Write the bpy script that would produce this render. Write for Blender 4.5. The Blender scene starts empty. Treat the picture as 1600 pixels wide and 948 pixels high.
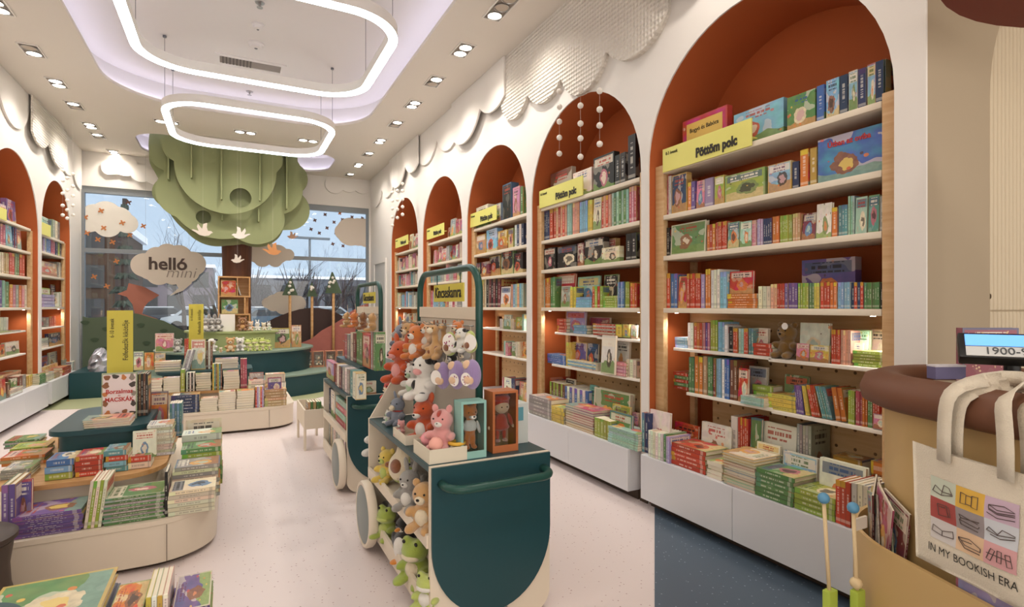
import bpy, bmesh, math, random
from mathutils import Vector, Matrix, Euler
random.seed(7)
SC = bpy.context.scene
COL = SC.collection
PI = math.pi
# ------------------------------------------------------------------ camera
FPX, CX, CY, CAMH = 850.0, 800.0, 478.0, 1.5
TH = math.atan(440 / 850.0)
SN, CS = math.sin(TH), math.cos(TH)
cam_d = bpy.data.cameras.new('camera')
cam = bpy.data.objects.new('camera', cam_d)
COL.objects.link(cam)
cam_d.sensor_width = 36.0
cam_d.lens = 36.0 * FPX / 1600.0
cam_d.shift_y = (CY - 474.0) / 1600.0
cam_d.clip_start = 0.05
cam.location = (0, 0, CAMH)
cam.rotation_euler = (PI / 2, 0, -TH)
SC.camera = cam
# ------------------------------------------------------------------ world, exposure
W = bpy.data.worlds.new('sky')
SC.world = W
W.use_nodes = True
_n = W.node_tree.nodes
_l = W.node_tree.links
_bg = _n['Background']
_tc = _n.new('ShaderNodeTexCoord')
_sx = _n.new('ShaderNodeSeparateXYZ')
_no = _n.new('ShaderNodeTexNoise')
_no.inputs['Scale'].default_value = 3.0
_no.inputs['Detail'].default_value = 4.0
_rp = _n.new('ShaderNodeValToRGB')
_rp.color_ramp.elements[0].position = 0.0
_rp.color_ramp.elements[0].color = (0.36, 0.42, 0.49, 1)
_rp.color_ramp.elements[1].position = 0.6
_rp.color_ramp.elements[1].color = (0.17, 0.26, 0.42, 1)
_mx = _n.new('ShaderNodeMix')
_mx.data_type = 'RGBA'
_l.new(_tc.outputs['Generated'], _sx.inputs[0])
_l.new(_tc.outputs['Generated'], _no.inputs['Vector'])
_l.new(_sx.outputs['Z'], _rp.inputs['Fac'])
_l.new(_no.outputs['Fac'], _mx.inputs['Factor'])
_l.new(_rp.outputs['Color'], _mx.inputs['A'])
_mx.inputs['B'].default_value = (0.34, 0.41, 0.50, 1)
# warm fill light added behind the viewer, as from an unseen, made-up mall
_mr = _n.new('ShaderNodeMapRange')
_mr.inputs['From Min'].default_value = -.15
_mr.inputs['From Max'].default_value = .15
_l.new(_sx.outputs['Y'], _mr.inputs['Value'])
_m2 = _n.new('ShaderNodeMix')
_m2.data_type = 'RGBA'
_m2.inputs['A'].default_value = (1.35, 1.26, 1.17, 1)
_l.new(_mr.outputs['Result'], _m2.inputs['Factor'])
_l.new(_mx.outputs['Result'], _m2.inputs['B'])
_l.new(_m2.outputs['Result'], _bg.inputs['Color'])
_bg.inputs['Strength'].default_value = 1.0
SC.view_settings.view_transform = 'Standard'
SC.view_settings.look = 'None'
SC.view_settings.gamma = 1.0
SC.view_settings.use_curve_mapping = False
SC.view_settings.exposure = 1.05
RING_E, COVE_E, SPOT_W, DISC_E = 6.0, 4.0, 27.0, 10.0
WARM = (1.0, 0.925, 0.84)
TRAY_W = 60.0
# ------------------------------------------------------------------ helpers
def lin(h):
    h = h.lstrip('#')
    return tuple((lambda v: v / 12.92 if v <= .04045 else ((v + .055) / 1.055) ** 2.4)(int(h[i:i + 2], 16) / 255.) for i in (0, 2, 4)) + (1.0,)

MATS = {}
def mat(name, hexc, rough=0.55, bump=0.0, bscale=40.0, metal=0.0, spec=0.4, emit=None, var=0.0, sheen=0.0, vscale=6.0):
    if name in MATS:
        return MATS[name]
    m = bpy.data.materials.new(name)
    m.use_nodes = True
    nt = m.node_tree
    b = nt.nodes['Principled BSDF']
    c = lin(hexc)
    b.inputs['Base Color'].default_value = c
    b.inputs['Roughness'].default_value = rough
    b.inputs['Metallic'].default_value = metal
    b.inputs['Specular IOR Level'].default_value = spec
    if sheen:
        b.inputs['Sheen Weight'].default_value = sheen
    if emit:
        b.inputs['Emission Color'].default_value = c
        b.inputs['Emission Strength'].default_value = emit
    if var or bump:
        tc = nt.nodes.new('ShaderNodeTexCoord')
        no = nt.nodes.new('ShaderNodeTexNoise')
        no.inputs['Detail'].default_value = 3.0
        nt.links.new(tc.outputs['Object'], no.inputs['Vector'])
        no.inputs['Scale'].default_value = vscale
        if var:
            hs = nt.nodes.new('ShaderNodeHueSaturation')
            hs.inputs['Color'].default_value = c
            mr = nt.nodes.new('ShaderNodeMapRange')
            mr.inputs['To Min'].default_value = 1 - var
            mr.inputs['To Max'].default_value = 1 + var
            nt.links.new(no.outputs['Fac'], mr.inputs['Value'])
            nt.links.new(mr.outputs['Result'], hs.inputs['Value'])
            nt.links.new(hs.outputs['Color'], b.inputs['Base Color'])
        if bump:
            n2 = nt.nodes.new('ShaderNodeTexNoise')
            n2.inputs['Scale'].default_value = bscale
            n2.inputs['Detail'].default_value = 3.0
            nt.links.new(tc.outputs['Object'], n2.inputs['Vector'])
            bp = nt.nodes.new('ShaderNodeBump')
            bp.inputs['Strength'].default_value = bump
            bp.inputs['Distance'].default_value = 0.01
            nt.links.new(n2.outputs['Fac'], bp.inputs['Height'])
            nt.links.new(bp.outputs['Normal'], b.inputs['Normal'])
    MATS[name] = m
    return m

def wood(name, h1, h2, scale=1.0, rough=0.5, axis=(1, 12, 12)):
    if name in MATS:
        return MATS[name]
    m = mat(name, h1, rough)
    nt = m.node_tree
    b = nt.nodes['Principled BSDF']
    tc = nt.nodes.new('ShaderNodeTexCoord')
    mp = nt.nodes.new('ShaderNodeMapping')
    mp.inputs['Scale'].default_value = [a * scale for a in axis]
    no = nt.nodes.new('ShaderNodeTexNoise')
    no.inputs['Scale'].default_value = 2.5
    no.inputs['Detail'].default_value = 4
    no.inputs['Distortion'].default_value = 0.6
    rp = nt.nodes.new('ShaderNodeValToRGB')
    rp.color_ramp.elements[0].color = lin(h1)
    rp.color_ramp.elements[1].color = lin(h2)
    rp.color_ramp.elements[0].position = .35
    rp.color_ramp.elements[1].position = .68
    nt.links.new(tc.outputs['Object'], mp.inputs['Vector'])
    nt.links.new(mp.outputs['Vector'], no.inputs['Vector'])
    nt.links.new(no.outputs['Fac'], rp.inputs['Fac'])
    nt.links.new(rp.outputs['Color'], b.inputs['Base Color'])
    return m

def setm(o, *ms):
    for m in ms:
        o.data.materials.append(m)

def tag(o, label=None, cat=None, group=None, kind=None):
    if label: o['label'] = label
    if cat: o['category'] = cat
    if group: o['group'] = group
    if kind: o['kind'] = kind
    return o

def link(name, me, parent=None):
    o = bpy.data.objects.new(name, me)
    COL.objects.link(o)
    if parent is not None:
        o.parent = parent
    return o

def obj(name, bm, m=None, parent=None, smooth=False, ms=None):
    bmesh.ops.recalc_face_normals(bm, faces=bm.faces[:])
    me = bpy.data.meshes.new(name)
    bm.to_mesh(me)
    bm.free()
    if smooth:
        me.polygons.foreach_set('use_smooth', [True] * len(me.polygons))
        if smooth != 'all':
            try:
                me.set_sharp_from_angle(angle=math.radians(40))
            except Exception:
                pass
    o = link(name, me, parent)
    for x in (ms or ([m] if m else [])):
        me.materials.append(x)
    return o

def empty(name, label, cat, loc=(0, 0, 0), rz=0.0, group=None):
    o = bpy.data.objects.new(name, None)
    o.empty_display_size = 0.05
    COL.objects.link(o)
    o.location = loc
    o.rotation_euler = (0, 0, rz)
    return tag(o, label, cat, group)

def struct(o):
    o['kind'] = 'structure'
    return o

def copy_tree(o, parent=None, parent_is_copy=False):
    c = o.copy()
    COL.objects.link(c)
    if parent_is_copy:
        c.parent = parent
    for ch in list(o.children):
        copy_tree(ch, c, True)
    return c

def NB():
    return bmesh.new()

def add_box(bm, x0, x1, y0, y1, z0, z1, bev=0.0, mi=0, M=None):
    v = [bm.verts.new(p) for p in ((x0, y0, z0), (x1, y0, z0), (x1, y1, z0), (x0, y1, z0), (x0, y0, z1), (x1, y0, z1), (x1, y1, z1), (x0, y1, z1))]
    fs = [bm.faces.new([v[i] for i in q]) for q in ((3, 2, 1, 0), (4, 5, 6, 7), (0, 1, 5, 4), (1, 2, 6, 5), (2, 3, 7, 6), (3, 0, 4, 7))]
    for f in fs: f.material_index = mi
    if bev:
        es = list({e for f in fs for e in f.edges})
        r = bmesh.ops.bevel(bm, geom=es, offset=bev, segments=2, affect='EDGES', profile=.6)
        for f in r['faces']: f.material_index = mi
        v = list({x for f in bm.faces if f.is_valid for x in f.verts}) if M else v
    if M:
        bmesh.ops.transform(bm, matrix=M, verts=[x for x in v if x.is_valid])
    return fs

def box(name, x0, x1, y0, y1, z0, z1, m, parent=None, bev=0.0):
    bm = NB()
    add_box(bm, x0, x1, y0, y1, z0, z1, bev)
    return obj(name, bm, m, parent, smooth=bool(bev))

def add_cyl(bm, c, r0, r1, h, seg=24, M=None, cap=True):
    """cone along +Z from c"""
    a = [bm.verts.new((c[0] + r0 * math.cos(2 * PI * i / seg), c[1] + r0 * math.sin(2 * PI * i / seg), c[2])) for i in range(seg)]
    b = [bm.verts.new((c[0] + r1 * math.cos(2 * PI * i / seg), c[1] + r1 * math.sin(2 * PI * i / seg), c[2] + h)) for i in range(seg)]
    for i in range(seg):
        j = (i + 1) % seg
        bm.faces.new((a[i], a[j], b[j], b[i]))
    if cap:
        bm.faces.new(a[::-1]); bm.faces.new(b)
    if M:
        bmesh.ops.transform(bm, matrix=M, verts=a + b)

def add_lathe(bm, prof, c=(0, 0, 0), seg=32, cap=True):
    rings = []
    for r, z in prof:
        rings.append([bm.verts.new((c[0] + r * math.cos(2 * PI * i / seg), c[1] + r * math.sin(2 * PI * i / seg), c[2] + z)) for i in range(seg)])
    for a, b in zip(rings, rings[1:]):
        for i in range(seg):
            j = (i + 1) % seg
            bm.faces.new((a[i], a[j], b[j], b[i]))
    if cap:
        bm.faces.new(rings[0][::-1]); bm.faces.new(rings[-1])

def add_tube(bm, pts, r, seg=10, closed=False):
    pts = [Vector(p) for p in pts]
    rings = []
    n = len(pts)
    up = None
    for i, p in enumerate(pts):
        if closed:
            t = (pts[(i + 1) % n] - pts[i - 1]).normalized()
        else:
            t = (pts[min(i + 1, n - 1)] - pts[max(i - 1, 0)]).normalized()
        if up is None:
            up = Vector((0, 0, 1)) if abs(t.z) < .9 else Vector((1, 0, 0))
        a = t.cross(up)
        if a.length < 1e-5: a = t.cross(Vector((0, 1, 0)))
        a.normalize()
        b = t.cross(a).normalized()
        up = -b if b.dot(up) < 0 else b
        rr = r[i] if isinstance(r, (list, tuple)) else r
        rings.append([bm.verts.new(p + rr * (a * math.cos(2 * PI * k / seg) + b * math.sin(2 * PI * k / seg))) for k in range(seg)])
    m = n if closed else n - 1
    for i in range(m):
        A, B = rings[i], rings[(i + 1) % n]
        for k in range(seg):
            j = (k + 1) % seg
            try: bm.faces.new((A[k], A[j], B[j], B[k]))
            except ValueError: pass
    if not closed:
        bm.faces.new(rings[0][::-1]); bm.faces.new(rings[-1])

def arc_pts(c, r, a0, a1, n):
    return [(c[0] + r * math.cos(a0 + (a1 - a0) * i / n), c[1] + r * math.sin(a0 + (a1 - a0) * i / n)) for i in range(n + 1)]

def rrect(x0, x1, y0, y1, r, n=8):
    p = []
    for cx, cy, a in ((x1 - r, y1 - r, 0), (x0 + r, y1 - r, PI / 2), (x0 + r, y0 + r, PI), (x1 - r, y0 + r, 1.5 * PI)):
        p += arc_pts((cx, cy), r, a, a + PI / 2, n)
    return p

def add_prism(bm, poly, holes, f0, f1, mi=0, side_mi=None, caps=(True, True)):
    """poly, holes: lists of 2-D points; f0/f1 map (u,v) to 3-D for the two faces"""
    loops0, loops1 = [], []
    for lp in [poly] + list(holes):
        loops0.append([bm.verts.new(f0(*p)) for p in lp])
        loops1.append([bm.verts.new(f1(*p)) for p in lp])
    for which, loops in ((0, loops0), (1, loops1)):
        es = []
        for lp in loops:
            for i in range(len(lp)):
                a, b = lp[i], lp[(i + 1) % len(lp)]
                es.append(bm.edges.get((a, b)) or bm.edges.new((a, b)))
        if caps[which]:
            if len(loops) == 1 and False:
                pass
            r = bmesh.ops.triangle_fill(bm, use_beauty=True, use_dissolve=False, edges=es)
            for g in r['geom']:
                if isinstance(g, bmesh.types.BMFace): g.material_index = mi
    for A, B in zip(loops0, loops1):
        for i in range(len(A)):
            j = (i + 1) % len(A)
            f = bm.faces.new((A[i], A[j], B[j], B[i]))
            f.material_index = mi if side_mi is None else side_mi

def prism_z(name, poly, z0, z1, m, parent=None, holes=(), smooth=True):
    bm = NB()
    add_prism(bm, poly, holes, lambda u, v: (u, v, z0), lambda u, v: (u, v, z1))
    return obj(name, bm, m, parent, smooth=smooth)

def prism_y(name, poly, y0, y1, m, parent=None, holes=(), smooth=True):
    bm = NB()
    add_prism(bm, poly, holes, lambda u, v: (u, y0, v), lambda u, v: (u, y1, v))
    return obj(name, bm, m, parent, smooth=smooth)

def prism_x(name, poly, x0, x1, m, parent=None, holes=(), smooth=True):
    bm = NB()
    add_prism(bm, poly, holes, lambda u, v: (x0, u, v), lambda u, v: (x1, u, v))
    return obj(name, bm, m, parent, smooth=smooth)

def cloud_poly(circles, n=90, flat=None, c=None):
    """outline of a union of circles, seen from the point c"""
    cx = c[0] if c else sum(q[0] for q in circles) / len(circles)
    cy = c[1] if c else sum(q[1] for q in circles) / len(circles)
    out = []
    for k in range(n):
        a = 2 * PI * k / n
        d = (math.cos(a), math.sin(a))
        best = 0.01
        for x, y, r in circles:
            ox, oy = cx - x, cy - y
            b = ox * d[0] + oy * d[1]
            q = b * b - (ox * ox + oy * oy - r * r)
            if q > 0: best = max(best, -b + math.sqrt(q))
        p = (cx + d[0] * best, cy + d[1] * best)
        out.append(p)
    return out

def pray(px, py):
    u = (px - CX) / FPX
    v = (CY - py) / FPX
    return Vector((SN + u * CS, CS - u * SN, v))

def atY(px, py, y):
    d = pray(px, py); t = y / d.y
    return Vector((t * d.x, y, CAMH + t * d.z))

def atX(px, py, x):
    d = pray(px, py); t = x / d.x
    return Vector((x, t * d.y, CAMH + t * d.z))

def atZ(px, py, z):
    d = pray(px, py); t = (z - CAMH) / d.z
    return Vector((t * d.x, t * d.y, z))

DG = None
def text_mesh(body, size, ext=0.001, align='CENTER', bold=0.0, squeeze=1.0):
    cu = bpy.data.curves.new('lettering', 'FONT')
    cu.body = body
    cu.size = size
    cu.extrude = ext
    cu.align_x = align
    cu.align_y = 'CENTER'
    cu.offset = bold
    cu.resolution_u = 3
    o = bpy.data.objects.new('lettering', cu)
    COL.objects.link(o)
    dg = bpy.context.evaluated_depsgraph_get()
    me = bpy.data.meshes.new_from_object(o.evaluated_get(dg))
    bpy.data.objects.remove(o)
    if squeeze != 1.0:
        me.transform(Matrix.Diagonal((squeeze, 1, 1, 1)))
    me.name = 'lettering'
    return me

def lettering(body, size, M, m, parent, bold=0.0, squeeze=1.0, align='CENTER', name='lettering'):
    """M: local matrix, text lies in its XY plane, facing +Z"""
    me = text_mesh(body, size, bold=bold, squeeze=squeeze, align=align)
    me.materials.clear()
    me.materials.append(m)
    o = link(name, me, parent)
    o.matrix_local = M
    return o

def face_M(loc, rz, tilt=0.0):
    """a text or panel standing upright whose front faces local -Y after turning by rz"""
    return Matrix.Translation(loc) @ Matrix.Rotation(rz, 4, 'Z') @ Matrix.Rotation(PI / 2 + tilt, 4, 'X')
# ------------------------------------------------------------------ materials
WHITE = mat('white_paint', 'E5E0DA', .6, bump=.03, bscale=120)
CEIL = mat('ceiling_paint', 'DDD5CB', .8)
TRAYC = mat('tray_paint', 'DAD5D2', .8)
ORANGE = mat('terracotta_paint', 'B45D2E', .75, var=.04)
CREAM = mat('cream_laminate', 'DDD0BC', .42)
CAB = mat('cabinet_laminate', 'D9D9DC', .35)
TEAL = mat('teal_laminate', '1D444A', .38)
TEALM = mat('teal_metal', '1F4A42', .35)
WOOD = wood('birch_wood', 'D2B084', 'C29A6A')
SHELF = mat('shelf_cream', 'E4D8C4', .45)
BOARD = wood('oak_board', 'C79C6C', 'B5864F')
DARKW = wood('walnut_board', '5C3520', '4A2817', axis=(12, 12, 1))
BROWN = mat('brown_cushion', '6E4630', .55)
TAN = mat('tan_panel', 'C4A46E', .45)
BEIGE = mat('beige_wall', 'A8977F', .8)
BLACK = mat('black_plastic', '151515', .4)
GREY = mat('grey_metal', '6F7073', .4, metal=.5)
CHROME = mat('wire_metal', 'A8A6A2', .3, metal=.9)
YELLOW = mat('yellow_sign', 'CDBF4A', .5)
YELLOWP = mat('pale_yellow_sign', 'E2DC78', .5)
INK = mat('dark_ink', '2E2A22', .6)
GREENC = mat('green_board', '8D946A', .7, var=.03)
KICK = mat('dark_kick', '4A3B30', .6)
OFFW = mat('lamp_off', 'B8AA9A', .4)
LAMPW = mat('lamp_glow', 'FFF3E2', emit=DISC_E)
RINGG = mat('ring_glow', 'F1FCFF', emit=RING_E)
COVEG = mat('cove_glow', 'E4E3FF', emit=COVE_E)
PAPER = mat('paper_pages', 'E6DCC6', .8, bump=.3, bscale=200)
FELT = mat('white_felt', 'EDE6DC', .95, sheen=.3)

def bump_grid(name, hexc):
    m = mat(name, hexc, .6)
    nt = m.node_tree
    b = nt.nodes['Principled BSDF']
    tc = nt.nodes.new('ShaderNodeTexCoord')
    vo = nt.nodes.new('ShaderNodeTexVoronoi')
    vo.inputs['Randomness'].default_value = 0.0
    vo.inputs['Scale'].default_value = 26.0
    nt.links.new(tc.outputs['Object'], vo.inputs['Vector'])
    bp = nt.nodes.new('ShaderNodeBump')
    bp.inputs['Strength'].default_value = 1.0
    bp.inputs['Distance'].default_value = 0.03
    nt.links.new(vo.outputs['Distance'], bp.inputs['Height'])
    nt.links.new(bp.outputs['Normal'], b.inputs['Normal'])
    return m
EMBOSS = bump_grid('embossed_white', 'E6DFD4')

def speckle(name, base, dots, scale=38.0, thr=0.16):
    m = mat(name, base, .38, spec=.35)
    nt = m.node_tree
    b = nt.nodes['Principled BSDF']
    tc = nt.nodes.new('ShaderNodeTexCoord')
    vo = nt.nodes.new('ShaderNodeTexVoronoi')
    vo.inputs['Scale'].default_value = scale
    nt.links.new(tc.outputs['Object'], vo.inputs['Vector'])
    lt = nt.nodes.new('ShaderNodeMath'); lt.operation = 'LESS_THAN'
    lt.inputs[1].default_value = thr
    nt.links.new(vo.outputs['Distance'], lt.inputs[0])
    sp = nt.nodes.new('ShaderNodeSeparateColor')
    nt.links.new(vo.outputs['Color'], sp.inputs[0])
    g = nt.nodes.new('ShaderNodeMath'); g.operation = 'GREATER_THAN'; g.inputs[1].default_value = .5
    nt.links.new(sp.outputs[0], g.inputs[0])
    mu = nt.nodes.new('ShaderNodeMath'); mu.operation = 'MULTIPLY'
    nt.links.new(lt.outputs[0], mu.inputs[0]); nt.links.new(g.outputs[0], mu.inputs[1])
    mx = nt.nodes.new('ShaderNodeMix'); mx.data_type = 'RGBA'
    mx.inputs['A'].default_value = lin(base); mx.inputs['B'].default_value = lin(dots)
    nt.links.new(mu.outputs[0], mx.inputs['Factor'])
    nt.links.new(mx.outputs['Result'], b.inputs['Base Color'])
    return m
FLOORP = speckle('pink_rubber_floor', 'DDD0CD', 'B39896')
FLOORB = speckle('blue_rubber_floor', '505E6C', '8C99A4')
FLOORG = speckle('green_rubber_floor', 'A9AC84', '8C9068')
# ================================================================== the room
XL, XR, YB, ZC = -2.42, 2.82, 12.4, 4.33
ALC = .55
R_ARCH = [(2.333, .862, 2.54), (4.14, .862, 2.55), (5.94, .83, 2.59), (7.80, .865, 2.58), (9.78, .866, 2.61)]
L_ARCH = [(8.97, 1.0, 2.46), (10.90, .80, 2.66)]

fl = box('floor', -3.2, 5.3, -3.2, 12.42, -.12, 0, FLOORP); struct(fl)
fb = prism_z('floor_blue', [(.2, .222), (2.95, 3.27), (2.95, 1.3), (5.2, 1.3), (5.2, -2.9), (.2, -2.9)], -.05, .003, FLOORB, smooth=False); struct(fb)
fg = prism_z('floor_green', [(-2.40, 10.05), (-1.2, 9.75), (.2, 9.35), (1.1, 9.2), (1.9, 9.9), (2.7, 10.6), (2.7, 12.38), (-2.40, 12.38)], -.05, .003, FLOORG, smooth=False); struct(fg)

def arch_notches(arches, y_from, y_to, ztop):
    """outline (y, z) of a wall with arched openings that reach the floor"""
    p = [(y_from, ztop), (y_from, 0)]
    for c, r, s in arches:
        p += [(c - r, 0)]
        p += [(c - r * math.cos(a), s + r * math.sin(a)) for a in [PI * k / 28 for k in range(29)]]
        p += [(c + r, 0)]
    return p + [(y_to, 0), (y_to, ztop)]

def arch_outline(c, r, s, n=28):
    return [(c - r, 0.0)] + [(c - r * math.cos(PI * k / n), s + r * math.sin(PI * k / n)) for k in range(n + 1)] + [(c + r, 0.0)]

def arched_wall(name, x, xb, arches, y0, y1):
    bm = NB()
    add_prism(bm, arch_notches(arches, y0, y1, ZC), [], lambda u, v: (x, u, v), lambda u, v: (x + (.012 if xb > x else -.012), u, v))
    struct(obj(name, bm, WHITE))
    for k, (c, r, s) in enumerate(arches):
        bm = NB()
        add_prism(bm, arch_outline(c, r, s), [], lambda u, v: (x + (.012 if xb > x else -.012), u, v), lambda u, v: (xb, u, v), caps=(False, True))
        struct(obj('wall_%s_niche_%d' % (name.split('_')[1], k + 1), bm, ORANGE, smooth=True))

arched_wall('wall_right', XR, XR + ALC, R_ARCH, 1.336, YB)
arched_wall('wall_left', XL, XL - ALC, L_ARCH, -3.0, YB)
# far wall: the band over the window and the sill below it
WX0, WX1, WZ0, WZ1 = XL, 2.78, .08, 3.70
bm = NB()
add_prism(bm, [(XL, 0), (XR, 0), (XR, ZC), (XL, ZC)], [[(WX0 + .005, WZ0), (WX1, WZ0), (WX1, WZ1), (WX0 + .005, WZ1)]], lambda u, v: (u, YB, v), lambda u, v: (u, YB + .16, v))
struct(obj('wall_back', bm, WHITE))
struct(box('wall_front', -3.2, 5.3, -3.1, -3.0, 3.3, ZC, WHITE))
# the return wall beyond the till with its fluted arched door
AX, AR, AS = 4.22, .8, 2.55
bm = NB()
po = [(XR + .012, 0)] + [(AX - AR, 0)] + [(AX - AR * math.cos(PI * k / 28), AS + AR * math.sin(PI * k / 28)) for k in range(29)] + [(AX + AR, 0), (5.25, 0), (5.25, ZC), (XR + .012, ZC)]
add_prism(bm, po, [], lambda u, v: (u, 1.336, v), lambda u, v: (u, 1.39, v))
struct(obj('wall_return', bm, BEIGE))
struct(box('wall_side', 5.2, 5.3, -3.0, 1.39, 0, ZC, BEIGE))
dr = struct(prism_y('door_2', [(AX - AR, 0)] + [(AX - AR * math.cos(PI * k / 28), AS + AR * math.sin(PI * k / 28)) for k in range(29)] + [(AX + AR, 0)], 1.386, 1.40, mat('door_paint', 'B9A88E', .6)))
bm = NB()
x = AX - AR + .03
while x < AX + AR:
    h = AS + math.sqrt(max(0, AR * AR - (x - AX) ** 2)) - .02
    for z0, z1 in ((.02, 1.47), (1.48, h)):
        v = [bm.verts.new((x + .017 * math.cos(a), 1.386 - .017 * math.sin(a), z)) for z in (z0, z1) for a in [PI * k / 6 for k in range(7)]]
        for k in range(6):
            bm.faces.new((v[k], v[k + 1], v[k + 8], v[k + 7]))
        bm.faces.new(v[:7]); bm.faces.new(v[7:])
    x += .044
obj('fluting', bm, mat('door_flute', 'CBBBA0', .55), dr, smooth=True)
bm = NB()
add_cyl(bm, (0, 0, 0), .014, .014, .03, 14, Matrix.Translation((AX - AR + .055, 1.386, 1.55)) @ Matrix.Rotation(PI / 2, 4, 'X'))
obj('handle', bm, mat('bronze_metal', '5A4A38', .4, metal=.7), dr, smooth=True)

# ---- ceiling: lower soffit with two glowing trays
TRAYS = [(-1.40, 1.86, 2.2, 9.05, .95), (-1.42, 1.82, 10.62, 12.15, .45)]
bm = NB()
add_prism(bm, [(-3.2, -3.1), (5.3, -3.1), (5.3, 1.39), (XR + .01, 1.39), (XR + .01, YB + .05), (-3.2, YB + .05)], [rrect(*t, n=12) for t in TRAYS], lambda u, v: (u, v, ZC), lambda u, v: (u, v, ZC + .04))
struct(obj('ceiling', bm, CEIL))
for k, (x0, x1, y0, y1, r) in enumerate(TRAYS):
    o = .2
    bm = NB()
    out = rrect(x0 - o, x1 + o, y0 - o, y1 + o, r + o, n=12)
    add_prism(bm, out, [], lambda u, v: (u, v, ZC + .04), lambda u, v: (u, v, ZC + .34), caps=(False, True))
    struct(obj('ceiling_tray_%d' % (k + 1), bm, TRAYC, smooth=True))
    bm = NB()
    q = .11
    A = rrect(x0 - q, x1 + q, y0 - q, y1 + q, r + q, n=12)
    B = rrect(x0 - q - .03, x1 + q + .03, y0 - q - .03, y1 + q + .03, r + q + .03, n=12)
    add_prism(bm, B, [A], lambda u, v: (u, v, ZC + .045), lambda u, v: (u, v, ZC + .06))
    tag(obj('cove_light', bm, COVEG), ['lilac white strip glowing along the edge of the large ceiling recess', 'lilac white strip glowing in the small ceiling recess above the green tree'][k], 'light strip', 'cove lights')

# ---- recessed downlights
def downlight(x, y, along, label, nl, lit=(0, 1), spot=True):
    L = .16 * nl
    t = empty('recessed_downlight', label, 'ceiling light', (x, y, ZC), 0 if along == 'y' else PI / 2, 'recessed downlights')
    bm = NB()
    w = .082
    add_prism(bm, [(-w - .012, -L / 2 - .012), (w + .012, -L / 2 - .012), (w + .012, L / 2 + .012), (-w - .012, L / 2 + .012)], [[(-w, -L / 2), (w, -L / 2), (w, L / 2), (-w, L / 2)]], lambda u, v: (u, v, -.012), lambda u, v: (u, v, -.001))
    obj('frame', bm, WHITE, t)
    obj('recess', (lambda b: (add_box(b, -w, w, -L / 2, L / 2, -.003, -.001), b)[1])(NB()), mat('recess_grey', '8A8078', .6), t)
    for i in range(nl):
        c = -L / 2 + .16 * (i + .5)
        b = NB()
        add_lathe(b, [(.072, -.0035), (.074, -.016), (.066, -.018), (.062, -.008)], (0, c, 0), 24, cap=False)
        rim = obj('lamp_ring', b, CHROME, t, smooth=True)
        b = NB()
        add_cyl(b, (0, c, -.012), .062, .062, .007, 20)
        obj('bulb', b, LAMPW if i in lit else OFFW, rim)
    if spot:
        ld = bpy.data.lights.new('downlight_lamp', 'SPOT')
        ld.energy = SPOT_W
        ld.color = WARM
        ld.spot_size = math.radians(140)
        ld.spot_blend = .9
        ld.shadow_soft_size = .07
        lo = bpy.data.objects.new('downlight_lamp', ld)
        COL.objects.link(lo)
        lo.parent = t
        lo.location = (0, 0, -.05)
ORD = ['first', 'second', 'third', 'fourth', 'fifth', 'sixth', 'seventh', 'eighth', 'ninth', 'tenth', 'eleventh', 'twelfth', 'thirteenth', 'fourteenth', 'fifteenth', 'sixteenth', 'seventeenth', 'eighteenth', 'nineteenth', 'twentieth'] + ['number %d' % k for k in range(21, 60)]
CARD = ['no', 'one', 'two', 'three', 'four', 'five', 'six', 'seven', 'eight', 'nine', 'ten', 'eleven', 'twelve', 'thirteen', 'fourteen', 'fifteen', 'sixteen', 'seventeen', 'eighteen', 'nineteen', 'twenty']
LDL = [(15, 12, 2, (0, 1)), (62, 80, 2, (1,)), (95, 130, 2, (0, 1)), (123, 165, 2, (0,)), (150, 197, 2, (0, 1)), (165, 213, 2, (0,)), (182, 238, 2, (0, 1))]
RDL = [(797, 14, 3, (2,)), (733, 80, 2, (0, 1)), (685, 128, 2, (0,)), (648, 163, 2, (0, 1)), (620, 193, 2, (0,)), (595, 220, 2, (0, 1)), (575, 240, 2, (0,)), (557, 257, 2, (0, 1)), (543, 272, 2, (0,))]
for k, (px, py, n, lit) in enumerate(LDL):
    p = atZ(px, py, ZC)
    downlight(-1.95 if k < 6 else -1.9, p.y, 'y', '%s recessed spotlight pair from the viewer along the ceiling over the left arches' % ORD[k], n, lit)
for k, (px, py, n, lit) in enumerate(RDL):
    p = atZ(px, py, ZC)
    downlight(2.28, p.y, 'y', '%s recessed spotlight from the viewer along the ceiling over the right arches' % ORD[k], n, lit, spot=k < 8)
for k, px in enumerate((262, 383, 480)):
    p = atZ(px, 194 + (px - 262) * .128, ZC)
    downlight(p.x, 9.85, 'x', 'recessed spotlight pair in front of the green tree, %s of three from the left' % ORD[k], 2, (0, 1))
for k, (x, y) in enumerate(((-1.95, 3.9), (-1.95, 2.0), (2.3, 2.3), (2.3, .4), (-1.95, -.4), (.2, .3), (3.6, -.6), (.3, -1.6))):  # unseen lamps added to light the near end of the room
    downlight(x, y, 'y', 'unseen recessed spotlight pair added above and behind the viewer, %s of eight' % ORD[k], 2, (0, 1))

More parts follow.
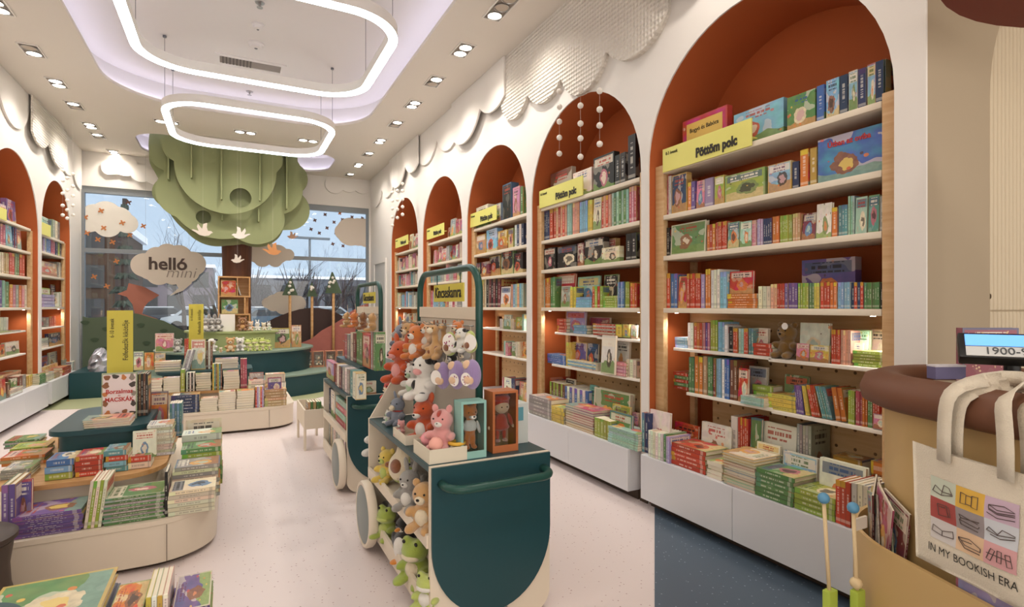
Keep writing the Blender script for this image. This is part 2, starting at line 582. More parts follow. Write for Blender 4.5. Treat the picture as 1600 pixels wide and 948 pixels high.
# ---- two hanging light rings
def ring_light(x0, x1, y0, y1, r, z, label):
    t = empty('ring_light', label, 'pendant light', ((x0 + x1) / 2, (y0 + y1) / 2, z), 0, 'hanging light rings')
    hx, hy = (x1 - x0) / 2, (y1 - y0) / 2
    w, h = .075, .10
    bm = NB()
    add_prism(bm, rrect(-hx, hx, -hy, hy, r, 14), [rrect(-hx + w, hx - w, -hy + w, hy - w, r - w, 14)], lambda u, v: (u, v, .006), lambda u, v: (u, v, h))
    obj('housing', bm, WHITE, t, smooth=True)
    bm = NB()
    add_prism(bm, rrect(-hx, hx, -hy, hy, r, 14), [rrect(-hx + w, hx - w, -hy + w, hy - w, r - w, 14)], lambda u, v: (u, v, -.012), lambda u, v: (u, v, .005))
    obj('diffuser', bm, RINGG, t)
    for sx in (-1, 1):
        for sy in (-.55, .55):
            b = NB()
            add_cyl(b, (sx * (hx - w / 2), sy * hy, h), .0025, .0025, ZC + .33 - z - h, 6)
            add_cyl(b, (sx * (hx - w / 2), sy * hy, ZC + .31 - z), .02, .02, .02, 12)
            obj('suspension_wire', b, GREY, t)
ring_light(-.78, 1.30, 4.28, 6.22, .48, 3.80, 'large white glowing rounded square ring hanging nearest the viewer')
ring_light(-.72, 1.24, 7.10, 8.95, .48, 3.80, 'second white glowing rounded square ring, hanging just before the green tree')

# small ceiling fittings
def atT(px, py): return atZ(px, py, ZC + .34)
p = atT(392, 100)
t = empty('air_vent', 'white square ceiling air vent with dark slanted slats inside the big light ring', 'vent', (p.x, p.y, p.z))
bm = NB(); add_prism(bm, rrect(-.42, .42, -.17, .17, .02, 3), [rrect(-.36, .36, -.11, .11, .01, 3)], lambda u, v: (u, v, -.012), lambda u, v: (u, v, 0)); obj('frame', bm, TRAYC, t)
obj('backing', (lambda b: (add_box(b, -.36, .36, -.11, .11, -.004, -.001), b)[1])(NB()), mat('vent_dark', '8E857E', .8), t)
for k in range(9):
    b = NB(); add_box(b, -.33 + k * .04, -.315 + k * .04, -.1, .1, -.014, -.004); obj('slat', b, mat('slat_dark', '5A524C', .6), t)
for px, py, lb, rr in ((400, 68, 'round white smoke detector on the ceiling inside the big light ring', .07), (403, 38, 'white ceiling speaker dome beyond the smoke detector towards the viewer', .05)):
    p = atT(px, py)
    t = empty('smoke_detector', lb, 'detector', (p.x, p.y, p.z))
    b = NB(); add_lathe(b, [(rr * 1.3, 0), (rr * 1.3, -.02), (rr, -.03), (rr * .9, -.05), (rr * .3, -.06)], (0, 0, 0), 24); obj('housing', b, TRAYC, t, smooth=True)
    b = NB(); add_lathe(b, [(rr * .28, -.061), (rr * .2, -.066)], (0, 0, 0), 16); obj('sensor', b, GREY, t)
for k, (px, py) in enumerate(((406, 4), (390, 143))):
    p = atT(px, py)
    t = empty('sprinkler_head', ['chrome sprinkler head near the middle of the big light ring', 'chrome sprinkler head between the two light rings'][k], 'sprinkler', (p.x, p.y, p.z))
    b = NB(); add_lathe(b, [(.05, 0), (.045, -.008), (.014, -.01), (.012, -.03)], (0, 0, 0), 20); obj('base', b, CHROME, t, smooth=True)
    b = NB(); add_lathe(b, [(.006, -.03), (.006, -.05), (.03, -.052), (.03, -.056)], (0, 0, 0), 14); obj('deflector', b, CHROME, t)
p0, p1 = atZ(304, 211, ZC), atZ(462, 231, ZC)
t = empty('slot_diffuser', 'thin dark slot of an air diffuser in the ceiling before the green tree', 'vent', ((p0.x + p1.x) / 2, 10.38, ZC))
obj('frame', (lambda b: (add_prism(b, rrect(-.9, .9, -.03, .03, .005, 2), [rrect(-.88, .88, -.012, .012, .004, 2)], lambda u, v: (u, v, -.006), lambda u, v: (u, v, 0)), b)[1])(NB()), CEIL, t)
obj('slot', (lambda b: (add_box(b, -.88, .88, -.012, .012, -.003, -.001), b)[1])(NB()), mat('slot_dark', '6E5C4C', .7), t)

# ---- window
GL = bpy.data.materials.new('window_glass'); GL.use_nodes = True
nt = GL.node_tree
for n in list(nt.nodes):
    if n.type == 'BSDF_PRINCIPLED': nt.nodes.remove(n)
tr = nt.nodes.new('ShaderNodeBsdfTransparent'); tr.inputs[0].default_value = (.93, .96, .97, 1)
gs = nt.nodes.new('ShaderNodeBsdfGlossy'); gs.inputs['Roughness'].default_value = .02
fr = nt.nodes.new('ShaderNodeFresnel'); fr.inputs[0].default_value = 1.5
mx = nt.nodes.new('ShaderNodeMixShader')
nt.links.new(fr.outputs[0], mx.inputs[0]); nt.links.new(tr.outputs[0], mx.inputs[1]); nt.links.new(gs.outputs[0], mx.inputs[2])
nt.links.new(mx.outputs[0], nt.nodes['Material Output'].inputs['Surface'])
FRAME = mat('window_frame', '8B9094', .45, metal=.3)
win = struct(bpy.data.objects.new('window_1', None)); COL.objects.link(win)
for x0, x1, z0, z1 in ((WX0, WX1, 3.58, WZ1), (WX0, WX1, WZ0, .16), (WX0, WX0 + .05, .16, 3.58), (WX1 - .05, WX1, .16, 3.58), (WX0 + .05, WX1 - .05, 2.49, 2.565), (-.02, .06, .16, 2.49)):
    struct(box('frame', x0, x1, YB + .02, YB + .12, z0, z1, FRAME, win))
for x0, x1, z0, z1 in ((WX0 + .05, WX1 - .05, 2.565, 3.58), (WX0 + .05, -.02, .16, 2.49), (.06, WX1 - .05, .16, 2.49)):
    struct(box('pane', x0, x1, YB + .07, YB + .076, z0, z1, GL, win))
# white door in the right wall beyond the last arch
d1 = struct(bpy.data.objects.new('door_1', None)); COL.objects.link(d1)
struct(box('leaf', XR - .012, XR - .002, 11.05, 11.95, .02, 2.40, mat('door_grey', 'C2BFBA', .5), d1))
bm = NB(); add_prism(bm, [(10.97, .01), (12.03, .01), (12.03, 2.48), (10.97, 2.48)], [[(11.05, .02), (11.95, .02), (11.95, 2.40), (11.05, 2.40)]], lambda u, v: (XR - .03, u, v), lambda u, v: (XR - .001, u, v)); struct(obj('frame', bm, WHITE, d1))

# ================================================================== outside
SNOW = mat('snow', 'DDE4EE', .8, bump=.4, bscale=2.0)
g = tag(box('snowy_ground', -45, 60, 12.7, 120, -.3, -.02, SNOW), kind='structure')
BARK = mat('grey_bark', '332D2C', .9)
def bare_tree(loc, h, seed, label, spread=.55):
    rnd = random.Random(seed)
    bm = NB()
    def branch(p, d, L, r, depth):
        pts = [Vector(p)]
        rs = [r]
        n = 4
        dd = Vector(d)
        for i in range(n):
            dd = (dd + Vector((rnd.uniform(-.18, .18), rnd.uniform(-.18, .18), rnd.uniform(-.02, .14)))).normalized()
            pts.append(pts[-1] + dd * L / n)
            rs.append(r * (1 - .55 * (i + 1) / n))
        add_tube(bm, pts, rs, 5 if depth else 8)
        if depth >= 4: return
        for k in range(4 if depth < 3 else 3):
            i = rnd.randint(1, n) if depth else rnd.randint(2, n)
            a = rnd.uniform(0, 2 * PI)
            nd = (dd * .75 + spread * Vector((math.cos(a), math.sin(a), rnd.uniform(-.1, .6)))).normalized()
            branch(pts[i], nd, L * rnd.uniform(.55, .75), rs[i] * .6, depth + 1)
    branch((0, 0, 0), (0, 0, 1), h * .30, h * .011, 0)
    o = obj('bare_tree', bm, BARK, smooth='all')
    o.location = loc
    tag(o, label, 'tree', 'bare trees outside')
bare_tree((-.2, 17, -.05), 6.5, 3, 'bare winter tree outside standing behind the speech cloud')
bare_tree((1.9, 20.5, -.05), 7.0, 5, 'bare winter tree outside just behind the brown tree trunk', .6)
bare_tree((4.6, 28, -.05), 8.0, 8, 'bare winter tree outside beside the street lamp', .6)
bare_tree((-1.6, 25, -.05), 9, 11, 'bare winter tree outside before the dark building corner', .5)
CONIF = mat('conifer_green', '2E3A34', .95, var=.3)
def conifer(loc, h, seed, label):
    rnd = random.Random(seed)
    t = empty('conifer_tree', label, 'tree', loc, 0, 'conifers outside')
    b = NB(); add_cyl(b, (0, 0, 0), h * .025, h * .012, h * .9, 8); obj('trunk', b, BARK, t)
    b = NB()
    for k in range(11):
        z = h * (.12 + .08 * k); r = h * .10 * (1 - k / 11.5)
        for j in range(13):
            a = 2 * PI * j / 13 + rnd.random()
            rr = r * rnd.uniform(.7, 1.1)
            c = Vector((0, 0, z + rr * .35)); e = Vector((rr * math.cos(a), rr * math.sin(a), z - rr * .18))
            add_tube(b, [c, (c + e) / 2 + Vector((0, 0, .05)), e], [.02, h * .018, .006], 5)
    obj('needles', b, CONIF, t)
conifer((-3.05, 21.5, -.05), 5.6, 2, 'dark conifer outside beside the spotted window cloud')
conifer((-5.2, 20, -.05), 6.2, 4, 'dark conifer outside behind the spotted window cloud')

def car(loc, rz, hexc, label):
    t = empty('parked_car', label, 'car', loc, rz, 'cars parked outside')
    body = [(-2.1, .35), (-2.15, .65), (-2.05, .85), (-1.5, .95), (-.95, 1.38), (.55, 1.42), (1.15, .98), (1.9, .86), (2.1, .7), (2.12, .35)]
    bm = NB(); add_prism(bm, body, [], lambda u, v: (u, -.86, v), lambda u, v: (u, .86, v)); obj('body', bm, mat('car_' + hexc, hexc, .3), t)
    win_ = [(-1.25, .96), (-.88, 1.3), (.5, 1.34), (.95, .98)]
    bm = NB(); add_prism(bm, win_, [], lambda u, v: (u, -.868, v), lambda u, v: (u, .868, v)); obj('side_window', bm, mat('car_glass', '1C2730', .15), t)
    for sx in (-1.3, 1.3):
        for sy in (-.8, .8):
            b = NB(); add_cyl(b, (0, 0, -.1), .33, .33, .2, 20, Matrix.Translation((sx, sy, .33)) @ Matrix.Rotation(PI / 2, 4, 'X')); obj('wheel', b, BLACK, t)
    for sy in (-.6, .6):
        b = NB(); add_box(b, 2.09, 2.13, sy - .2, sy + .2, .55, .7, .01); obj('headlight', b, mat('headlight', 'E8ECEE', .2), t)
    b = NB(); add_box(b, -1.6, 1.5, -.8, .8, .97, 1.02); add_box(b, -.9, .5, -.75, .75, 1.42, 1.47)
    obj('snow_cover', b, SNOW, t)
car((1.9, 33, 0), .2, '3E5262', 'blue grey parked car in the snow just beside the wooden tree shelf')
car((-1.4, 37, 0), .0, '9AA3AB', 'silver parked car in the snow behind the speech cloud')
car((5.9, 38, 0), .1, '8D9AA6', 'pale grey parked car in the snow behind the middle toy fir')
car((9.6, 36, 0), .15, '39424C', 'dark parked car in the snow behind the tallest toy fir')
car((-3.8, 40, 0), .3, '2E3A46', 'dark blue parked car in the snow next to the pink paper bird')
# far buildings
def building(x0, x1, y0, y1, h, wall, cols, rows, label, wm, fl0=.8):
    t = empty('far_building', label, 'building', ((x0 + x1) / 2, y0, 0), 0, 'buildings outside')
    cx = (x0 + x1) / 2
    obj('wall', (lambda b: (add_box(b, x0 - cx, x1 - cx, 0, y1 - y0, -.1, h), b)[1])(NB()), wall, t)
    obj('roof', (lambda b: (add_box(b, x0 - cx - .2, x1 - cx + .2, -.2, y1 - y0, h, h + .3), b)[1])(NB()), SNOW, t)
    for c in range(cols):
        for r in range(rows):
            w = (x1 - x0) / cols; hh = (h - fl0) / rows
            b = NB(); add_box(b, x0 - cx + w * (c + .18), x0 - cx + w * (c + .82), -.05, .02, fl0 + hh * (r + .12), fl0 + hh * (r + .8))
            obj('window', b, wm, t)
DARKGL = mat('dark_glass', '2B2F33', .2)
building(-15, -3.7, 24, 31, 4.4, mat('brown_facade', '3E3026', .8), 7, 3, 'dark brown building with rows of windows outside behind the pink bird', DARKGL)
building(2, 36, 66, 74, 4.6, mat('grey_facade', '565A64', .8), 14, 1, 'long low grey building far across the car park', DARKGL)
building(-18, -1.5, 60, 68, 5.2, mat('mauve_facade', '5A545E', .8), 8, 2, 'pale mauve building far across the road behind the speech cloud', DARKGL)
p = atY(484, 371, 24)
t = empty('street_lamp', 'tall double headed street lamp outside over the toy firs', 'street lamp', (p.x, 24, -.02))
b = NB(); add_cyl(b, (0, 0, 0), .07, .045, p.z, 10); obj('pole', b, mat('lamp_pole', '56606A', .5), t)
for s in (-1, 1):
    b = NB(); add_box(b, min(0, s * .8), max(0, s * .8), -.1, .1, p.z - .05, p.z + .04, .02); obj('lamp_head', b, mat('lamp_pole', '56606A', .5), t)
bm = NB()
rnd = random.Random(4)
for k in range(60):
    x = rnd.uniform(-1, 45)
    hh = rnd.uniform(3.4, 5.2)
    yy = rnd.uniform(47, 52)
    for q in range(14):
        a, r = rnd.uniform(0, 6.28), rnd.uniform(.3, 1.5)
        add_tube(bm, [(x, yy, 0), (x + r * .3 * math.cos(a), yy, hh * .45), (x + r * math.cos(a), yy + r * math.sin(a), hh * rnd.uniform(.6, 1))], [.09, .06, .015], 4)
tag(obj('treeline', bm, mat('treeline', '38363C', .95, var=.3, vscale=1.5), smooth='all'), kind='stuff')
# ================================================================== bookcases in the arches
PEG = wood('peg_panel', 'D9B98C', 'CBA678')
nt = PEG.node_tree
vo = nt.nodes.new('ShaderNodeTexVoronoi'); vo.inputs['Randomness'].default_value = 0; vo.inputs['Scale'].default_value = 9.0
tc = nt.nodes.new('ShaderNodeTexCoord'); nt.links.new(tc.outputs['Object'], vo.inputs['Vector'])
lt = nt.nodes.new('ShaderNodeMath'); lt.operation = 'LESS_THAN'; lt.inputs[1].default_value = .085
vo.voronoi_dimensions = '2D'
mpn = nt.nodes.new('ShaderNodeMapping'); mpn.inputs['Rotation'].default_value = (0, PI / 2, 0)
cmb = nt.nodes.new('ShaderNodeCombineXYZ'); spx = nt.nodes.new('ShaderNodeSeparateXYZ')
nt.links.new(tc.outputs['Object'], spx.inputs[0]); nt.links.new(spx.outputs['X'], cmb.inputs['X']); nt.links.new(spx.outputs['Z'], cmb.inputs['Y']); nt.links.new(cmb.outputs[0], vo.inputs['Vector'])
nt.links.new(vo.outputs['Distance'], lt.inputs[0])
mxp = nt.nodes.new('ShaderNodeMix'); mxp.data_type = 'RGBA'; mxp.inputs['B'].default_value = lin('6E5232')
bs = nt.nodes['Principled BSDF']; src = bs.inputs['Base Color'].links[0].from_socket
nt.links.new(lt.outputs[0], mxp.inputs['Factor']); nt.links.new(src, mxp.inputs['A']); nt.links.new(mxp.outputs['Result'], bs.inputs['Base Color'])
PUCK = mat('puck_glow', 'FFF0DC', emit=10.0)

class Zone:
    """a local frame on a shelf or table: x runs along it, y goes away from its front, z up"""
    def __init__(s, ox, oy, ang):
        s.o = Vector((ox, oy, 0)); s.a = ang
        s.ux = Vector((math.cos(ang), math.sin(ang), 0)); s.uy = Vector((-math.sin(ang), math.cos(ang), 0))
        s.M = Matrix.Translation(s.o) @ Matrix.Rotation(ang, 4, 'Z')
    def hit(s, px, py, yp=0.0):
        d = pray(px, py)
        t = (yp + s.o.dot(s.uy)) / d.dot(s.uy)
        q = t * d - s.o
        return q.dot(s.ux), CAMH + t * d.z

UPZ = [2.49, 2.145, 1.84, 1.45]       # undersides; tops lie .035 higher
TOPZ = [z + .035 for z in UPZ]
RARCH_NAME = ['first right arch from the till', 'second right arch', 'third right arch', 'fourth right arch', 'fifth right arch']
LEFTZ = ([2.545, 2.22, 1.87, 1.447], [2.545, 2.285, 1.935, 1.45])
TL1, TL2 = [[v + .035 for v in q] for q in LEFTZ]
def bookcase(zone, half, label, peg, UPZ=UPZ):
    """origin of the zone: middle of the front, x along the shelf"""
    t = empty('bookcase', label, 'bookcase', zone.o, zone.a, 'birch bookcases in the arches')
    for s in (-1, 1):
        obj('upright', (lambda b: (add_box(b, min(s * half, s * (half - .085)), max(s * half, s * (half - .085)), 0, .045, .401, 2.56, .004), b)[1])(NB()), WOOD, t, smooth=True)
        obj('side_rail', (lambda b: (add_box(b, min(s * half, s * (half - .05)), max(s * half, s * (half - .05)), .356, .39, .401, 2.5, .003), b)[1])(NB()), WOOD, t)
    for z in UPZ:
        sh = obj('shelf', (lambda b: (add_box(b, -half + .086, half - .086, -.002, .33, z, z + .035, .004), b)[1])(NB()), SHELF, t, smooth=True)
        if z == UPZ[3]:
            b = NB()
            for s in (-1, 1): add_cyl(b, (s * (half - .16), .06, z - .004), .012, .012, .003, 16)
            pk_ = obj('shelf_light', b, PUCK, sh)
            for s in (-1, 1):
                ld = bpy.data.lights.new('shelf_lamp', 'SPOT'); ld.energy = 3.0; ld.color = WARM; ld.spot_size = math.radians(150); ld.spot_blend = 1.0; ld.shadow_soft_size = .02
                lo = bpy.data.objects.new('shelf_lamp', ld); COL.objects.link(lo); lo.parent = pk_; lo.location = (s * (half - .16), .06, z - .02)
    obj('back_rail', (lambda b: (add_box(b, -half + .05, half - .05, .33, .355, 1.36, 1.45), b)[1])(NB()), WOOD, t)
    if peg:
        obj('pegboard', (lambda b: (add_box(b, -half + .25, half - .06, .335, .352, .402, 1.36), b)[1])(NB()), PEG, t)
    return t
def peg_shelf(t, x0, x1, z, y0=.06):
    obj('peg_shelf', (lambda b: (add_box(b, x0, x1, y0, .33, z - .022, z, .003), b)[1])(NB()), mat('peg_shelf_white', 'EAE3D8', .45), t, smooth=True)

def base_cabinet(zone, x0, x1, depth, label):
    """fronts lie at local y = -.176"""
    t = empty('base_cabinet', label, 'cabinet', zone.M @ Vector(((x0 + x1) / 2, -.176, 0)), zone.a, 'low white cabinets under the arches')
    w = (x1 - x0) / 2
    obj('carcass', (lambda b: (add_box(b, -w, w, .02, depth, .075, .40, .003), b)[1])(NB()), CAB, t)
    for s in (-1, 1):
        a, c = (-w, -.002) if s < 0 else (.002, w)
        obj('door', (lambda b: (add_box(b, a, c, 0, .019, .075, .398, .002), b)[1])(NB()), CAB, t)
    obj('plinth', (lambda b: (add_box(b, -w, w, .1, .13, 0, .075), b)[1])(NB()), KICK, t)
    return t

RZ = []
for k, (c, r, s) in enumerate(R_ARCH):
    z = Zone(XR + .066, c, -PI / 2)
    z.lim = r - .094
    RZ.append(z)
    t = bookcase(z, r - .006, 'birch and cream bookcase filling the %s' % RARCH_NAME[k], True)
    h = r - .086
    if k == 0:
        for x0, x1, zz in ((-.73, .10, 1.19), (.08, h, 1.18), (-.60, .10, .875), (.10, h, .865)):
            peg_shelf(t, x0, x1, zz)
    elif k == 1:
        for x0, x1, zz in ((-.60, .12, 1.235), (.12, h, 1.225), (-.66, .12, .905), (.12, h, .905)):
            peg_shelf(t, x0, x1, zz)
    else:
        for zz in (1.22, .90):
            peg_shelf(t, -h + .1, h, zz)
    base_cabinet(z, -min(.82, r - .012), min(.84, r - .012), .62, 'low white cabinet at the foot of the %s' % RARCH_NAME[k])
LZ = []
LARCH_NAME = ['near left arch', 'far left arch']
for k, (c, r, s) in enumerate(L_ARCH):
    z = Zone(XL - .066, c, PI / 2)
    z.lim = r - .094
    LZ.append(z)
    t = bookcase(z, r - .006, 'birch and cream bookcase filling the %s' % LARCH_NAME[k], False, LEFTZ[k])
    for zz in (1.17, .86):
        peg_shelf(t, -r + .1, r - .3 if k == 0 else r - .12, zz, .0)
    base_cabinet(z, -r + .01, r - .02, .5, 'low white cabinet at the foot of the %s' % LARCH_NAME[k])
z = Zone(XL - .066, 6.95, PI / 2)
struct(box('baseboard_left', XL, XL + .012, -3, YB, 0, .09, KICK))
bm = NB()
ys = [1.34] + [v for c, r, s in R_ARCH for v in (c - r, c + r)] + [10.95]
for a, b_ in zip(ys[0::2], ys[1::2]): add_box(bm, XR - .012, XR, a, b_, 0, .09)
struct(obj('baseboard_right', bm, KICK))

# ================================================================== books
T = Matrix.Translation
def cover_mat(name, spine):
    m = bpy.data.materials.new(name); m.use_nodes = True
    nt = m.node_tree; N = nt.nodes.new; L = nt.links.new
    b = nt.nodes['Principled BSDF']; b.inputs['Roughness'].default_value = .42; b.inputs['Specular IOR Level'].default_value = .35
    oi = N('ShaderNodeObjectInfo'); tc = N('ShaderNodeTexCoord'); sx = N('ShaderNodeSeparateXYZ'); L(tc.outputs['Object'], sx.inputs[0])
    def math_(op, a, c=None, d=None):
        n = N('ShaderNodeMath'); n.operation = op
        for i, v in enumerate((a, c, d)):
            if v is None: continue
            if isinstance(v, (int, float)): n.inputs[i].default_value = v
            else: L(v, n.inputs[i])
        return n.outputs[0]
    def mix(f, a, c):
        n = N('ShaderNodeMix'); n.data_type = 'RGBA'
        for k, v in (('Factor', f), ('A', a), ('B', c)):
            if isinstance(v, tuple): n.inputs[k].default_value = v
            elif isinstance(v, (int, float)): n.inputs[k].default_value = v
            else: L(v, n.inputs[k])
        return n.outputs['Result']
    def noise(vec, scale, det=2.0, w=None):
        n = N('ShaderNodeTexNoise'); n.noise_dimensions = '4D'; n.inputs['Scale'].default_value = scale; n.inputs['Detail'].default_value = det
        L(vec, n.inputs['Vector'])
        L(w if w is not None else wr, n.inputs['W'])
        return n.outputs['Fac']
    def comb(x, y, z):
        n = N('ShaderNodeCombineXYZ')
        for i, v in enumerate((x, y, z)):
            if isinstance(v, (int, float)): n.inputs[i].default_value = v
            else: L(v, n.inputs[i])
        return n.outputs[0]
    wr = math_('MULTIPLY', oi.outputs['Random'], 97.0)
    C = oi.outputs['Color']; A = oi.outputs['Alpha']; R = oi.outputs['Random']
    bw = N('ShaderNodeRGBToBW'); L(C, bw.inputs[0])
    light = math_('GREATER_THAN', bw.outputs[0], .38)
    def hsv(col, h=None, s=1.0, v=None):
        n = N('ShaderNodeHueSaturation'); L(col, n.inputs['Color'])
        for k, q in (('Hue', h), ('Saturation', s), ('Value', v)):
            if q is None: continue
            if isinstance(q, (int, float)): n.inputs[k].default_value = q
            else: L(q, n.inputs[k])
        return n.outputs['Color']
    contrast = mix(light, (.88, .84, .72, 1), (.10, .08, .09, 1))
    Y, Z, X = sx.outputs['Y'], sx.outputs['Z'], sx.outputs['X']
    if spine:
        val = math_('ADD', .82, math_('MULTIPLY', R, .3))
        base = hsv(C, None, 1.0, val)
        n1 = noise(comb(0.0, 0.0, Z), 26, 1)
        n2 = noise(comb(X, 0.0, Z), 9, 0)
        txt = math_('MULTIPLY', math_('GREATER_THAN', n1, .47), math_('MULTIPLY', math_('LESS_THAN', math_('ABSOLUTE', math_('SUBTRACT', X, .5)), .16), math_('LESS_THAN', math_('ABSOLUTE', math_('SUBTRACT', Z, .55)), math_('ADD', .18, math_('MULTIPLY', R, .15)))))
        col = mix(math_('MULTIPLY', txt, .42), base, contrast)
        foot = math_('LESS_THAN', math_('ABSOLUTE', math_('SUBTRACT', Z, .1)), .035)
        col = mix(math_('MULTIPLY', foot, .3), col, contrast)
        band = math_('MULTIPLY', math_('GREATER_THAN', Z, .86), math_('GREATER_THAN', R, .55))
        col = mix(math_('MULTIPLY', band, .55), col, hsv(C, .62, 1.0, 1.2))
        edge = math_('GREATER_THAN', math_('ABSOLUTE', math_('SUBTRACT', X, .5)), .41)
        col = mix(math_('MULTIPLY', edge, .35), col, (.06, .05, .05, 1))
    else:
        vec = comb(0.0, Y, Z)
        R2 = math_('FRACT', math_('MULTIPLY', R, 7.13)); R3 = math_('FRACT', math_('MULTIPLY', R, 23.7)); R4 = math_('FRACT', math_('MULTIPLY', R, 61.9))
        n1 = noise(vec, 2.6, 1.5); n2 = noise(vec, 5.2, 2.5, math_('ADD', wr, 11.3)); n3 = noise(vec, 10, 2.0, math_('ADD', wr, 31.0))
        def pal(r, cols):
            q = N('ShaderNodeValToRGB'); q.color_ramp.interpolation = 'CONSTANT'
            e = q.color_ramp.elements
            while len(e) < len(cols): e.new(.5)
            for k, h in enumerate(cols): e[k].position = k / len(cols); e[k].color = lin(h)
            L(r, q.inputs['Fac']); return q.outputs['Color']
        busyA = math_('GREATER_THAN', A, .25)
        bg = hsv(C, math_('ADD', .5, math_('MULTIPLY', math_('SUBTRACT', n1, .5), math_('MULTIPLY', A, .35))), 1.0, math_('ADD', 1.0, math_('MULTIPLY', math_('SUBTRACT', n2, .5), math_('MULTIPLY', A, .7))))
        col = mix(math_('MULTIPLY', math_('GREATER_THAN', n1, .56), math_('MULTIPLY', A, .55)), bg, (.74, .68, .56, 1))
        # ground, a main figure with a paler middle, and smaller figures
        hor = math_('ADD', .14, math_('ADD', math_('MULTIPLY', R3, .22), math_('MULTIPLY', math_('SUBTRACT', n1, .5), .5)))
        ground = math_('MULTIPLY', math_('LESS_THAN', Z, hor), math_('MULTIPLY', busyA, math_('GREATER_THAN', A, .45)))
        col = mix(math_('MULTIPLY', ground, .9), col, hsv(pal(R2, ['6F8A48', '8FA35A', 'B58A56', '7C9A8C', '9C6A44', 'C9B27C']), None, 1.0, math_('ADD', .7, math_('MULTIPLY', n3, .6))))
        dx = math_('DIVIDE', math_('SUBTRACT', Y, math_('ADD', .35, math_('MULTIPLY', R4, .3))), math_('ADD', .17, math_('MULTIPLY', R2, .12)))
        dz = math_('DIVIDE', math_('SUBTRACT', Z, math_('ADD', .34, math_('MULTIPLY', R3, .1))), .25)
        d2 = math_('ADD', math_('ADD', math_('MULTIPLY', dx, dx), math_('MULTIPLY', dz, dz)), math_('MULTIPLY', math_('SUBTRACT', n2, .5), 2.2))
        fig = pal(R4, ['C0583A', 'D8A050', '8A5A3C', 'D9C9A8', '5E7FA0', 'B86A78', 'D27A3C', '7A8A52', '4E4238', 'E0D2B4'])
        col = mix(math_('MULTIPLY', math_('LESS_THAN', d2, .95), math_('MULTIPLY', busyA, .92)), col, hsv(fig, None, 1.0, math_('ADD', .6, math_('MULTIPLY', n3, .8))))
        col = mix(math_('MULTIPLY', math_('LESS_THAN', d2, .28), math_('MULTIPLY', busyA, .8)), col, pal(R2, ['E4D6BC', 'D98A5A', 'C9A0A0', 'E0C46A', 'A8C0B4', '3E3630']))
        vs = N('ShaderNodeTexVoronoi'); vs.voronoi_dimensions = '4D'; vs.inputs['Scale'].default_value = 6.5; L(vec, vs.inputs['Vector']); L(wr, vs.inputs['W'])
        scs = N('ShaderNodeSeparateColor'); L(vs.outputs['Color'], scs.inputs[0])
        spk = math_('MULTIPLY', math_('LESS_THAN', math_('ADD', vs.outputs['Distance'], math_('MULTIPLY', n3, .25)), .40), math_('MULTIPLY', A, math_('GREATER_THAN', scs.outputs[1], .45)))
        col = mix(math_('MULTIPLY', spk, .85), col, pal(scs.outputs[0], ['C9503E', 'E0B85A', '6F9A6A', 'E6DAC4', '6A8FB4', 'C98A9A', '5A4436', 'D9803E']))
        ed = math_('GREATER_THAN', math_('MAXIMUM', math_('ABSOLUTE', math_('SUBTRACT', Y, .5)), math_('ABSOLUTE', math_('SUBTRACT', Z, .5))), .465)
        col = mix(math_('MULTIPLY', ed, math_('MULTIPLY', math_('GREATER_THAN', R3, .5), .7)), col, pal(R2, ['D8CDB8', 'B84A36', 'D2A94E', '54708C', '7C9A62']))
        # a title line near the head of the cover
        tn = noise(comb(0.0, math_('MULTIPLY', Y, 1.0), math_('MULTIPLY', math_('FLOOR', math_('MULTIPLY', Z, 9.0)), 3.7)), 22, 1)
        zb = math_('FRACT', math_('MULTIPLY', Z, 9.0))
        inb = math_('MULTIPLY', math_('GREATER_THAN', Z, .72), math_('MULTIPLY', math_('LESS_THAN', Z, .93), math_('LESS_THAN', math_('ABSOLUTE', math_('SUBTRACT', zb, .5)), .3)))
        inb = math_('MULTIPLY', inb, math_('LESS_THAN', math_('ABSOLUTE', math_('SUBTRACT', Y, .5)), math_('ADD', .22, math_('MULTIPLY', R, .16))))
        txt = math_('MULTIPLY', math_('MULTIPLY', math_('MULTIPLY', inb, math_('LESS_THAN', A, .985)), math_('GREATER_THAN', A, .03)), math_('GREATER_THAN', tn, .44))
        band = math_('MULTIPLY', math_('MULTIPLY', math_('GREATER_THAN', Z, .71), math_('LESS_THAN', Z, .94)), math_('MULTIPLY', math_('GREATER_THAN', R4, .45), math_('LESS_THAN', math_('ABSOLUTE', math_('SUBTRACT', Y, .5)), .44)))
        col = mix(math_('MULTIPLY', math_('MULTIPLY', band, math_('LESS_THAN', A, .985)), math_('MULTIPLY', busyA, .75)), col, pal(R2, ['E8DCC6', 'DCC070', 'E2D4C4', 'C0503C', 'D8D2C0', '4A5A74']))
        col = mix(math_('MULTIPLY', txt, .85), col, pal(R3, ['B03A2E', '2E2A2A', '3A5A8A', 'A8442E', '4A6A3A', 'E8E0D0', '6A3A5A']))
    L(col, b.inputs['Base Color'])
    return m
M_ART = cover_mat('book_cover', False)
M_SPINE = cover_mat('book_spine', True)

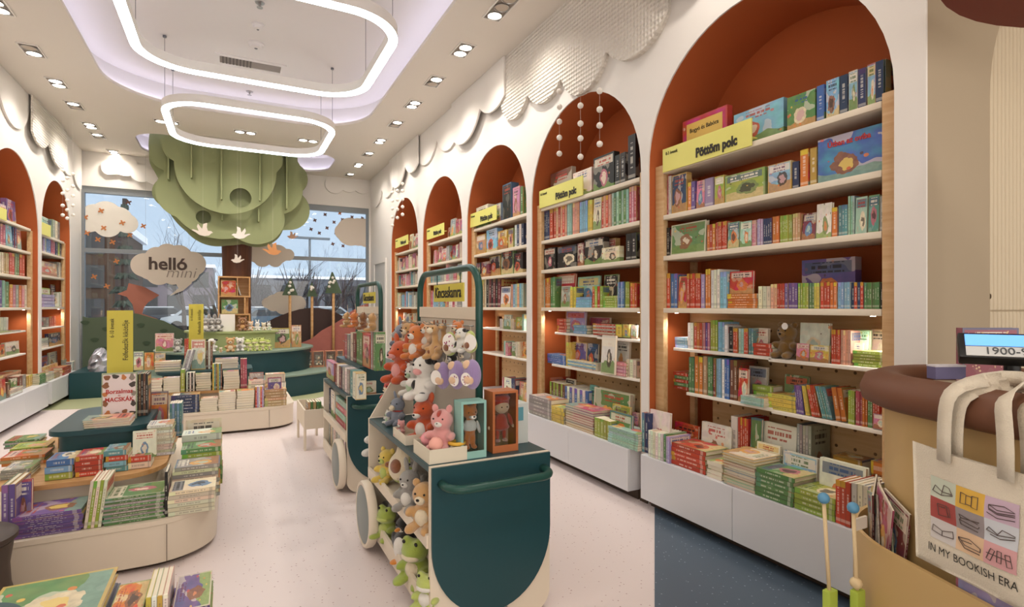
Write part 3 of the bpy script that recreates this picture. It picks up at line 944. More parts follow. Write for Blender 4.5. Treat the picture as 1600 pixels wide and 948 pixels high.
def unit_book(kind):
    bm = NB()
    if kind == 'box':
        add_box(bm, 0, 1, 0, 1, 0, 1)
        bmesh.ops.recalc_face_normals(bm, faces=bm.faces[:])
        for f in bm.faces:
            f.material_index = 1 if f.normal.y < -.5 else 0
    elif kind == 'hard':
        t = .09
        add_box(bm, 0, t, 0, 1, 0, 1, mi=0)
        add_box(bm, 1 - t, 1, 0, 1, 0, 1, mi=0)
        add_box(bm, t, 1 - t, 0, .03, 0, 1, mi=1)
        bmesh.ops.recalc_face_normals(bm, faces=bm.faces[:])
        for f in bm.faces:
            if f.normal.y < -.5: f.material_index = 1
    elif kind == 'soft':
        t = .04
        add_box(bm, 0, t, 0, 1, 0, 1, mi=0)
        add_box(bm, 1 - t, 1, 0, 1, 0, 1, mi=0)
        add_box(bm, t, 1 - t, 0, .015, 0, 1, mi=1)
        bmesh.ops.recalc_face_normals(bm, faces=bm.faces[:])
        for f in bm.faces:
            if f.normal.y < -.5: f.material_index = 1
    me = bpy.data.meshes.new(kind + '_book'); bm.to_mesh(me); bm.free()
    me.materials.append(M_ART); me.materials.append(M_SPINE)
    return me
UB = {k: unit_book(k) for k in ('hard', 'soft', 'box')}
def pages_mesh(t, i):
    bm = NB(); add_box(bm, t, 1 - t, .02, 1 - i, i * .6, 1 - i * .6)
    me = bpy.data.meshes.new('page_block'); bm.to_mesh(me); bm.free(); me.materials.append(PAPER); return me
UP = {'hard': pages_mesh(.09, .03), 'soft': pages_mesh(.04, .004)}
KINDS = {'n': ('storybook', 'hard', 'storybook'), 'p': ('paperback', 'soft', 'paperback'), 'h': ('hardcover_book', 'hard', 'hardcover book'), 'c': ('picture_book', 'hard', 'picture book'),
         'g': ('game_box', 'box', 'game box'), 'b': ('board_book', 'hard', 'board book'), 'a': ('activity_book', 'soft', 'activity book'), 'm': ('magazine', 'soft', 'magazine')}
PAL = dict(red='C7452B', orange='D9772E', yellow='D8BE4A', lime='9DAE3E', green='5E8A4E', mint='9CC4B0', teal='5C9494', sky='7FAFCB', blue='4A6FB0', navy='2F3E63', purple='6E5490', lilac='A695BE',
           pink='CF7E8C', rose='B9505E', peach='DCA07E', white='E2DCCE', cream='DCCFB2', grey='9A9890', black='2B2726', brown='7A4E34', tan='BE9A68', maroon='7C343A', gold='C69A3C', dusty='9C5866')
def _soft(h):
    v = [int(h[i:i + 2], 16) for i in (0, 2, 4)]; g = sum(v) / 3
    return ''.join('%02X' % int(max(0, min(255, g + (q - g) * .88))) for q in v)
PAL = {k: _soft(h) for k, h in PAL.items()}
PALL = {k: lin(v) for k, v in PAL.items()}
USED = {}
def uniq(cands):
    for c in cands:
        c = c.strip()
        if c not in USED and len(c.split()) <= 16:
            USED[c] = 1
            return c
    for c in list(cands):
        for a, b in ((' hardcover books', ' hardcovers'), (' the first table', ' first table'), (' of the second cart', ' of second cart'), ('stack of ', 'pile of '), (' peg shelf', ' peg board'), (' upright ', ' ')):
            c = c.replace(a, b)
        if c not in USED and len(c.split()) <= 16:
            USED[c] = 1
            return c
    k = 2
    while True:
        for c in cands:
            q = c.replace(',', ', %s such' % ORD[k - 1], 1) if ',' in c else c + ' %s such' % ORD[k - 1]
            if q not in USED and len(q.split()) <= 16:
                USED[q] = 1
                return q
        k += 1
        if k > 40:
            return cands[0]
NBOOK = 0
def book(zone, kind, color, M, dims, label, group, busy=.6, pages=True):
    """M: local matrix of the book's own frame (x thickness, y depth, z height)"""
    global NBOOK
    NBOOK += 1
    name, mk, _ = KINDS[kind]
    o = bpy.data.objects.new(name, UB[mk])
    COL.objects.link(o)
    o.matrix_world = T((0, 0, .0012)) @ zone.M @ M @ Matrix.Diagonal((*dims, 1))
    c = PALL[color]
    j = [max(.0, v * random.uniform(.88, 1.1)) for v in c[:3]]
    o.color = (*j, busy)
    tag(o, label, name.replace('_', ' ') if kind in 'gm' else 'book', group)
    if mk != 'box':
        p = bpy.data.objects.new('page_block', UP[mk]); COL.objects.link(p); p.parent = o
    return o
def Rm(a, ax): return Matrix.Rotation(a, 4, ax)
FACE = Rm(-PI / 2, 'Z')               # front cover to the viewer, spine at the left
def M_v(x, y, z, lean, h):
    return T((x, y, z)) @ Rm(lean, 'Y')
def n_pl(noun, n): return noun if n == 1 else (noun[:-2] + 'xes' if noun.endswith('ox') and False else noun + ('es' if noun.endswith('x') else 's'))

def run(zone, place, group, z, spec, yp=.03, prev=None, dmax=.27, bot=None):
    """spec = (px0, px1, ytop, mode, n, colour, kind, {extra}) read off the photograph at the plane y = yp of the zone"""
    px0, px1, yt, mode, n, col, kind = spec[:7]
    ex = spec[7] if len(spec) > 7 else {}
    y = ex.get('y', yp)
    z = ex.get('z', z)
    xa, _ = zone.hit(px0, yt, y); xb, _ = zone.hit(px1, yt, y)
    if getattr(zone, 'lim', 0) and y > -.001:
        xa, xb = max(xa, -zone.lim), min(xb, zone.lim)
    xm, zt = zone.hit((px0 + px1) / 2, yt, y)
    return put(zone, place, group, z, xa, xb, max(.012, zt - z), mode, n, col, kind, y, prev, dmax, ex)

def put(zone, place, group, z, xa, xb, h, mode, n, col, kind, y, prev=None, dmax=.27, ex={}):
    name, mk, noun = KINDS[kind]
    w = xb - xa
    busy = ex.get('busy', {'v': .35, 'f': .75, 's': .6}[mode])
    what = ex.get('what')
    cols = col.split('/')
    cn = ' and '.join(cols) if len(cols) < 3 else 'mixed colour'
    out = []
    pv = (' beside the %s' % prev) if prev else ''
    ppl = ', ' + place
    if mode == 'v':
        t = w / n
        lean = ex.get('lean', 0.0)
        d = min(dmax, ex.get('d', max(.12, h * .72)))
        for i in range(n):
            c = cols[i % len(cols)] if not ex.get('blocks') else cols[min(len(cols) - 1, i * len(cols) // n)]
            hh = h * random.uniform(.985, 1.0)
            m = M_v(xa + i * t, y + random.uniform(0, .008), z + (max(0, math.sin(-lean) * t) if lean < 0 else t * math.sin(lean)), lean, hh)
            wd = what or ('%s-spined' % c + ' ' + noun)
            if n == 1:
                lb = uniq(['single upright ' + wd + ppl, 'single upright ' + wd + pv + ppl])
            else:
                lb = uniq(['%s of %s upright %s%s' % (ORD[i], CARD[n] if n < 21 else n, (cn + '-spined ' + n_pl(noun, 2)) if not what else what, ppl), '%s of %s %s%s%s' % (ORD[i], CARD[n] if n < 21 else n, (cn + ' ' + n_pl(noun, 2)) if not what else what, pv, ppl)])
            out.append(book(zone, kind, c, m, (t * .965, d, hh), lb, group, busy))
    elif mode == 'f':
        tt = ex.get('t', .02 if kind != 'g' else .05)
        tilt = ex.get('tilt', -.05 if kind != 'g' else 0)
        for i in range(n):
            ww = w / n
            m = T((xa + i * ww, y, z)) @ Rm(tilt, 'X') @ T((0, tt, 0)) @ FACE
            # the book's own +x (front cover) faces -y, its +y runs along +x
            m = T((xa + i * ww + .004, y + tt, z + tt * math.sin(-tilt))) @ T((0, -tt, 0)) @ Rm(tilt, 'X') @ T((0, tt, 0)) @ Matrix(((0, 1, 0, 0), (-1, 0, 0, 0), (0, 0, 1, 0), (0, 0, 0, 1)))
            wd = (what or '%s %s' % (cn, noun))
            pre = 'face-out ' if not what else ''
            lb = uniq([(pre + wd if n == 1 else '%s of %s %s' % (ORD[i], CARD[n], pre + wd)) + ppl, (pre + wd) + pv + ppl])
            out.append(book(zone, kind, cols[i % len(cols)], m, (tt, ww * .97, h), lb, group, busy))
    elif mode == 's':
        t = h / n
        d = ex.get('d', min(dmax, max(.15, w * .75)))
        if ex.get('flip') == 2: d = ex['d']
        for i in range(n):
            jx, jy = random.uniform(-.006, .006), random.uniform(0, .008)
            c = cols[i % len(cols)]
            m = T((xa + jx, y + jy, z + i * t))
            if ex.get('flip'):       # page edges to the viewer
                m = m @ T((0, d, 0)) @ Matrix(((0, 0, 1, 0), (0, -1, 0, 0), (1, 0, 0, 0), (0, 0, 0, 1)))
            else:                    # spine to the viewer
                m = m @ T((w, 0, 0)) @ Matrix(((0, 0, -1, 0), (0, 1, 0, 0), (1, 0, 0, 0), (0, 0, 0, 1)))
            wd = (what or '%s %s' % (cn, n_pl(noun, 2)))
            k = n - 1 - i
            if n == 1:
                lb = uniq(['single %s %s lying flat' % (cn, noun) + ppl, 'single %s %s lying flat' % (cn, noun) + pv + ppl])
            else:
                lb = uniq(['%s from top, stack of %s %s%s' % (ORD[k], CARD[n], wd, ppl), '%s from top, %s stacked %s%s%s' % (ORD[k], CARD[n], wd, pv, ppl)])
            out.append(book(zone, kind, c, m, (t * .97, d, w), lb, group, busy))
    return out

def row(zone, place, group, z, specs, yp=.03, dmax=.27):
    prev = None
    for s in specs:
        run(zone, place, group, z, s, yp, prev, dmax)
        prev = (s[5].split('/')[0] + ' ' + ('ones' if s[4] > 1 else 'one'))
# ---------------- first right arch
A1 = 'first right arch'
Z1 = RZ[0]
G = 'books and games on the top shelf of the first right arch'
row(Z1, 'top shelf, ' + A1, G, TOPZ[0], [
    (1066, 1138, 177, 'f', 1, 'red', 'g', {'what': 'red game box with yellow title panel', 'y': .12, 'busy': .99}),
    (1146, 1226, 166, 'f', 1, 'sky', 'g', {'what': 'pale blue game box with a walking girl', 'y': .06, 't': .06}),
    (1229, 1274, 146, 'f', 1, 'green', 'g', {'what': 'wide green and blue game box', 't': .05, 'busy': .9}),
    (1276, 1288, 133, 'v', 1, 'blue', 'g', {'d': .2, 'busy': .5}),
    (1290, 1310, 124, 'f', 1, 'sky', 'g', {'what': 'first blue farm game box front', 'busy': .95}), (1311, 1324, 117, 'v', 1, 'navy', 'g', {'d': .2}),
    (1325, 1339, 111, 'f', 1, 'sky', 'g', {'what': 'second blue farm game box front', 'busy': .95}), (1340, 1353, 106, 'v', 1, 'navy', 'g', {'d': .2}),
    (1354, 1367, 100, 'f', 1, 'sky', 'g', {'what': 'third blue farm game box front', 'busy': .95}), (1368, 1381, 94, 'v', 1, 'navy', 'g', {'d': .2}),
    (1382, 1394, 90, 'f', 1, 'sky', 'g', {'what': 'last blue farm game box front by the upright', 'busy': .95})], dmax=.25)
G = 'books and games on the second shelf of the first right arch'
row(Z1, 'second shelf, ' + A1, G, TOPZ[1], [
    (1038, 1043, 272, 'v', 2, 'rose', 'h'), (1044, 1048, 274, 'v', 2, 'white', 'p'), (1049, 1073, 272, 'f', 1, 'navy', 'g', {'what': 'dark pine forest game box', 'busy': .8}), (1074, 1086, 284, 'v', 2, 'orange/purple', 'g', {'d': .15}),
    (1087, 1100, 282, 'f', 1, 'pink', 'c'), (1101, 1115, 278, 'v', 1, 'lilac', 'g', {'d': .15}), (1116, 1131, 275, 'f', 1, 'lime', 'g', {'t': .04}), (1132, 1196, 268, 'f', 1, 'lime', 'g', {'what': 'pale green picnic game box with oval picture', 'busy': .8}),
    (1190, 1205, 262, 'v', 1, 'blue', 'g', {'y': .1, 'd': .15}), (1199, 1236, 255, 'f', 1, 'sky', 'g', {'what': 'light blue game box with pink figures', 'busy': .85}), (1237, 1247, 252, 'v', 1, 'navy', 'g', {'d': .2}),
    (1250, 1263, 233, 'v', 1, 'orange', 'g', {'d': .2, 'busy': .9}), (1265, 1276, 230, 'v', 1, 'gold', 'g', {'d': .2}), (1277, 1381, 206, 'f', 1, 'blue', 'g', {'what': 'big blue road game box with red title', 't': .06, 'busy': .99})])
G = 'books on the third shelf of the first right arch'
row(Z1, 'third shelf, ' + A1, G, TOPZ[2], [
    (1039, 1046, 356, 'v', 1, 'black', 'p'), (1047, 1103, 348, 'f', 1, 'green', 'c', {'what': 'large landscape book with orange hill', 't': .03, 'busy': .85}), (1104, 1117, 350, 'v', 3, 'orange/red', 'p'), (1118, 1135, 346, 'v', 6, 'red', 'p'),
    (1136, 1154, 347, 'f', 1, 'teal', 'c', {'busy': .9}), (1155, 1173, 346, 'f', 1, 'mint', 'c', {'busy': .9}), (1174, 1181, 344, 'v', 2, 'pink', 'p'), (1182, 1191, 342, 'v', 3, 'lilac', 'p'), (1192, 1205, 341, 'v', 4, 'navy', 'p'),
    (1206, 1217, 338, 'v', 2, 'orange', 'h'), (1218, 1237, 336, 'v', 6, 'lime', 'p'), (1238, 1250, 333, 'v', 3, 'tan', 'p'), (1251, 1272, 333, 'f', 1, 'maroon', 'c', {'tilt': -.16}), (1274, 1298, 318, 'f', 1, 'white', 'c', {'what': 'pale book with a girl and flowers', 'busy': 1.0}),
    (1299, 1308, 324, 'v', 1, 'orange', 'h'), (1309, 1324, 320, 'v', 3, 'teal', 'h'), (1325, 1334, 306, 'v', 3, 'mint', 'h'), (1335, 1353, 308, 'f', 1, 'mint', 'c', {'busy': .3, 't': .03}), (1355, 1372, 305, 'f', 1, 'teal', 'c', {'busy': .3, 't': .03}), (1374, 1382, 306, 'v', 1, 'grey', 'h')])
G = 'books on the fourth shelf of the first right arch'
row(Z1, 'fourth shelf, ' + A1, G, TOPZ[3], [
    (1039, 1047, 427, 'v', 1, 'red', 'h'), (1048, 1058, 427, 'v', 2, 'blue', 'p'), (1059, 1072, 432, 'f', 1, 'red', 'c', {'t': .02}), (1073, 1094, 427, 'v', 5, 'red', 'h'), (1095, 1101, 428, 'v', 1, 'lilac', 'p'), (1102, 1109, 420, 'v', 2, 'orange', 'p'),
    (1110, 1124, 421, 'v', 3, 'white', 'h'), (1125, 1135, 424, 'v', 2, 'sky', 'h'), (1137, 1183, 459, 's', 6, 'orange', 'p', {'d': .2}),
    (1184, 1203, 447, 'v', 3, 'cream', 'p'), (1204, 1213, 444, 'v', 2, 'peach', 'p'), (1214, 1225, 443, 'v', 4, 'red', 'p'), (1226, 1246, 442, 'v', 4, 'purple', 'p'), (1247, 1263, 442, 'v', 5, 'lime', 'p'), (1264, 1271, 442, 'v', 2, 'green', 'p'), (1272, 1280, 442, 'v', 2, 'yellow', 'p'),
    (1281, 1296, 441, 'v', 3, 'red', 'p'), (1297, 1307, 441, 'v', 2, 'orange', 'p'), (1308, 1328, 441, 'v', 4, 'sky', 'p'), (1329, 1349, 441, 'v', 4, 'navy/red', 'p'), (1350, 1374, 441, 'v', 6, 'green', 'p'), (1375, 1382, 442, 'v', 2, 'black', 'p')])
run(Z1, 'behind the paperbacks, fourth shelf, ' + A1, G, TOPZ[3], (1252, 1338, 404, 'f', 1, 'purple', 'g', {'y': .22, 't': .06, 'busy': .8, 'what': 'purple and yellow owl game box'}))
_, zt = Z1.hit(1160, 424, .08)
run(Z1, 'on the orange stack, fourth shelf, ' + A1, G, TOPZ[3], (1139, 1176, 424, 'f', 1, 'red', 'c', {'y': .05, 'z': Z1.hit(1160, 459, .05)[1], 't': .02, 'what': 'red book with three ovals', 'busy': .5}))
G = 'books on the fifth shelves of the first right arch'
P5 = 'upper peg shelf, ' + A1
row(Z1, P5, G, 1.19, [
    (1054, 1073, 527, 's', 3, 'sky', 'a', {'d': .2}), (1074, 1083, 504, 'v', 2, 'white', 'h'), (1084, 1097, 504, 'v', 3, 'red/orange', 'h'), (1098, 1108, 504, 'v', 3, 'pink/purple', 'h'), (1109, 1120, 500, 'v', 3, 'lime', 'h'), (1121, 1131, 503, 'v', 3, 'sky', 'h'), (1132, 1137, 508, 'v', 1, 'white', 'h'), (1138, 1144, 510, 'v', 1, 'black', 'h'),
    (1145, 1152, 513, 'v', 2, 'red', 'p'), (1153, 1161, 513, 'v', 2, 'mint', 'p'), (1162, 1168, 513, 'v', 2, 'red', 'p'), (1169, 1176, 513, 'v', 2, 'teal', 'p'), (1177, 1199, 513, 'f', 1, 'cream', 'c', {'y': .12, 'busy': .5}), (1177, 1206, 537, 's', 3, 'red', 'b', {'y': .05, 'd': .06})], yp=.07)
row(Z1, P5, G, 1.18, [
    (1248, 1296, 505, 'f', 1, 'white', 'c', {'what': 'white and blue book with a puppy', 'y': .14, 'busy': .99}), (1243, 1263, 537, 'f', 1, 'pink', 'c', {'busy': .7}), (1264, 1294, 540, 'f', 1, 'yellow', 'c', {'busy': .8}),
    (1298, 1312, 515, 'v', 4, 'red', 'h'), (1313, 1329, 516, 'v', 4, 'peach', 'p'), (1331, 1357, 516, 'f', 1, 'mint', 'c', {'y': .15}), (1331, 1346, 536, 'f', 1, 'cream', 'c', {'y': .1}), (1332, 1381, 549, 's', 5, 'lime', 'p', {'d': .14, 'y': .07}), (1359, 1382, 515, 'f', 1, 'cream', 'c', {'y': .24, 'busy': .4})], yp=.07)
P6 = 'lower peg shelf, ' + A1
row(Z1, P6, G.replace('fifth', 'sixth'), .875, [
    (1076, 1084, 558, 'v', 2, 'green', 'h'), (1085, 1097, 557, 'v', 2, 'orange', 'h'), (1098, 1104, 557, 'v', 1, 'tan', 'p'), (1105, 1113, 558, 'v', 2, 'green', 'h'), (1114, 1117, 559, 'v', 1, 'maroon', 'p'), (1118, 1126, 560, 'v', 2, 'sky', 'h'), (1127, 1131, 561, 'v', 1, 'white', 'h'), (1132, 1139, 561, 'v', 2, 'blue', 'h'), (1140, 1151, 562, 'v', 2, 'brown', 'h'),
    (1152, 1167, 576, 'f', 1, 'red', 'c'), (1168, 1197, 573, 'f', 1, 'grey', 'c', {'y': .15, 'busy': .4}), (1176, 1208, 602, 's', 3, 'lime', 'b', {'y': .12, 'd': .1}), (1157, 1193, 620, 's', 5, 'mint', 'p', {'y': .02, 'd': .1})], yp=.07)
row(Z1, P6, G.replace('fifth', 'sixth'), .865, [
    (1224, 1262, 587, 'f', 1, 'green', 'c', {'y': .2}), (1200, 1243, 617, 's', 4, 'yellow', 'p', {'d': .13, 'y': .07}), (1244, 1256, 603, 'v', 4, 'purple', 'p', {'lean': -.12}), (1258, 1265, 604, 'v', 2, 'yellow', 'p', {'lean': -.15}), (1268, 1281, 603, 'v', 4, 'red', 'p', {'lean': -.2}), (1285, 1301, 605, 'v', 5, 'teal', 'p', {'lean': -.25}), (1306, 1322, 608, 'v', 2, 'orange', 'h', {'lean': -.15}),
    (1324, 1335, 610, 'v', 3, 'lime', 'p'), (1336, 1346, 611, 'v', 3, 'rose', 'p'), (1347, 1354, 612, 'v', 2, 'orange', 'p'), (1355, 1362, 612, 'v', 2, 'green', 'p'), (1363, 1374, 613, 'v', 3, 'red', 'h'), (1363, 1382, 648, 'f', 1, 'pink', 'b', {'y': .06, 't': .03})], yp=.07)
Z1b = Z1
run(Z1, 'orange niche side, ' + A1, G, .79, (1041, 1075, 581, 's', 5, 'red/green', 'b', {'z': .875, 'y': .1, 'd': .16, 'what': 'mixed mini board books'}))
# on the low cabinet
G = 'books on the low cabinet of the first right arch'
PC = 'low cabinet, ' + A1
CZ = .40
row(Z1, PC, G, CZ, [
    (1003, 1012, 645, 'v', 2, 'teal/navy', 'h', {'y': -.12, 'd': .2}), (1013, 1045, 643, 'f', 1, 'white', 'c', {'what': 'white book with a crowd of footballers', 'y': -.08, 'busy': 1.0, 't': .02}),
    (1012, 1035, 675, 'v', 6, 'white', 'c', {'y': -.165, 'd': .2}), (1036, 1039, 678, 'v', 1, 'green', 'c', {'y': -.165, 'd': .2}), (1040, 1046, 682, 'v', 2, 'lilac', 'c', {'y': -.165, 'd': .2}),
    (1047, 1101, 698, 's', 5, 'red', 'h', {'y': -.15, 'd': .22}), (1048, 1090, 662, 'f', 1, 'red', 'c', {'what': 'red book with white figures', 'y': .1, 'busy': .6}), (1094, 1142, 664, 'f', 1, 'white', 'c', {'what': 'white comic strip book', 'y': .08, 't': .03, 'busy': .9}),
    (1104, 1127, 722, 's', 4, 'peach/cream', 'p', {'y': -.15, 'd': .14, 'flip': 1}), (1141, 1152, 650, 'v', 1, 'white', 'h', {'y': .1, 'd': .2}), (1153, 1169, 653, 'v', 5, 'red', 'h', {'y': .1, 'd': .2}), (1170, 1187, 654, 'f', 1, 'green', 'c', {'y': .1, 'busy': 1.0}),
    (1189, 1243, 664, 'f', 1, 'white', 'c', {'what': 'plain white book with red title lines', 'y': .13, 't': .03, 'busy': .12}), (1244, 1267, 664, 'v', 5, 'grey', 'h', {'y': .12, 'd': .18}),
    (1128, 1178, 712, 's', 11, 'cream/mint', 'h', {'y': -.165, 'd': .24, 'flip': 1}), (1155, 1212, 706, 's', 6, 'green/red', 'h', {'y': .04, 'd': .07}), (1181, 1218, 694, 'f', 1, 'white', 'c', {'y': .08, 'z': .5, 'busy': .5}),
    (1221, 1276, 711, 'f', 1, 'sky', 'c', {'what': 'blue and white town picture book', 'y': .03, 't': .03, 'busy': .9}), (1278, 1352, 724, 'f', 1, 'white', 'c', {'what': 'white book with a wreath round a pond', 'y': .0, 't': .03, 'busy': .8}),
    (1180, 1239, 739, 's', 6, 'green', 'h', {'y': -.165, 'd': .2}), (1240, 1303, 770, 's', 4, 'lime', 'h', {'y': -.165, 'd': .2}), (1305, 1329, 752, 'v', 3, 'red', 'h', {'y': -.16, 'd': .24}), (1330, 1356, 757, 'v', 3, 'cream', 'c', {'y': -.16, 'd': .24}),
    (1361, 1388, 722, 's', 4, 'orange', 'h', {'y': .1, 'd': .2}), (1300, 1345, 714, 's', 2, 'gold', 'c', {'y': .19, 'd': .12})], dmax=.28)
# ---------------- second right arch
A2 = 'second right arch'
Z2 = RZ[1]
G = 'boxes on the top shelf of the second right arch'
row(Z2, 'top shelf, ' + A2, G, TOPZ[0], [
    (860, 894, 266, 'f', 1, 'brown', 'g', {'what': 'brown and black puzzle box', 'y': .1, 'busy': .9}), (895, 925, 266, 'f', 1, 'white', 'g', {'what': 'pale grey puzzle box', 'y': .06, 'busy': .6}), (927, 960, 242, 'f', 1, 'black', 'g', {'what': 'black puzzle box with a big blue picture', 'busy': .5, 't': .06}), (961, 977, 240, 'v', 2, 'black', 'g', {'d': .2}), (981, 993, 210, 'v', 1, 'black', 'g', {'d': .2})])
G = 'books on the second shelf of the second right arch'
row(Z2, 'second shelf, ' + A2, G, TOPZ[1], [
    (844, 858, 327, 'v', 3, 'navy', 'n'), (859, 864, 326, 'v', 1, 'red', 'n'), (865, 885, 321, 'v', 6, 'red/peach', 'n'), (886, 893, 318, 'v', 2, 'mint', 'n'), (894, 904, 316, 'v', 3, 'peach', 'n'), (905, 917, 314, 'v', 4, 'sky', 'n'), (918, 925, 312, 'v', 2, 'yellow', 'n'), (926, 938, 309, 'f', 1, 'cream', 'c', {'busy': .8}), (939, 954, 305, 'v', 4, 'red/peach', 'n'), (955, 982, 298, 'v', 7, 'mint/green', 'n'), (983, 994, 291, 'v', 3, 'rose/pink', 'n')])
G = 'boxes on the third shelf of the second right arch'
row(Z2, 'third shelf, ' + A2, G, TOPZ[2], [
    (845, 868, 388, 'f', 1, 'black', 'g', {'what': 'black puzzle box with blue window', 'busy': .4}), (871, 901, 384, 'f', 1, 'black', 'g', {'what': 'black puzzle box with green window', 'busy': .4}), (902, 912, 380, 'f', 1, 'maroon', 'g', {}), (913, 944, 373, 'f', 1, 'black', 'g', {'what': 'black puzzle box with red teapot', 'busy': .7, 't': .06}), (945, 962, 373, 'f', 1, 'grey', 'g', {'y': .12}), (940, 968, 386, 'f', 1, 'cream', 'g', {'what': 'small cream domino box', 'y': .02, 'busy': .9}), (978, 994, 364, 'v', 2, 'black', 'g', {'d': .2})])
G = 'books on the fourth shelf of the second right arch'
row(Z2, 'fourth shelf, ' + A2, G, TOPZ[3], [
    (845, 850, 436, 'v', 2, 'white', 'p'), (851, 859, 434, 'v', 3, 'orange', 'p'), (860, 867, 433, 'v', 2, 'green', 'h'), (868, 898, 428, 'f', 1, 'red', 'c', {'what': 'tall red picture book', 'y': .1, 'busy': .5}), (876, 890, 447, 'f', 1, 'grey', 'c', {'y': .04}), (891, 899, 448, 'v', 2, 'yellow', 'p'), (901, 936, 432, 'f', 1, 'mint', 'c', {'what': 'pale book with palm trees', 'y': .12}), (900, 924, 464, 's', 4, 'sky', 'b', {'d': .1}), (925, 941, 447, 'v', 4, 'red/lime', 'p'), (942, 964, 429, 'f', 1, 'black', 'c', {'what': 'dark book with purple animal', 'y': .1}), (942, 963, 462, 's', 5, 'lime', 'p', {'d': .1}), (964, 975, 440, 'v', 4, 'sky/blue', 'p'), (976, 983, 440, 'v', 2, 'lime', 'p'), (984, 994, 442, 'v', 3, 'red/orange', 'p')])
P = 'upper peg shelf, ' + A2
G = 'books on the peg shelves of the second right arch'
row(Z2, P, G, 1.235, [
    (870, 884, 498, 's', 4, 'red', 'b', {'d': .12}), (884, 914, 487, 'f', 1, 'lilac', 'c', {'what': 'purple book with a black cow', 'y': .12, 'busy': .6}), (896, 916, 508, 's', 3, 'sky', 'b', {'d': .1}), (920, 953, 496, 'f', 1, 'rose', 'c', {'y': .2}), (926, 961, 506, 's', 7, 'red/cream', 'p', {'d': .14}), (962, 972, 507, 'v', 1, 'yellow', 'g', {'d': .1}), (973, 983, 507, 'f', 1, 'yellow', 'g', {}), (985, 994, 508, 'f', 1, 'grey', 'b', {})], yp=.07)
P = 'lower peg shelf, ' + A2
row(Z2, P, G, .905, [
    (853, 883, 554, 's', 5, 'blue', 'b', {'d': .14}), (884, 892, 535, 'v', 2, 'yellow', 'c'), (893, 916, 535, 'f', 1, 'purple', 'c', {'y': .12}), (917, 933, 537, 'f', 1, 'navy', 'c', {'y': .12}), (886, 930, 564, 's', 5, 'cream/sky', 'p', {'d': .1, 'y': .06}), (938, 960, 524, 'f', 1, 'white', 'a', {'what': 'large white spiral book with small drawings', 'y': .03, 'busy': .5}), (961, 982, 534, 'f', 1, 'white', 'c', {'y': .14}), (958, 977, 566, 's', 4, 'pink', 'b', {'d': .1, 'y': .05}), (978, 994, 562, 'v', 3, 'cream', 'p')], yp=.07)
PC = 'low cabinet, ' + A2
G = 'books on the low cabinet of the second right arch'
row(Z2, PC, G, CZ, [
    (846, 860, 588, 'v', 2, 'red', 'h', {'y': .1}), (858, 881, 598, 'v', 8, 'lime/brown', 'p', {'y': .06}), (882, 896, 592, 'f', 1, 'black', 'c', {'y': .16}), (882, 918, 607, 'v', 9, 'blue/white', 'p', {'y': .06}), (919, 930, 602, 'f', 1, 'teal', 'c', {'y': .1}), (926, 984, 611, 'f', 1, 'green', 'c', {'what': 'large green book with brown forest picture', 'y': .05, 't': .05, 'busy': .9}), (955, 983, 634, 'f', 1, 'lime', 'c', {'y': .0}),
    (826, 860, 621, 's', 5, 'grey', 'a', {'y': -.16, 'd': .2}), (845, 880, 633, 's', 4, 'yellow', 'b', {'y': -.15, 'd': .2}), (882, 926, 637, 's', 9, 'rose', 'h', {'y': -.14, 'd': .2, 'flip': 1}), (928, 952, 655, 'v', 5, 'lime', 'p', {'y': -.15, 'd': .1}), (951, 987, 646, 'f', 1, 'green', 'c', {'y': -.08, 'busy': .5}), (950, 996, 672, 's', 7, 'mint', 'p', {'y': -.16, 'd': .18}), (986, 996, 645, 'f', 1, 'pink', 'c', {'y': .05})], dmax=.26)

# ---------------- the further arches: rows in the same mixture the photograph shows
def auto_row(zone, half, place, group, z, rnd, x0, x1, colors, kinds='p', faces=.25, hmin=.19, hmax=.26, y=.03, thick=.018):
    x = x0
    prev = None
    while x < x1 - .03:
        col = rnd.choice(colors)
        if rnd.random() < faces:
            w = min(rnd.uniform(.13, .22), x1 - x)
            if w > .07:
                put(zone, place, group, z, x, x + w, rnd.uniform(hmin, hmax), 'f', 1, col, rnd.choice('cg' if 'g' in kinds else 'c'), y + rnd.uniform(0, .05), prev)
            x += w + .01
        else:
            n = rnd.randint(2, 5)
            t = thick * rnd.uniform(.8, 1.5)
            w = min(n * t, x1 - x)
            n = max(1, int(w / t))
            put(zone, place, group, z, x, x + n * t, rnd.uniform(hmin, hmax), 'v', n, col, rnd.choice(kinds), y, prev)
            x += n * t + rnd.choice((.001, .001, .004, .03))
        prev = col + ' ones'

def flat_row(zone, place, group, z, rnd, x0, x1, colors, y, step=.24):
    x = x0; prev = None
    while x < x1 - .12:
        w = rnd.uniform(.17, .25); n = rnd.randint(3, 8)
        c = rnd.choice(colors)
        put(zone, place, group, z, x, min(x + w, x1), n * rnd.uniform(.011, .02), 's', n, c, rnd.choice('hcb'), y, prev, ex={'d': .19})
        x += w + rnd.uniform(.01, .06); prev = c + ' ones'
MIXC = ['red', 'orange', 'cream', 'white', 'sky', 'teal', 'pink', 'lilac', 'grey', 'navy', 'lime', 'rose', 'tan', 'peach', 'mint']
rnd = random.Random(31)
Z3 = RZ[2]
A3 = 'third right arch'
hh = .70
G = 'boxes and books in the third right arch'
row(Z3, 'top shelf, ' + A3, G, TOPZ[0], [(743, 763, 322, 'f', 1, 'cream', 'g', {'t': .1}), (767, 783, 319, 'f', 1, 'grey', 'g', {'t': .1}), (785, 799, 287, 'f', 1, 'black', 'g', {'what': 'tall black box with white horse', 'busy': .2, 't': .1}), (801, 812, 292, 'f', 1, 'pink', 'g', {'t': .08}), (813, 817, 291, 'v', 1, 'green', 'g')])
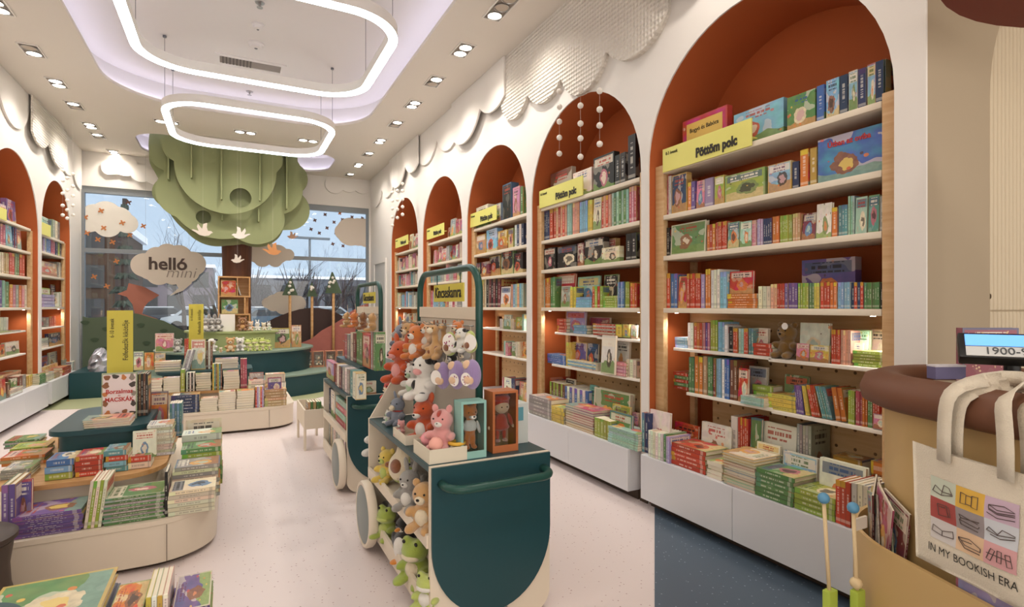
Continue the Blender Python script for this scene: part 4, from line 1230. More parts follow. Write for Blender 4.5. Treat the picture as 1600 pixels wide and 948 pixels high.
row(Z3, 'second shelf, ' + A3, G, TOPZ[1], [(742, 759, 367, 'f', 1, 'tan', 'g', {'t': .08}), (760, 777, 358, 'f', 1, 'sky', 'g', {'t': .08}), (778, 793, 360, 'f', 1, 'gold', 'g', {'what': 'clear box with an orange toy figure', 't': .08, 'busy': .9}), (794, 802, 357, 'f', 1, 'gold', 'g', {}), (804, 818, 350, 'v', 4, 'white/navy', 'h')])
row(Z3, 'third shelf, ' + A3, G, TOPZ[2], [(738, 751, 411, 'f', 1, 'black', 'g'), (752, 764, 409, 'f', 1, 'maroon', 'g'), (765, 782, 400, 'f', 1, 'black', 'g', {'what': 'black box with white dots', 'y': .06}), (783, 802, 389, 'f', 1, 'black', 'g', {'what': 'black box with pale round face', 'busy': .9}), (803, 817, 395, 'f', 1, 'black', 'g', {'what': 'black box with an orange cup'})])
row(Z3, 'fourth shelf, ' + A3, G, TOPZ[3], [(737, 759, 437, 'v', 7, 'cream/yellow/tan', 'p'), (760, 781, 434, 'v', 6, 'black/maroon', 'p'), (782, 797, 448, 'f', 1, 'white', 'c', {'what': 'white book with a fox'}), (798, 818, 443, 'v', 6, 'peach/sky/mint', 'p')])
auto_row(Z3, hh, 'upper peg shelf, ' + A3, G, 1.22, rnd, -.1, .70, ['white', 'mint', 'lime', 'cream'], 'p', .4, .12, .2, .07)
auto_row(Z3, hh, 'lower peg shelf, ' + A3, G, .90, rnd, 0, .70, ['cream', 'orange', 'pink', 'mint'], 'p', .5, .14, .22, .07)
auto_row(Z3, hh, 'low cabinet, ' + A3, G, .40, rnd, 0, .72, MIXC, 'ph', .4, .15, .25, .05)
for k, nm in ((3, 'fourth right arch'), (4, 'fifth right arch')):
    zz = RZ[k]; G = 'books in the ' + nm; hh = R_ARCH[k][1] - .1
    auto_row(zz, hh, 'top shelf, ' + nm, G, TOPZ[0], rnd, -.1, hh, ['cream', 'grey', 'tan', 'rose'], 'g', .8, .16, .3, .04)
    auto_row(zz, hh, 'second shelf, ' + nm, G, TOPZ[1], rnd, -hh + .02, hh, ['white', 'grey', 'pink', 'rose', 'cream'], 'n', .5, .2, .27)
    auto_row(zz, hh, 'third shelf, ' + nm, G, TOPZ[2], rnd, -hh + .02, hh, ['white', 'grey', 'rose', 'teal', 'cream', 'pink'], 'n', .2, .19, .26, .03, .022)
    auto_row(zz, hh, 'fourth shelf, ' + nm, G, TOPZ[3], rnd, -hh + .02, hh, ['white', 'grey', 'rose', 'cream', 'sky'], 'n', .12, .2, .29, .03, .024)
    auto_row(zz, hh, 'upper peg shelf, ' + nm, G, 1.22, rnd, -hh + .12, hh, ['orange', 'cream', 'white'], 'b', .6, .12, .18, .07, .03)
    auto_row(zz, hh, 'lower peg shelf, ' + nm, G, .90, rnd, -hh + .12, hh, MIXC, 'b', .6, .12, .2, .07, .03)
# ---------------- left wall
Zl = LZ[0]; nm = 'near left arch'; G = 'books in the ' + nm
row(Zl, 'top shelf, ' + nm, G, TL1[0], [(2, 11, 320, 'f', 1, 'lilac', 'c', {'y': .1}), (12, 26, 313, 'f', 1, 'purple', 'c', {'y': .1, 't': .06})])
row(Zl, 'second shelf, ' + nm, G, TL1[1], [(1, 9, 350, 'v', 2, 'rose', 'n'), (10, 20, 352, 'f', 1, 'sky', 'c', {'busy': .9}), (21, 26, 355, 'v', 2, 'navy', 'n'), (27, 34, 358, 'f', 1, 'orange', 'c', {'busy': .6})])
row(Zl, 'third shelf, ' + nm, G, TL1[2], [(0, 6, 394, 'v', 2, 'cream', 'n'), (7, 14, 395, 'v', 3, 'tan', 'n'), (15, 24, 395, 'v', 2, 'red', 'n'), (25, 30, 396, 'v', 2, 'green', 'n'), (31, 39, 398, 'v', 2, 'red', 'n')])
row(Zl, 'fourth shelf, ' + nm, G, TL1[3], [(0, 4, 437, 'v', 1, 'purple', 'n'), (5, 9, 438, 'v', 1, 'mint', 'c'), (10, 15, 440, 'v', 1, 'green', 'n'), (16, 39, 445, 'v', 5, 'orange/pink/grey', 'n'), (39, 43, 445, 'v', 1, 'cream', 'n')])
row(Zl, 'peg shelf, ' + nm, G, 1.17, [(1, 14, 496, 'v', 3, 'white', 'n', {'lean': .05}), (0, 19, 518, 's', 4, 'cream/lime', 'b', {'y': .0, 'd': .12}), (20, 33, 518, 's', 3, 'grey', 'b', {'y': .0, 'd': .12})], yp=.06)
row(Zl, 'lower peg shelf, ' + nm, G, .86, [(0, 8, 538, 'f', 1, 'orange', 'c', {}), (9, 31, 534, 'f', 1, 'cream', 'c', {'what': 'cream book with rows of animals', 't': .04, 'busy': .9})], yp=.06)
G = 'books on the low cabinet of the near left arch'
row(Zl, 'low cabinet, ' + nm, G, .40, [(0, 10, 593, 'f', 1, 'red', 'c', {'y': -.12, 'busy': .5}), (11, 16, 597, 'v', 1, 'brown', 'n', {'y': -.12}), (17, 27, 592, 'f', 1, 'green', 'c', {'y': -.1, 'z': .5}), (17, 36, 606, 's', 5, 'white', 'n', {'y': -.14, 'd': .2}), (30, 41, 586, 'v', 2, 'brown/grey', 'n', {'y': -.05}), (42, 52, 586, 'v', 3, 'gold', 'n', {'y': -.05}), (53, 60, 587, 'v', 3, 'white/blue', 'p', {'y': -.05}), (61, 72, 582, 'f', 1, 'green', 'c', {'y': -.1}),
    (0, 58, 579, 's', 2, 'peach', 'c', {'y': .1, 'd': .15, 'z': .55})])
Zm = LZ[1]; nm = 'far left arch'; G = 'books in the ' + nm
row(Zm, 'top shelf, ' + nm, G, TL2[0], [(64, 82, 340, 'f', 1, 'mint', 'c', {'y': .1}), (83, 94, 345, 'v', 3, 'grey/cream', 'n', {'y': .05})])
row(Zm, 'second shelf, ' + nm, G, TL2[1], [(65, 73, 371, 'v', 3, 'grey/lilac', 'n'), (74, 80, 372, 'v', 2, 'blue', 'n'), (81, 87, 375, 'v', 2, 'rose', 'n'), (88, 97, 375, 'v', 3, 'navy/lime', 'n')])
row(Zm, 'third shelf, ' + nm, G, TL2[2], [(65, 90, 410, 'f', 1, 'tan', 'c', {'t': .04, 'busy': .9}), (91, 98, 410, 'v', 3, 'grey/cream', 'n')])
row(Zm, 'fourth shelf, ' + nm, G, TL2[3], [(65, 80, 450, 'f', 1, 'lime', 'c', {'busy': .9}), (81, 92, 445, 'f', 1, 'maroon', 'c', {'busy': .9, 'y': .1}), (66, 86, 460, 's', 4, 'lilac', 'b', {'y': .0, 'd': .1}), (93, 98, 456, 'v', 2, 'white', 'n')])
row(Zm, 'peg shelf, ' + nm, G, 1.17, [(72, 77, 496, 'v', 1, 'grey', 'n'), (78, 88, 494, 'v', 3, 'red', 'n')], yp=.08)
row(Zm, 'lower peg shelf, ' + nm, G, .86, [(65, 76, 528, 's', 4, 'white', 'b', {'d': .1}), (77, 97, 520, 'f', 1, 'navy', 'c', {'what': 'large navy book with orange monsters', 't': .05, 'busy': .9})], yp=.04)
G = 'books on the low cabinet of the far left arch'
row(Zm, 'low cabinet, ' + nm, G, .40, [(66, 76, 556, 'f', 1, 'purple', 'c', {'y': .08}), (78, 90, 550, 'f', 1, 'cream', 'c', {'y': .1}), (91, 100, 547, 'f', 1, 'grey', 'c', {'y': .1}), (66, 92, 570, 'f', 1, 'peach', 'c', {'y': -.02, 'busy': .9}), (63, 72, 584, 's', 5, 'green', 'n', {'y': -.13, 'd': .15}), (73, 84, 583, 's', 5, 'cream', 'n', {'y': -.13, 'd': .15}), (86, 94, 580, 's', 4, 'tan', 'n', {'y': -.13, 'd': .15}), (99, 112, 572, 's', 3, 'red', 'n', {'y': -.14, 'd': .15}), (99, 113, 560, 'f', 1, 'grey', 'c', {'y': -.02}), (113, 118, 564, 'v', 2, 'white', 'n', {'y': -.1})])

# ================================================================== yellow shelf signs
def shelf_sign(zone, px0, px1, pyb, pyt, label, title, small, y=-.012):
    xa, zb = zone.hit(px0, pyb, y); xb, _ = zone.hit(px1, pyb, y)
    _, zt = zone.hit(px0, pyt, y)
    w, h = xb - xa, zt - zb
    t = empty('shelf_sign', label, 'sign', zone.M @ Vector(((xa + xb) / 2, y, zb)), zone.a, 'yellow shelf signs')
    bm = NB(); add_box(bm, -w / 2, w / 2, -.004, .004, 0, h, .0015); add_box(bm, -w / 2, w / 2, .004, .05, h * .3, h * .3 + .004)
    obj('plate', bm, YELLOWP, t)
    if not title: return t
    lettering(title, h * .5, T((w * .14, -.0062, h * .36)) @ Rm(PI / 2, 'X'), INK, t, bold=.004, squeeze=.8 * min(1, w / .62))
    lettering(small, h * .2, T((-w * .38, -.0062, h * .76)) @ Rm(PI / 2, 'X'), INK, t, squeeze=.8, name='small_lettering')
    return t
shelf_sign(RZ[0], 1036, 1175, 270, 234, 'yellow Pöttöm polc sign clipped to the top shelf of the first right arch', 'Pöttöm polc', '0-3 évesek')
shelf_sign(RZ[1], 843, 911, 326, 299, 'yellow Pöttöm polc sign on the top shelf of the second right arch', 'Pöttöm polc', '0-3 évesek')
shelf_sign(RZ[2], 735, 776, 356, 335, 'yellow Pöttöm polc sign on the top shelf of the third right arch', 'Pöttöm polc', '0-3 évesek')
shelf_sign(RZ[3], 667, 694, 375, 358, 'yellow sign on the top shelf of the fourth right arch', 'Pöttöm polc', '0-3 évesek')
shelf_sign(RZ[4], 618, 638, 388, 374, 'yellow sign on the top shelf of the fifth right arch', 'Pöttöm polc', '0-3 évesek')
shelf_sign(LZ[0], -14, 10, 336, 317, 'yellow sign on the top shelf of the near left arch', '', '')
shelf_sign(LZ[1], 64, 79, 365, 346, 'yellow sign on the top shelf of the far left arch', '', '')

# ================================================================== scalloped clouds along the tops of the walls
def scallop(name, xin, xout, y0, y1, lobes, zmin, m, label, axis=1):
    n = 90
    pts = []
    for i in range(n + 1):
        s = y0 + (y1 - y0) * i / n
        z = zmin
        for c, zc, r in lobes:
            q = r * r - (s - c) ** 2
            if q > 0: z = min(z, zc - math.sqrt(q))
        pts.append((s, z))
    pts += [(y1, ZC - .002), (y0, ZC - .002)]
    bm = NB()
    add_prism(bm, pts, [], lambda u, v: (xin, u, v), lambda u, v: (xout, u, v))
    return tag(obj(name, bm, m, smooth=True), label, 'wall decoration', 'cloud panels along the walls')
rl = random.Random(9)
def lobes(y0, y1, zc, r, dz=.12):
    out = []; y = y0
    while y < y1 + .1:
        rr = r * rl.uniform(.7, 1.2)
        out.append((y, zc + rl.uniform(-dz, dz), rr)); y += rr * 1.45
    return out
xw = XR - .001
scallop('cloud_panel', xw, xw - .05, 2.95, 5.65, [(3.3, 3.85, .42), (4.0, 3.75, .36), (4.65, 3.95, .42), (5.3, 3.9, .34)], 4.0, EMBOSS, 'large embossed white cloud panel on the right wall above the second arch')
scallop('cloud_panel', xw - .052, xw - .10, 1.34, 3.35, [(1.6, 4.2, .3), (2.15, 4.1, .3), (2.8, 4.05, .38)], 4.25, WHITE, 'smooth cloud panel on the right wall above the first arch')
scallop('cloud_panel', xw - .052, xw - .075, 5.5, 7.15, [(5.8, 4.36, .56), (6.7, 4.28, .62)], 4.2, WHITE, 'smooth cloud panel on the right wall above the third arch')
scallop('cloud_panel', xw, xw - .025, 7.1, 8.9, [(7.4, 4.36, .60), (8.4, 4.40, .62)], 4.2, WHITE, 'smooth cloud panel on the right wall above the fourth arch')
scallop('cloud_panel', xw - .052, xw - .075, 8.7, 10.5, [(9.0, 4.36, .58), (9.95, 4.32, .62)], 4.2, WHITE, 'smooth cloud panel on the right wall above the fifth arch')
scallop('cloud_panel', xw, xw - .025, 10.4, 12.3, [(10.8, 4.3, .62), (11.8, 4.28, .64)], 4.2, WHITE, 'smooth cloud panel on the right wall between last arch and window')
xl = XL + .001
scallop('cloud_panel', xl, xl + .025, 7.6, 9.6, [(7.9, 4.34, .60), (8.9, 4.36, .62)], 4.2, WHITE, 'smooth cloud panel on the left wall above the near arch')
scallop('cloud_panel', xl + .052, xl + .075, 9.4, 11.1, [(9.75, 4.3, .58), (10.65, 4.26, .62)], 4.2, EMBOSS, 'embossed cloud panel on the left wall above the far arch')
scallop('cloud_panel', xl, xl + .025, 11.05, 12.35, [(11.4, 4.28, .60), (12.2, 4.2, .6)], 4.1, WHITE, 'smooth cloud panel on the left wall in the window corner')
def cloud_on_back(cx, cz, circ, label, y0=YB - .04, y1=YB - .002, m=WHITE):
    o = prism_y('cloud_panel', cloud_poly([(cx + a, cz + b, r) for a, b, r in circ]), y0, y1, m)
    return tag(o, label, 'wall decoration', 'cloud panels along the walls')
p = atY(195, 268, YB - .05)
cloud_on_back(p.x, p.z, [(-.22, .05, .14), (0, .12, .2), (.25, .0, .17), (.5, -.06, .16)], 'smooth cloud panel above the window left of the green tree')
p = atY(545, 290, YB - .05)
cloud_on_back(p.x, p.z, [(-.3, .0, .2), (0, .1, .24), (.3, .05, .2)], 'smooth cloud panel above the window right of the green tree')

# ================================================================== felt ball strings
def ball_string(x, y, ztop, balls, r, label):
    t = empty('felt_ball_string', label, 'hanging decoration', (x, y, 0), 0, 'strings of white felt balls')
    b = NB(); add_cyl(b, (0, 0, min(balls)), .0007, .0007, ztop - min(balls), 5); obj('thread', b, FELT, t)
    for z in balls:
        b = NB(); bmesh.ops.create_icosphere(b, subdivisions=2, radius=r, matrix=T((0, 0, z)) @ Rm(z * 7, 'X')); obj('felt_ball', b, FELT, t, smooth='all')
yb = 3.95
for k, (px, pys) in enumerate(((874, (143, 167, 190, 215, 240)), (907, (140, 165, 193, 216, 245)), (937, (142, 171, 196, 225)))):
    pts = [atX(px, q, 2.62) for q in pys]
    ball_string(2.62, pts[0].y, ZC, [q.z for q in pts], .026, 'string of white felt balls before the second right arch, %s of three' % ORD[k])
for k, (px, pys) in enumerate(((613, (300, 314, 326, 339, 352)), (621, (298, 312, 327, 340)), (629, (287, 298, 311, 323, 335)))):
    pts = [atX(px, q, 2.60) for q in pys]
    ball_string(2.60, pts[0].y, ZC, [q.z for q in pts], .03, 'string of white felt balls before the fifth right arch, %s of three' % ORD[k])
for k, (px, pys) in enumerate(((98, (266, 282, 302, 321, 336)), (105, (278, 297, 313, 328, 341)), (114, (272, 291, 306, 321, 336)))):
    pts = [atX(px, q, -2.15) for q in pys]
    ball_string(-2.15, pts[0].y, ZC, [q.z for q in pts], .026, 'string of white felt balls before the far left arch, %s of three' % ORD[k])
# ================================================================== display tables
def display_table(cx, cy, w, d, ledge, teal, label):
    t = empty('display_table', label, 'table', (cx, cy, 0), 0, 'tiered display tables')
    x, y = w / 2, d / 2
    prism_z('plinth', rrect(-x + .05, x - .05, -y + .05, y - .05, .30, 10), 0, .035, KICK, t)
    prism_z('base', rrect(-x, x, -y, y, .34, 12), .03, .245, CREAM, t)
    prism_z('base_top', rrect(-x - .004, x + .004, -y - .004, y + .004, .344, 12), .247, .275, CREAM, t)
    for sx in (-.33, .33):
        obj('door_gap', (lambda b: (add_box(b, sx * w - .0015, sx * w + .0015, -y - .0008, -y + .002, .03, .245), b)[1])(NB()), KICK, t)
    l = ledge
    prism_z('riser', rrect(-x + l + .06, x - l - .06, -y + l + .06, y - l - .06, .2, 8), .275, .452, CREAM, t)
    prism_z('board', rrect(-x + l, x - l, -y + l, y - l, .26, 10), .452, .48, BOARD, t)
    a, b, c, e = teal
    prism_z('teal_block', rrect(a + .05, b - .05, c + .05, e - .05, .08, 6), .48, .668, TEAL, t)
    prism_z('teal_top', rrect(a, b, c, e, .12, 8), .668, .70, TEAL, t)
    return t
display_table(-.80, 4.80, 1.44, 2.22, .29, (-.24, .30, -.42, .55), 'tiered cream display table with a teal top holding the cat book, first from the viewer')
display_table(-.165, 7.95, 1.77, 1.5, .29, (-.62, .42, -.24, .4), 'tiered cream display table beyond the first one, with red and white book stacks')
display_table(-.78, 1.55, 1.52, 1.74, .29, (-.3, .3, -.4, .4), 'cream display table at the bottom edge with fantasy book stacks')
TA, TB, TC = Zone(-.80, 3.69, 0), Zone(-.165, 7.2, 0), Zone(-.78, .68, 0)
LZT, BZT, TZT = .276, .481, .701
G = 'books on the ledge of the first display table'
P = 'ledge of the first table'
row(TA, P, G, LZT, [
    (2, 24, 757, 'v', 2, 'purple', 'c', {'d': .26, 'y': .04}), (24, 48, 752, 'f', 1, 'purple', 'c', {'y': .13, 'busy': .35, 't': .03}),
    (20, 128, 803, 's', 11, 'purple', 'c', {'d': .24}), (130, 158, 752, 'v', 5, 'cream/lime', 'c', {'d': .24, 'lean': .12}), (160, 256, 775, 's', 13, 'green/grey', 'c', {'d': .24}), (257, 262, 738, 'v', 1, 'black', 'c', {'d': .2}),
    (263, 336, 765, 's', 6, 'cream', 'c', {'d': .22, 'busy': .35}),
    (271, 342, 728, 's', 9, 'grey/cream', 'c', {'d': .22, 'y': .30}), (284, 346, 700, 's', 8, 'lime/green', 'c', {'d': .22, 'y': .56}), (285, 347, 678, 's', 6, 'cream/white', 'c', {'d': .2, 'y': .82}), (289, 347, 656, 'f', 1, 'cream', 'c', {'y': 1.08, 'what': 'pale book with stones and a table', 'busy': .6})], dmax=.26)
G = 'books on the board of the first display table'
P = 'board of the first table'
row(TA, P, G, BZT, [
    (71, 114, 718, 's', 3, 'lime/sky/blue', 'p', {'d': .2, 'y': .36}), (117, 160, 712, 's', 4, 'red', 'p', {'d': .2, 'y': .37}), (163, 198, 704, 's', 4, 'teal/sky/red', 'p', {'d': .2, 'y': .39}), (201, 237, 712, 's', 2, 'cream/red', 'p', {'d': .18, 'y': .41}),
    (206, 244, 674, 'f', 1, 'white', 'c', {'what': 'white and red book with a horse', 'y': .47, 't': .03, 'z': .53, 'busy': .5}), (230, 270, 664, 's', 11, 'white/cream', 'h', {'d': .2, 'y': .70}),
    (0, 46, 734, 's', 4, 'grey', 'c', {'d': .22, 'y': .50}), (0, 70, 713, 's', 3, 'orange/tan', 'c', {'d': .2, 'y': .84}), (13, 72, 700, 's', 3, 'lime', 'c', {'d': .2, 'y': 1.1}), (6, 60, 688, 's', 4, 'grey/green', 'c', {'d': .2, 'y': 1.4}), (89, 112, 668, 'f', 1, 'brown', 'c', {'y': .95, 't': .03, 'busy': .7}), (113, 140, 672, 'v', 5, 'orange/brown', 'p', {'y': 1.0}),
    (128, 142, 655, 'f', 1, 'maroon', 'c', {'y': 1.32, 't': .04}), (143, 155, 650, 'f', 1, 'navy', 'c', {'y': 1.34, 't': .04, 'busy': .9}),
    (234, 262, 613, 'f', 1, 'orange', 'c', {'y': 1.34, 't': .04, 'what': 'orange book with black tools', 'busy': .5}), (265, 284, 630, 'v', 5, 'teal/sky', 'p', {'y': 1.3, 'd': .16})], dmax=.24)
G = 'books on the teal top of the first display table'
P = 'teal top of the first table'
row(TA, P, G, TZT, [(128, 202, 655, 's', 4, 'white/peach', 'c', {'d': .2, 'y': .72, 'flip': 1}), (209, 231, 584, 'v', 6, 'brown/black', 'c', {'y': 1.06, 'd': .2})])
# the upright cat book with its own lettering
cat = run(TA, P, G, TZT, (157, 214, 583, 'f', 1, 'white', 'c', {'what': 'white book with cats and dogs and a red title', 'y': .96, 't': .025, 'busy': 0.0}), .96)[0]
def cover_text(o, body, size, y, z, m, bold=.0, sq=.9):
    """lettering on the front (local +x) of a book whose mesh is scaled; y runs across, z up (0..1)"""
    s = o.scale
    me = text_mesh(body, size, bold=bold, squeeze=sq)
    me.materials.clear(); me.materials.append(m)
    l = link('lettering', me, o)
    l.matrix_local = Matrix.Diagonal((1 / s.x, 1 / s.y, 1 / s.z, 1)) @ T((s.x + .0012, s.y * y, s.z * z)) @ Matrix(((0, 0, 1, 0), (1, 0, 0, 0), (0, 1, 0, 0), (0, 0, 0, 1)))
    return l
REDT = mat('title_red', 'B5352E', .5)
bpy.context.view_layer.update()
cover_text(cat, 'Borzalmas', .042, .5, .60, REDT, .001)
cover_text(cat, 'és', .02, .5, .52, REDT)
cover_text(cat, 'MACSKÁK', .040, .5, .43, REDT, .001)
for o_ in [q for q in bpy.data.objects if q.get('label')]:
    lb = o_['label']
    if lb.startswith('red game box with yellow title panel'):
        s_ = o_.scale
        b = NB(); add_box(b, s_.x, s_.x + .0012, s_.y * .1, s_.y * .9, s_.z * .5, s_.z * .9)
        pn = obj('title_panel', b, mat('panel_gold', 'D8B45A', .5), o_); pn.matrix_local = Matrix.Diagonal((1 / s_.x, 1 / s_.y, 1 / s_.z, 1))
        l_ = cover_text(o_, 'Bogyó és Babóca', s_.y * .105, .5, .74, INK); l_.location.x += .0012 / s_.x
    elif lb.startswith('big blue road game box'):
        cover_text(o_, 'Útban az oviba', o_.scale.y * .125, .5, .82, REDT, .001)
    elif lb.startswith('white and blue book with a puppy'):
        cover_text(o_, 'VELEM', o_.scale.y * .2, .55, .34, mat('title_blue', '3F62A8', .5), .001)
s_ = cat.scale
rc = random.Random(12)
for k, (y, z) in enumerate(((.15, .9), (.38, .92), (.62, .9), (.86, .9), (.12, .74), (.88, .74), (.1, .55), (.9, .55), (.1, .36), (.9, .34), (.18, .15), (.42, .12), (.66, .16), (.88, .13))):
    b = NB()
    ry, rz_ = s_.y * rc.uniform(.07, .11), s_.z * rc.uniform(.045, .07)
    pts_ = [(s_.y * y + ry * math.cos(a) * (1 + .25 * math.sin(3 * a + k)), s_.z * z + rz_ * math.sin(a) * (1 + .2 * math.cos(2 * a + k))) for a in [2 * PI * q / 18 for q in range(18)]]
    add_prism(b, pts_, [], lambda u, v: (s_.x + .0003, u, v), lambda u, v: (s_.x + .0012, u, v))
    pr = obj('animal_print', b, mat('print_animal_%d' % (k % 4), ['8A5A3C', '4A403A', 'C27A46', '8F8478'][k % 4], .6), cat)
    pr.matrix_local = Matrix.Diagonal((1 / s_.x, 1 / s_.y, 1 / s_.z, 1))
def table_sign(px0, px1, pyt, Y, zb, label, big, small):
    a = atY(px0, pyt, Y); b = atY(px1, pyt, Y)
    w, h = b.x - a.x, a.z - zb
    t = empty('table_sign', label, 'sign', ((a.x + b.x) / 2, Y, zb), 0, 'tall yellow table signs')
    obj('plate', (lambda q: (add_box(q, -w / 2, w / 2, -.004, .004, .012, h, .002), q)[1])(NB()), YELLOW, t)
    obj('foot', (lambda q: (add_box(q, -w / 2, w / 2, -.05, .05, 0, .012, .002), q)[1])(NB()), YELLOW, t)
    R = Rm(PI / 2, 'X') @ Rm(PI / 2, 'Z')
    fs = min(w * .36, h * .55 / (.47 * len(big)))
    lettering(big, fs, T((w * .22, -.0052, h * .71)) @ R, INK, t, squeeze=.8)
    lettering(small, min(w * .25, h * .27 / (.5 * len(small))), T((-w * .3, -.0052, h * .83)) @ R, INK, t, squeeze=.78, name='small_lettering')
table_sign(167, 208, 485, 4.95, TZT, 'tall yellow Felfedezők kikötője sign standing behind the cat book', 'Felfedezők kikötője', '6-10 évesek')
table_sign(295, 318, 475, 8.28, TZT, 'tall yellow upright sign on the second display table', 'Felfedezők kikötője', '6-10 évesek')
G = 'books on the ledge of the second display table'
P = 'ledge of the second table'
row(TB, P, G, LZT, [
    (267, 311, 617, 's', 6, 'navy', 'h'), (313, 340, 622, 's', 6, 'cream', 'p', {'flip': 1}), (342, 368, 612, 's', 8, 'lilac/white', 'p', {'flip': 1}), (370, 397, 610, 's', 7, 'orange/cream', 'p', {'flip': 1}), (399, 412, 604, 'v', 5, 'red/lilac/white', 'h', {'d': .2}), (414, 448, 608, 's', 6, 'tan', 'h', {'y': .05}),
    (418, 440, 590, 'f', 1, 'purple', 'c', {'y': .1, 'z': .42, 'what': 'dark framed book lying on the tan stack', 'busy': .4})], yp=.04, dmax=.2)
G = 'books on the board of the second display table'
P = 'oak board of the second table'
row(TB, P, G, BZT, [
    (234, 253, 593, 's', 5, 'red/cream', 'p', {'flip': 1}), (255, 281, 590, 's', 6, 'cream/white', 'p', {'flip': 1}), (282, 289, 577, 'v', 1, 'lime', 'c', {'d': .16}), (291, 304, 582, 'v', 5, 'white/black', 'h', {'d': .18}), (306, 330, 584, 's', 7, 'cream', 'h', {'flip': 1}), (332, 347, 568, 'v', 6, 'yellow/teal/brown', 'h', {'d': .18}), (349, 374, 580, 's', 7, 'pink/cream', 'p', {'flip': 1}), (376, 386, 560, 'v', 3, 'rose', 'h', {'d': .16}), (389, 412, 582, 'f', 1, 'grey', 'c', {'what': 'grey picture book with an alphabet of rabbits', 'busy': .6}), (388, 414, 594, 's', 2, 'cream', 'p', {'y': .2})], yp=.32, dmax=.2)
G = 'books on the teal top of the second display table'
P = 'teal top of the second table'
row(TB, P, G, TZT, [
    (241, 282, 565, 's', 4, 'lilac/white', 'h', {'y': .62, 'd': .2, 'flip': 1}), (283, 296, 546, 'v', 4, 'white/grey', 'h', {'lean': .25, 'y': .60, 'd': .16}), (298, 321, 530, 'f', 1, 'white', 'c', {'what': 'pale book with a red cup and grey figure', 'y': .66, 'busy': .6}), (288, 294, 529, 'v', 2, 'red', 'h', {'y': .80, 'd': .15}), (322, 332, 533, 'v', 3, 'brown/white', 'h', {'y': .70, 'd': .16}),
    (336, 372, 560, 's', 4, 'grey/lilac', 'm', {'y': .64, 'd': .16, 'flip': 1}), (225, 240, 551, 'f', 1, 'orange', 'c', {'y': .90}), (241, 258, 552, 'f', 1, 'tan', 'g', {'y': .92}), (208, 224, 549, 'f', 1, 'white', 'c', {'y': .92})], dmax=.2)
row(TB, 'right end of the second table', G, LZT, [(416, 446, 584, 's', 3, 'cream/white', 'p', {'y': .55, 'z': BZT - .2, 'd': .2})])
# the table at the bottom edge
G = 'books on the display table at the bottom edge'
P = 'table at the bottom edge'
def putw(x0, x1, y, z, h, mode, n, col, kind, ex): return put(TC, P, G, z, x0 - TC.o.x, x1 - TC.o.x, h, mode, n, col, kind, y - TC.o.y, None, .4, ex)
putw(-.33, -.06, 1.98, LZT, .22, 's', 9, 'purple/rose', 'c', {'d': .29, 'busy': .8})
putw(-.335, -.245, 2.03, LZT + .225, .05, 's', 2, 'orange', 'c', {'d': .22, 'busy': .8})
putw(-.235, -.175, 2.03, LZT + .225, .085, 'v', 4, 'yellow/white', 'c', {'d': .22, 'lean': 0})
putw(-.165, -.06, 2.0, LZT + .225, .035, 's', 2, 'purple', 'c', {'d': .26, 'busy': .9})
putw(-.30, -.07, 1.75, BZT, .06, 's', 4, 'yellow', 'c', {'d': .2, 'busy': .7})
putw(-.66, -.35, 1.99, LZT, .30, 's', 10, 'navy/green', 'c', {'d': .36, 'busy': 1.0})
putw(-.86, -.68, 2.0, LZT, .20, 's', 8, 'white/peach', 'h', {'d': .3})
putw(-.62, -.36, 1.72, BZT, .11, 's', 4, 'purple/navy', 'c', {'d': .25, 'busy': 1.0})
putw(-1.14, -.90, 2.06, LZT, .24, 's', 7, 'gold', 'h', {'d': .28, 'flip': 1})
# ---- brown stool beside the first table
t = empty('stool', 'dark brown round stool standing beside the first display table', 'stool', (-1.10, 3.32, 0))
DB = mat('stool_brown', '3F3129', .5)
b = NB(); add_lathe(b, [(.02, .41), (.20, .412), (.215, .425), (.215, .445), (.20, .455), (.02, .457)], seg=40); obj('seat', b, DB, t, smooth=True)
b = NB(); add_lathe(b, [(.215, .09), (.19, .2), (.185, .3), (.20, .41)], seg=32); obj('stem', b, DB, t, smooth=True)
b = NB(); add_lathe(b, [(.265, 0), (.27, .03), (.268, .08), (.24, .09), (.2, .091)], seg=40); obj('base', b, DB, t, smooth=True)
# ================================================================== soft toys
def fur(name, h): return mat('plush_' + name, h, .95, bump=.6, bscale=70, sheen=.5, var=.08, spec=.1)
PC_ = {k: v for k, v in dict(brown='8A5C36', tan='C69A64', cream='E2D3B6', white='E6E2DA', grey='9C9892', bluegrey='7F8592', green='9FB04E', lime='B9C56A', black='26221F', orange='D27A3C', fox='C4562E', pink='DE9C98', red='B83A2C', lilac='9C86B4', gold='7E5E2C', yellow='DDBF58', mint='B4CBAA', peach='E6C09C').items()}
EYE = mat('toy_eye', '17120F', .15)
def fuse(ell, vox=.03, M=None):
    bm = NB()
    for e in ell:
        x, y, z, a, b, c = e[:6]
        m = T((x, y, z))
        if len(e) > 6: m = m @ Rm(e[6], 'Y')
        if len(e) > 7: m = m @ Rm(e[7], 'X')
        bmesh.ops.create_icosphere(bm, subdivisions=3, radius=1, matrix=m @ Matrix.Diagonal((a, b, c, 1)))
    me = bpy.data.meshes.new('toy_body'); bm.to_mesh(me); bm.free()
    o = bpy.data.objects.new('toy_body', me); COL.objects.link(o)
    md = o.modifiers.new('r', 'REMESH'); md.mode = 'VOXEL'; md.voxel_size = vox
    ms = o.modifiers.new('s', 'SMOOTH'); ms.iterations = 4; ms.factor = .5
    out = bpy.data.meshes.new_from_object(o.evaluated_get(bpy.context.evaluated_depsgraph_get()))
    bpy.data.objects.remove(o); bpy.data.meshes.remove(me)
    out.polygons.foreach_set('use_smooth', [True] * len(out.polygons))
    return out
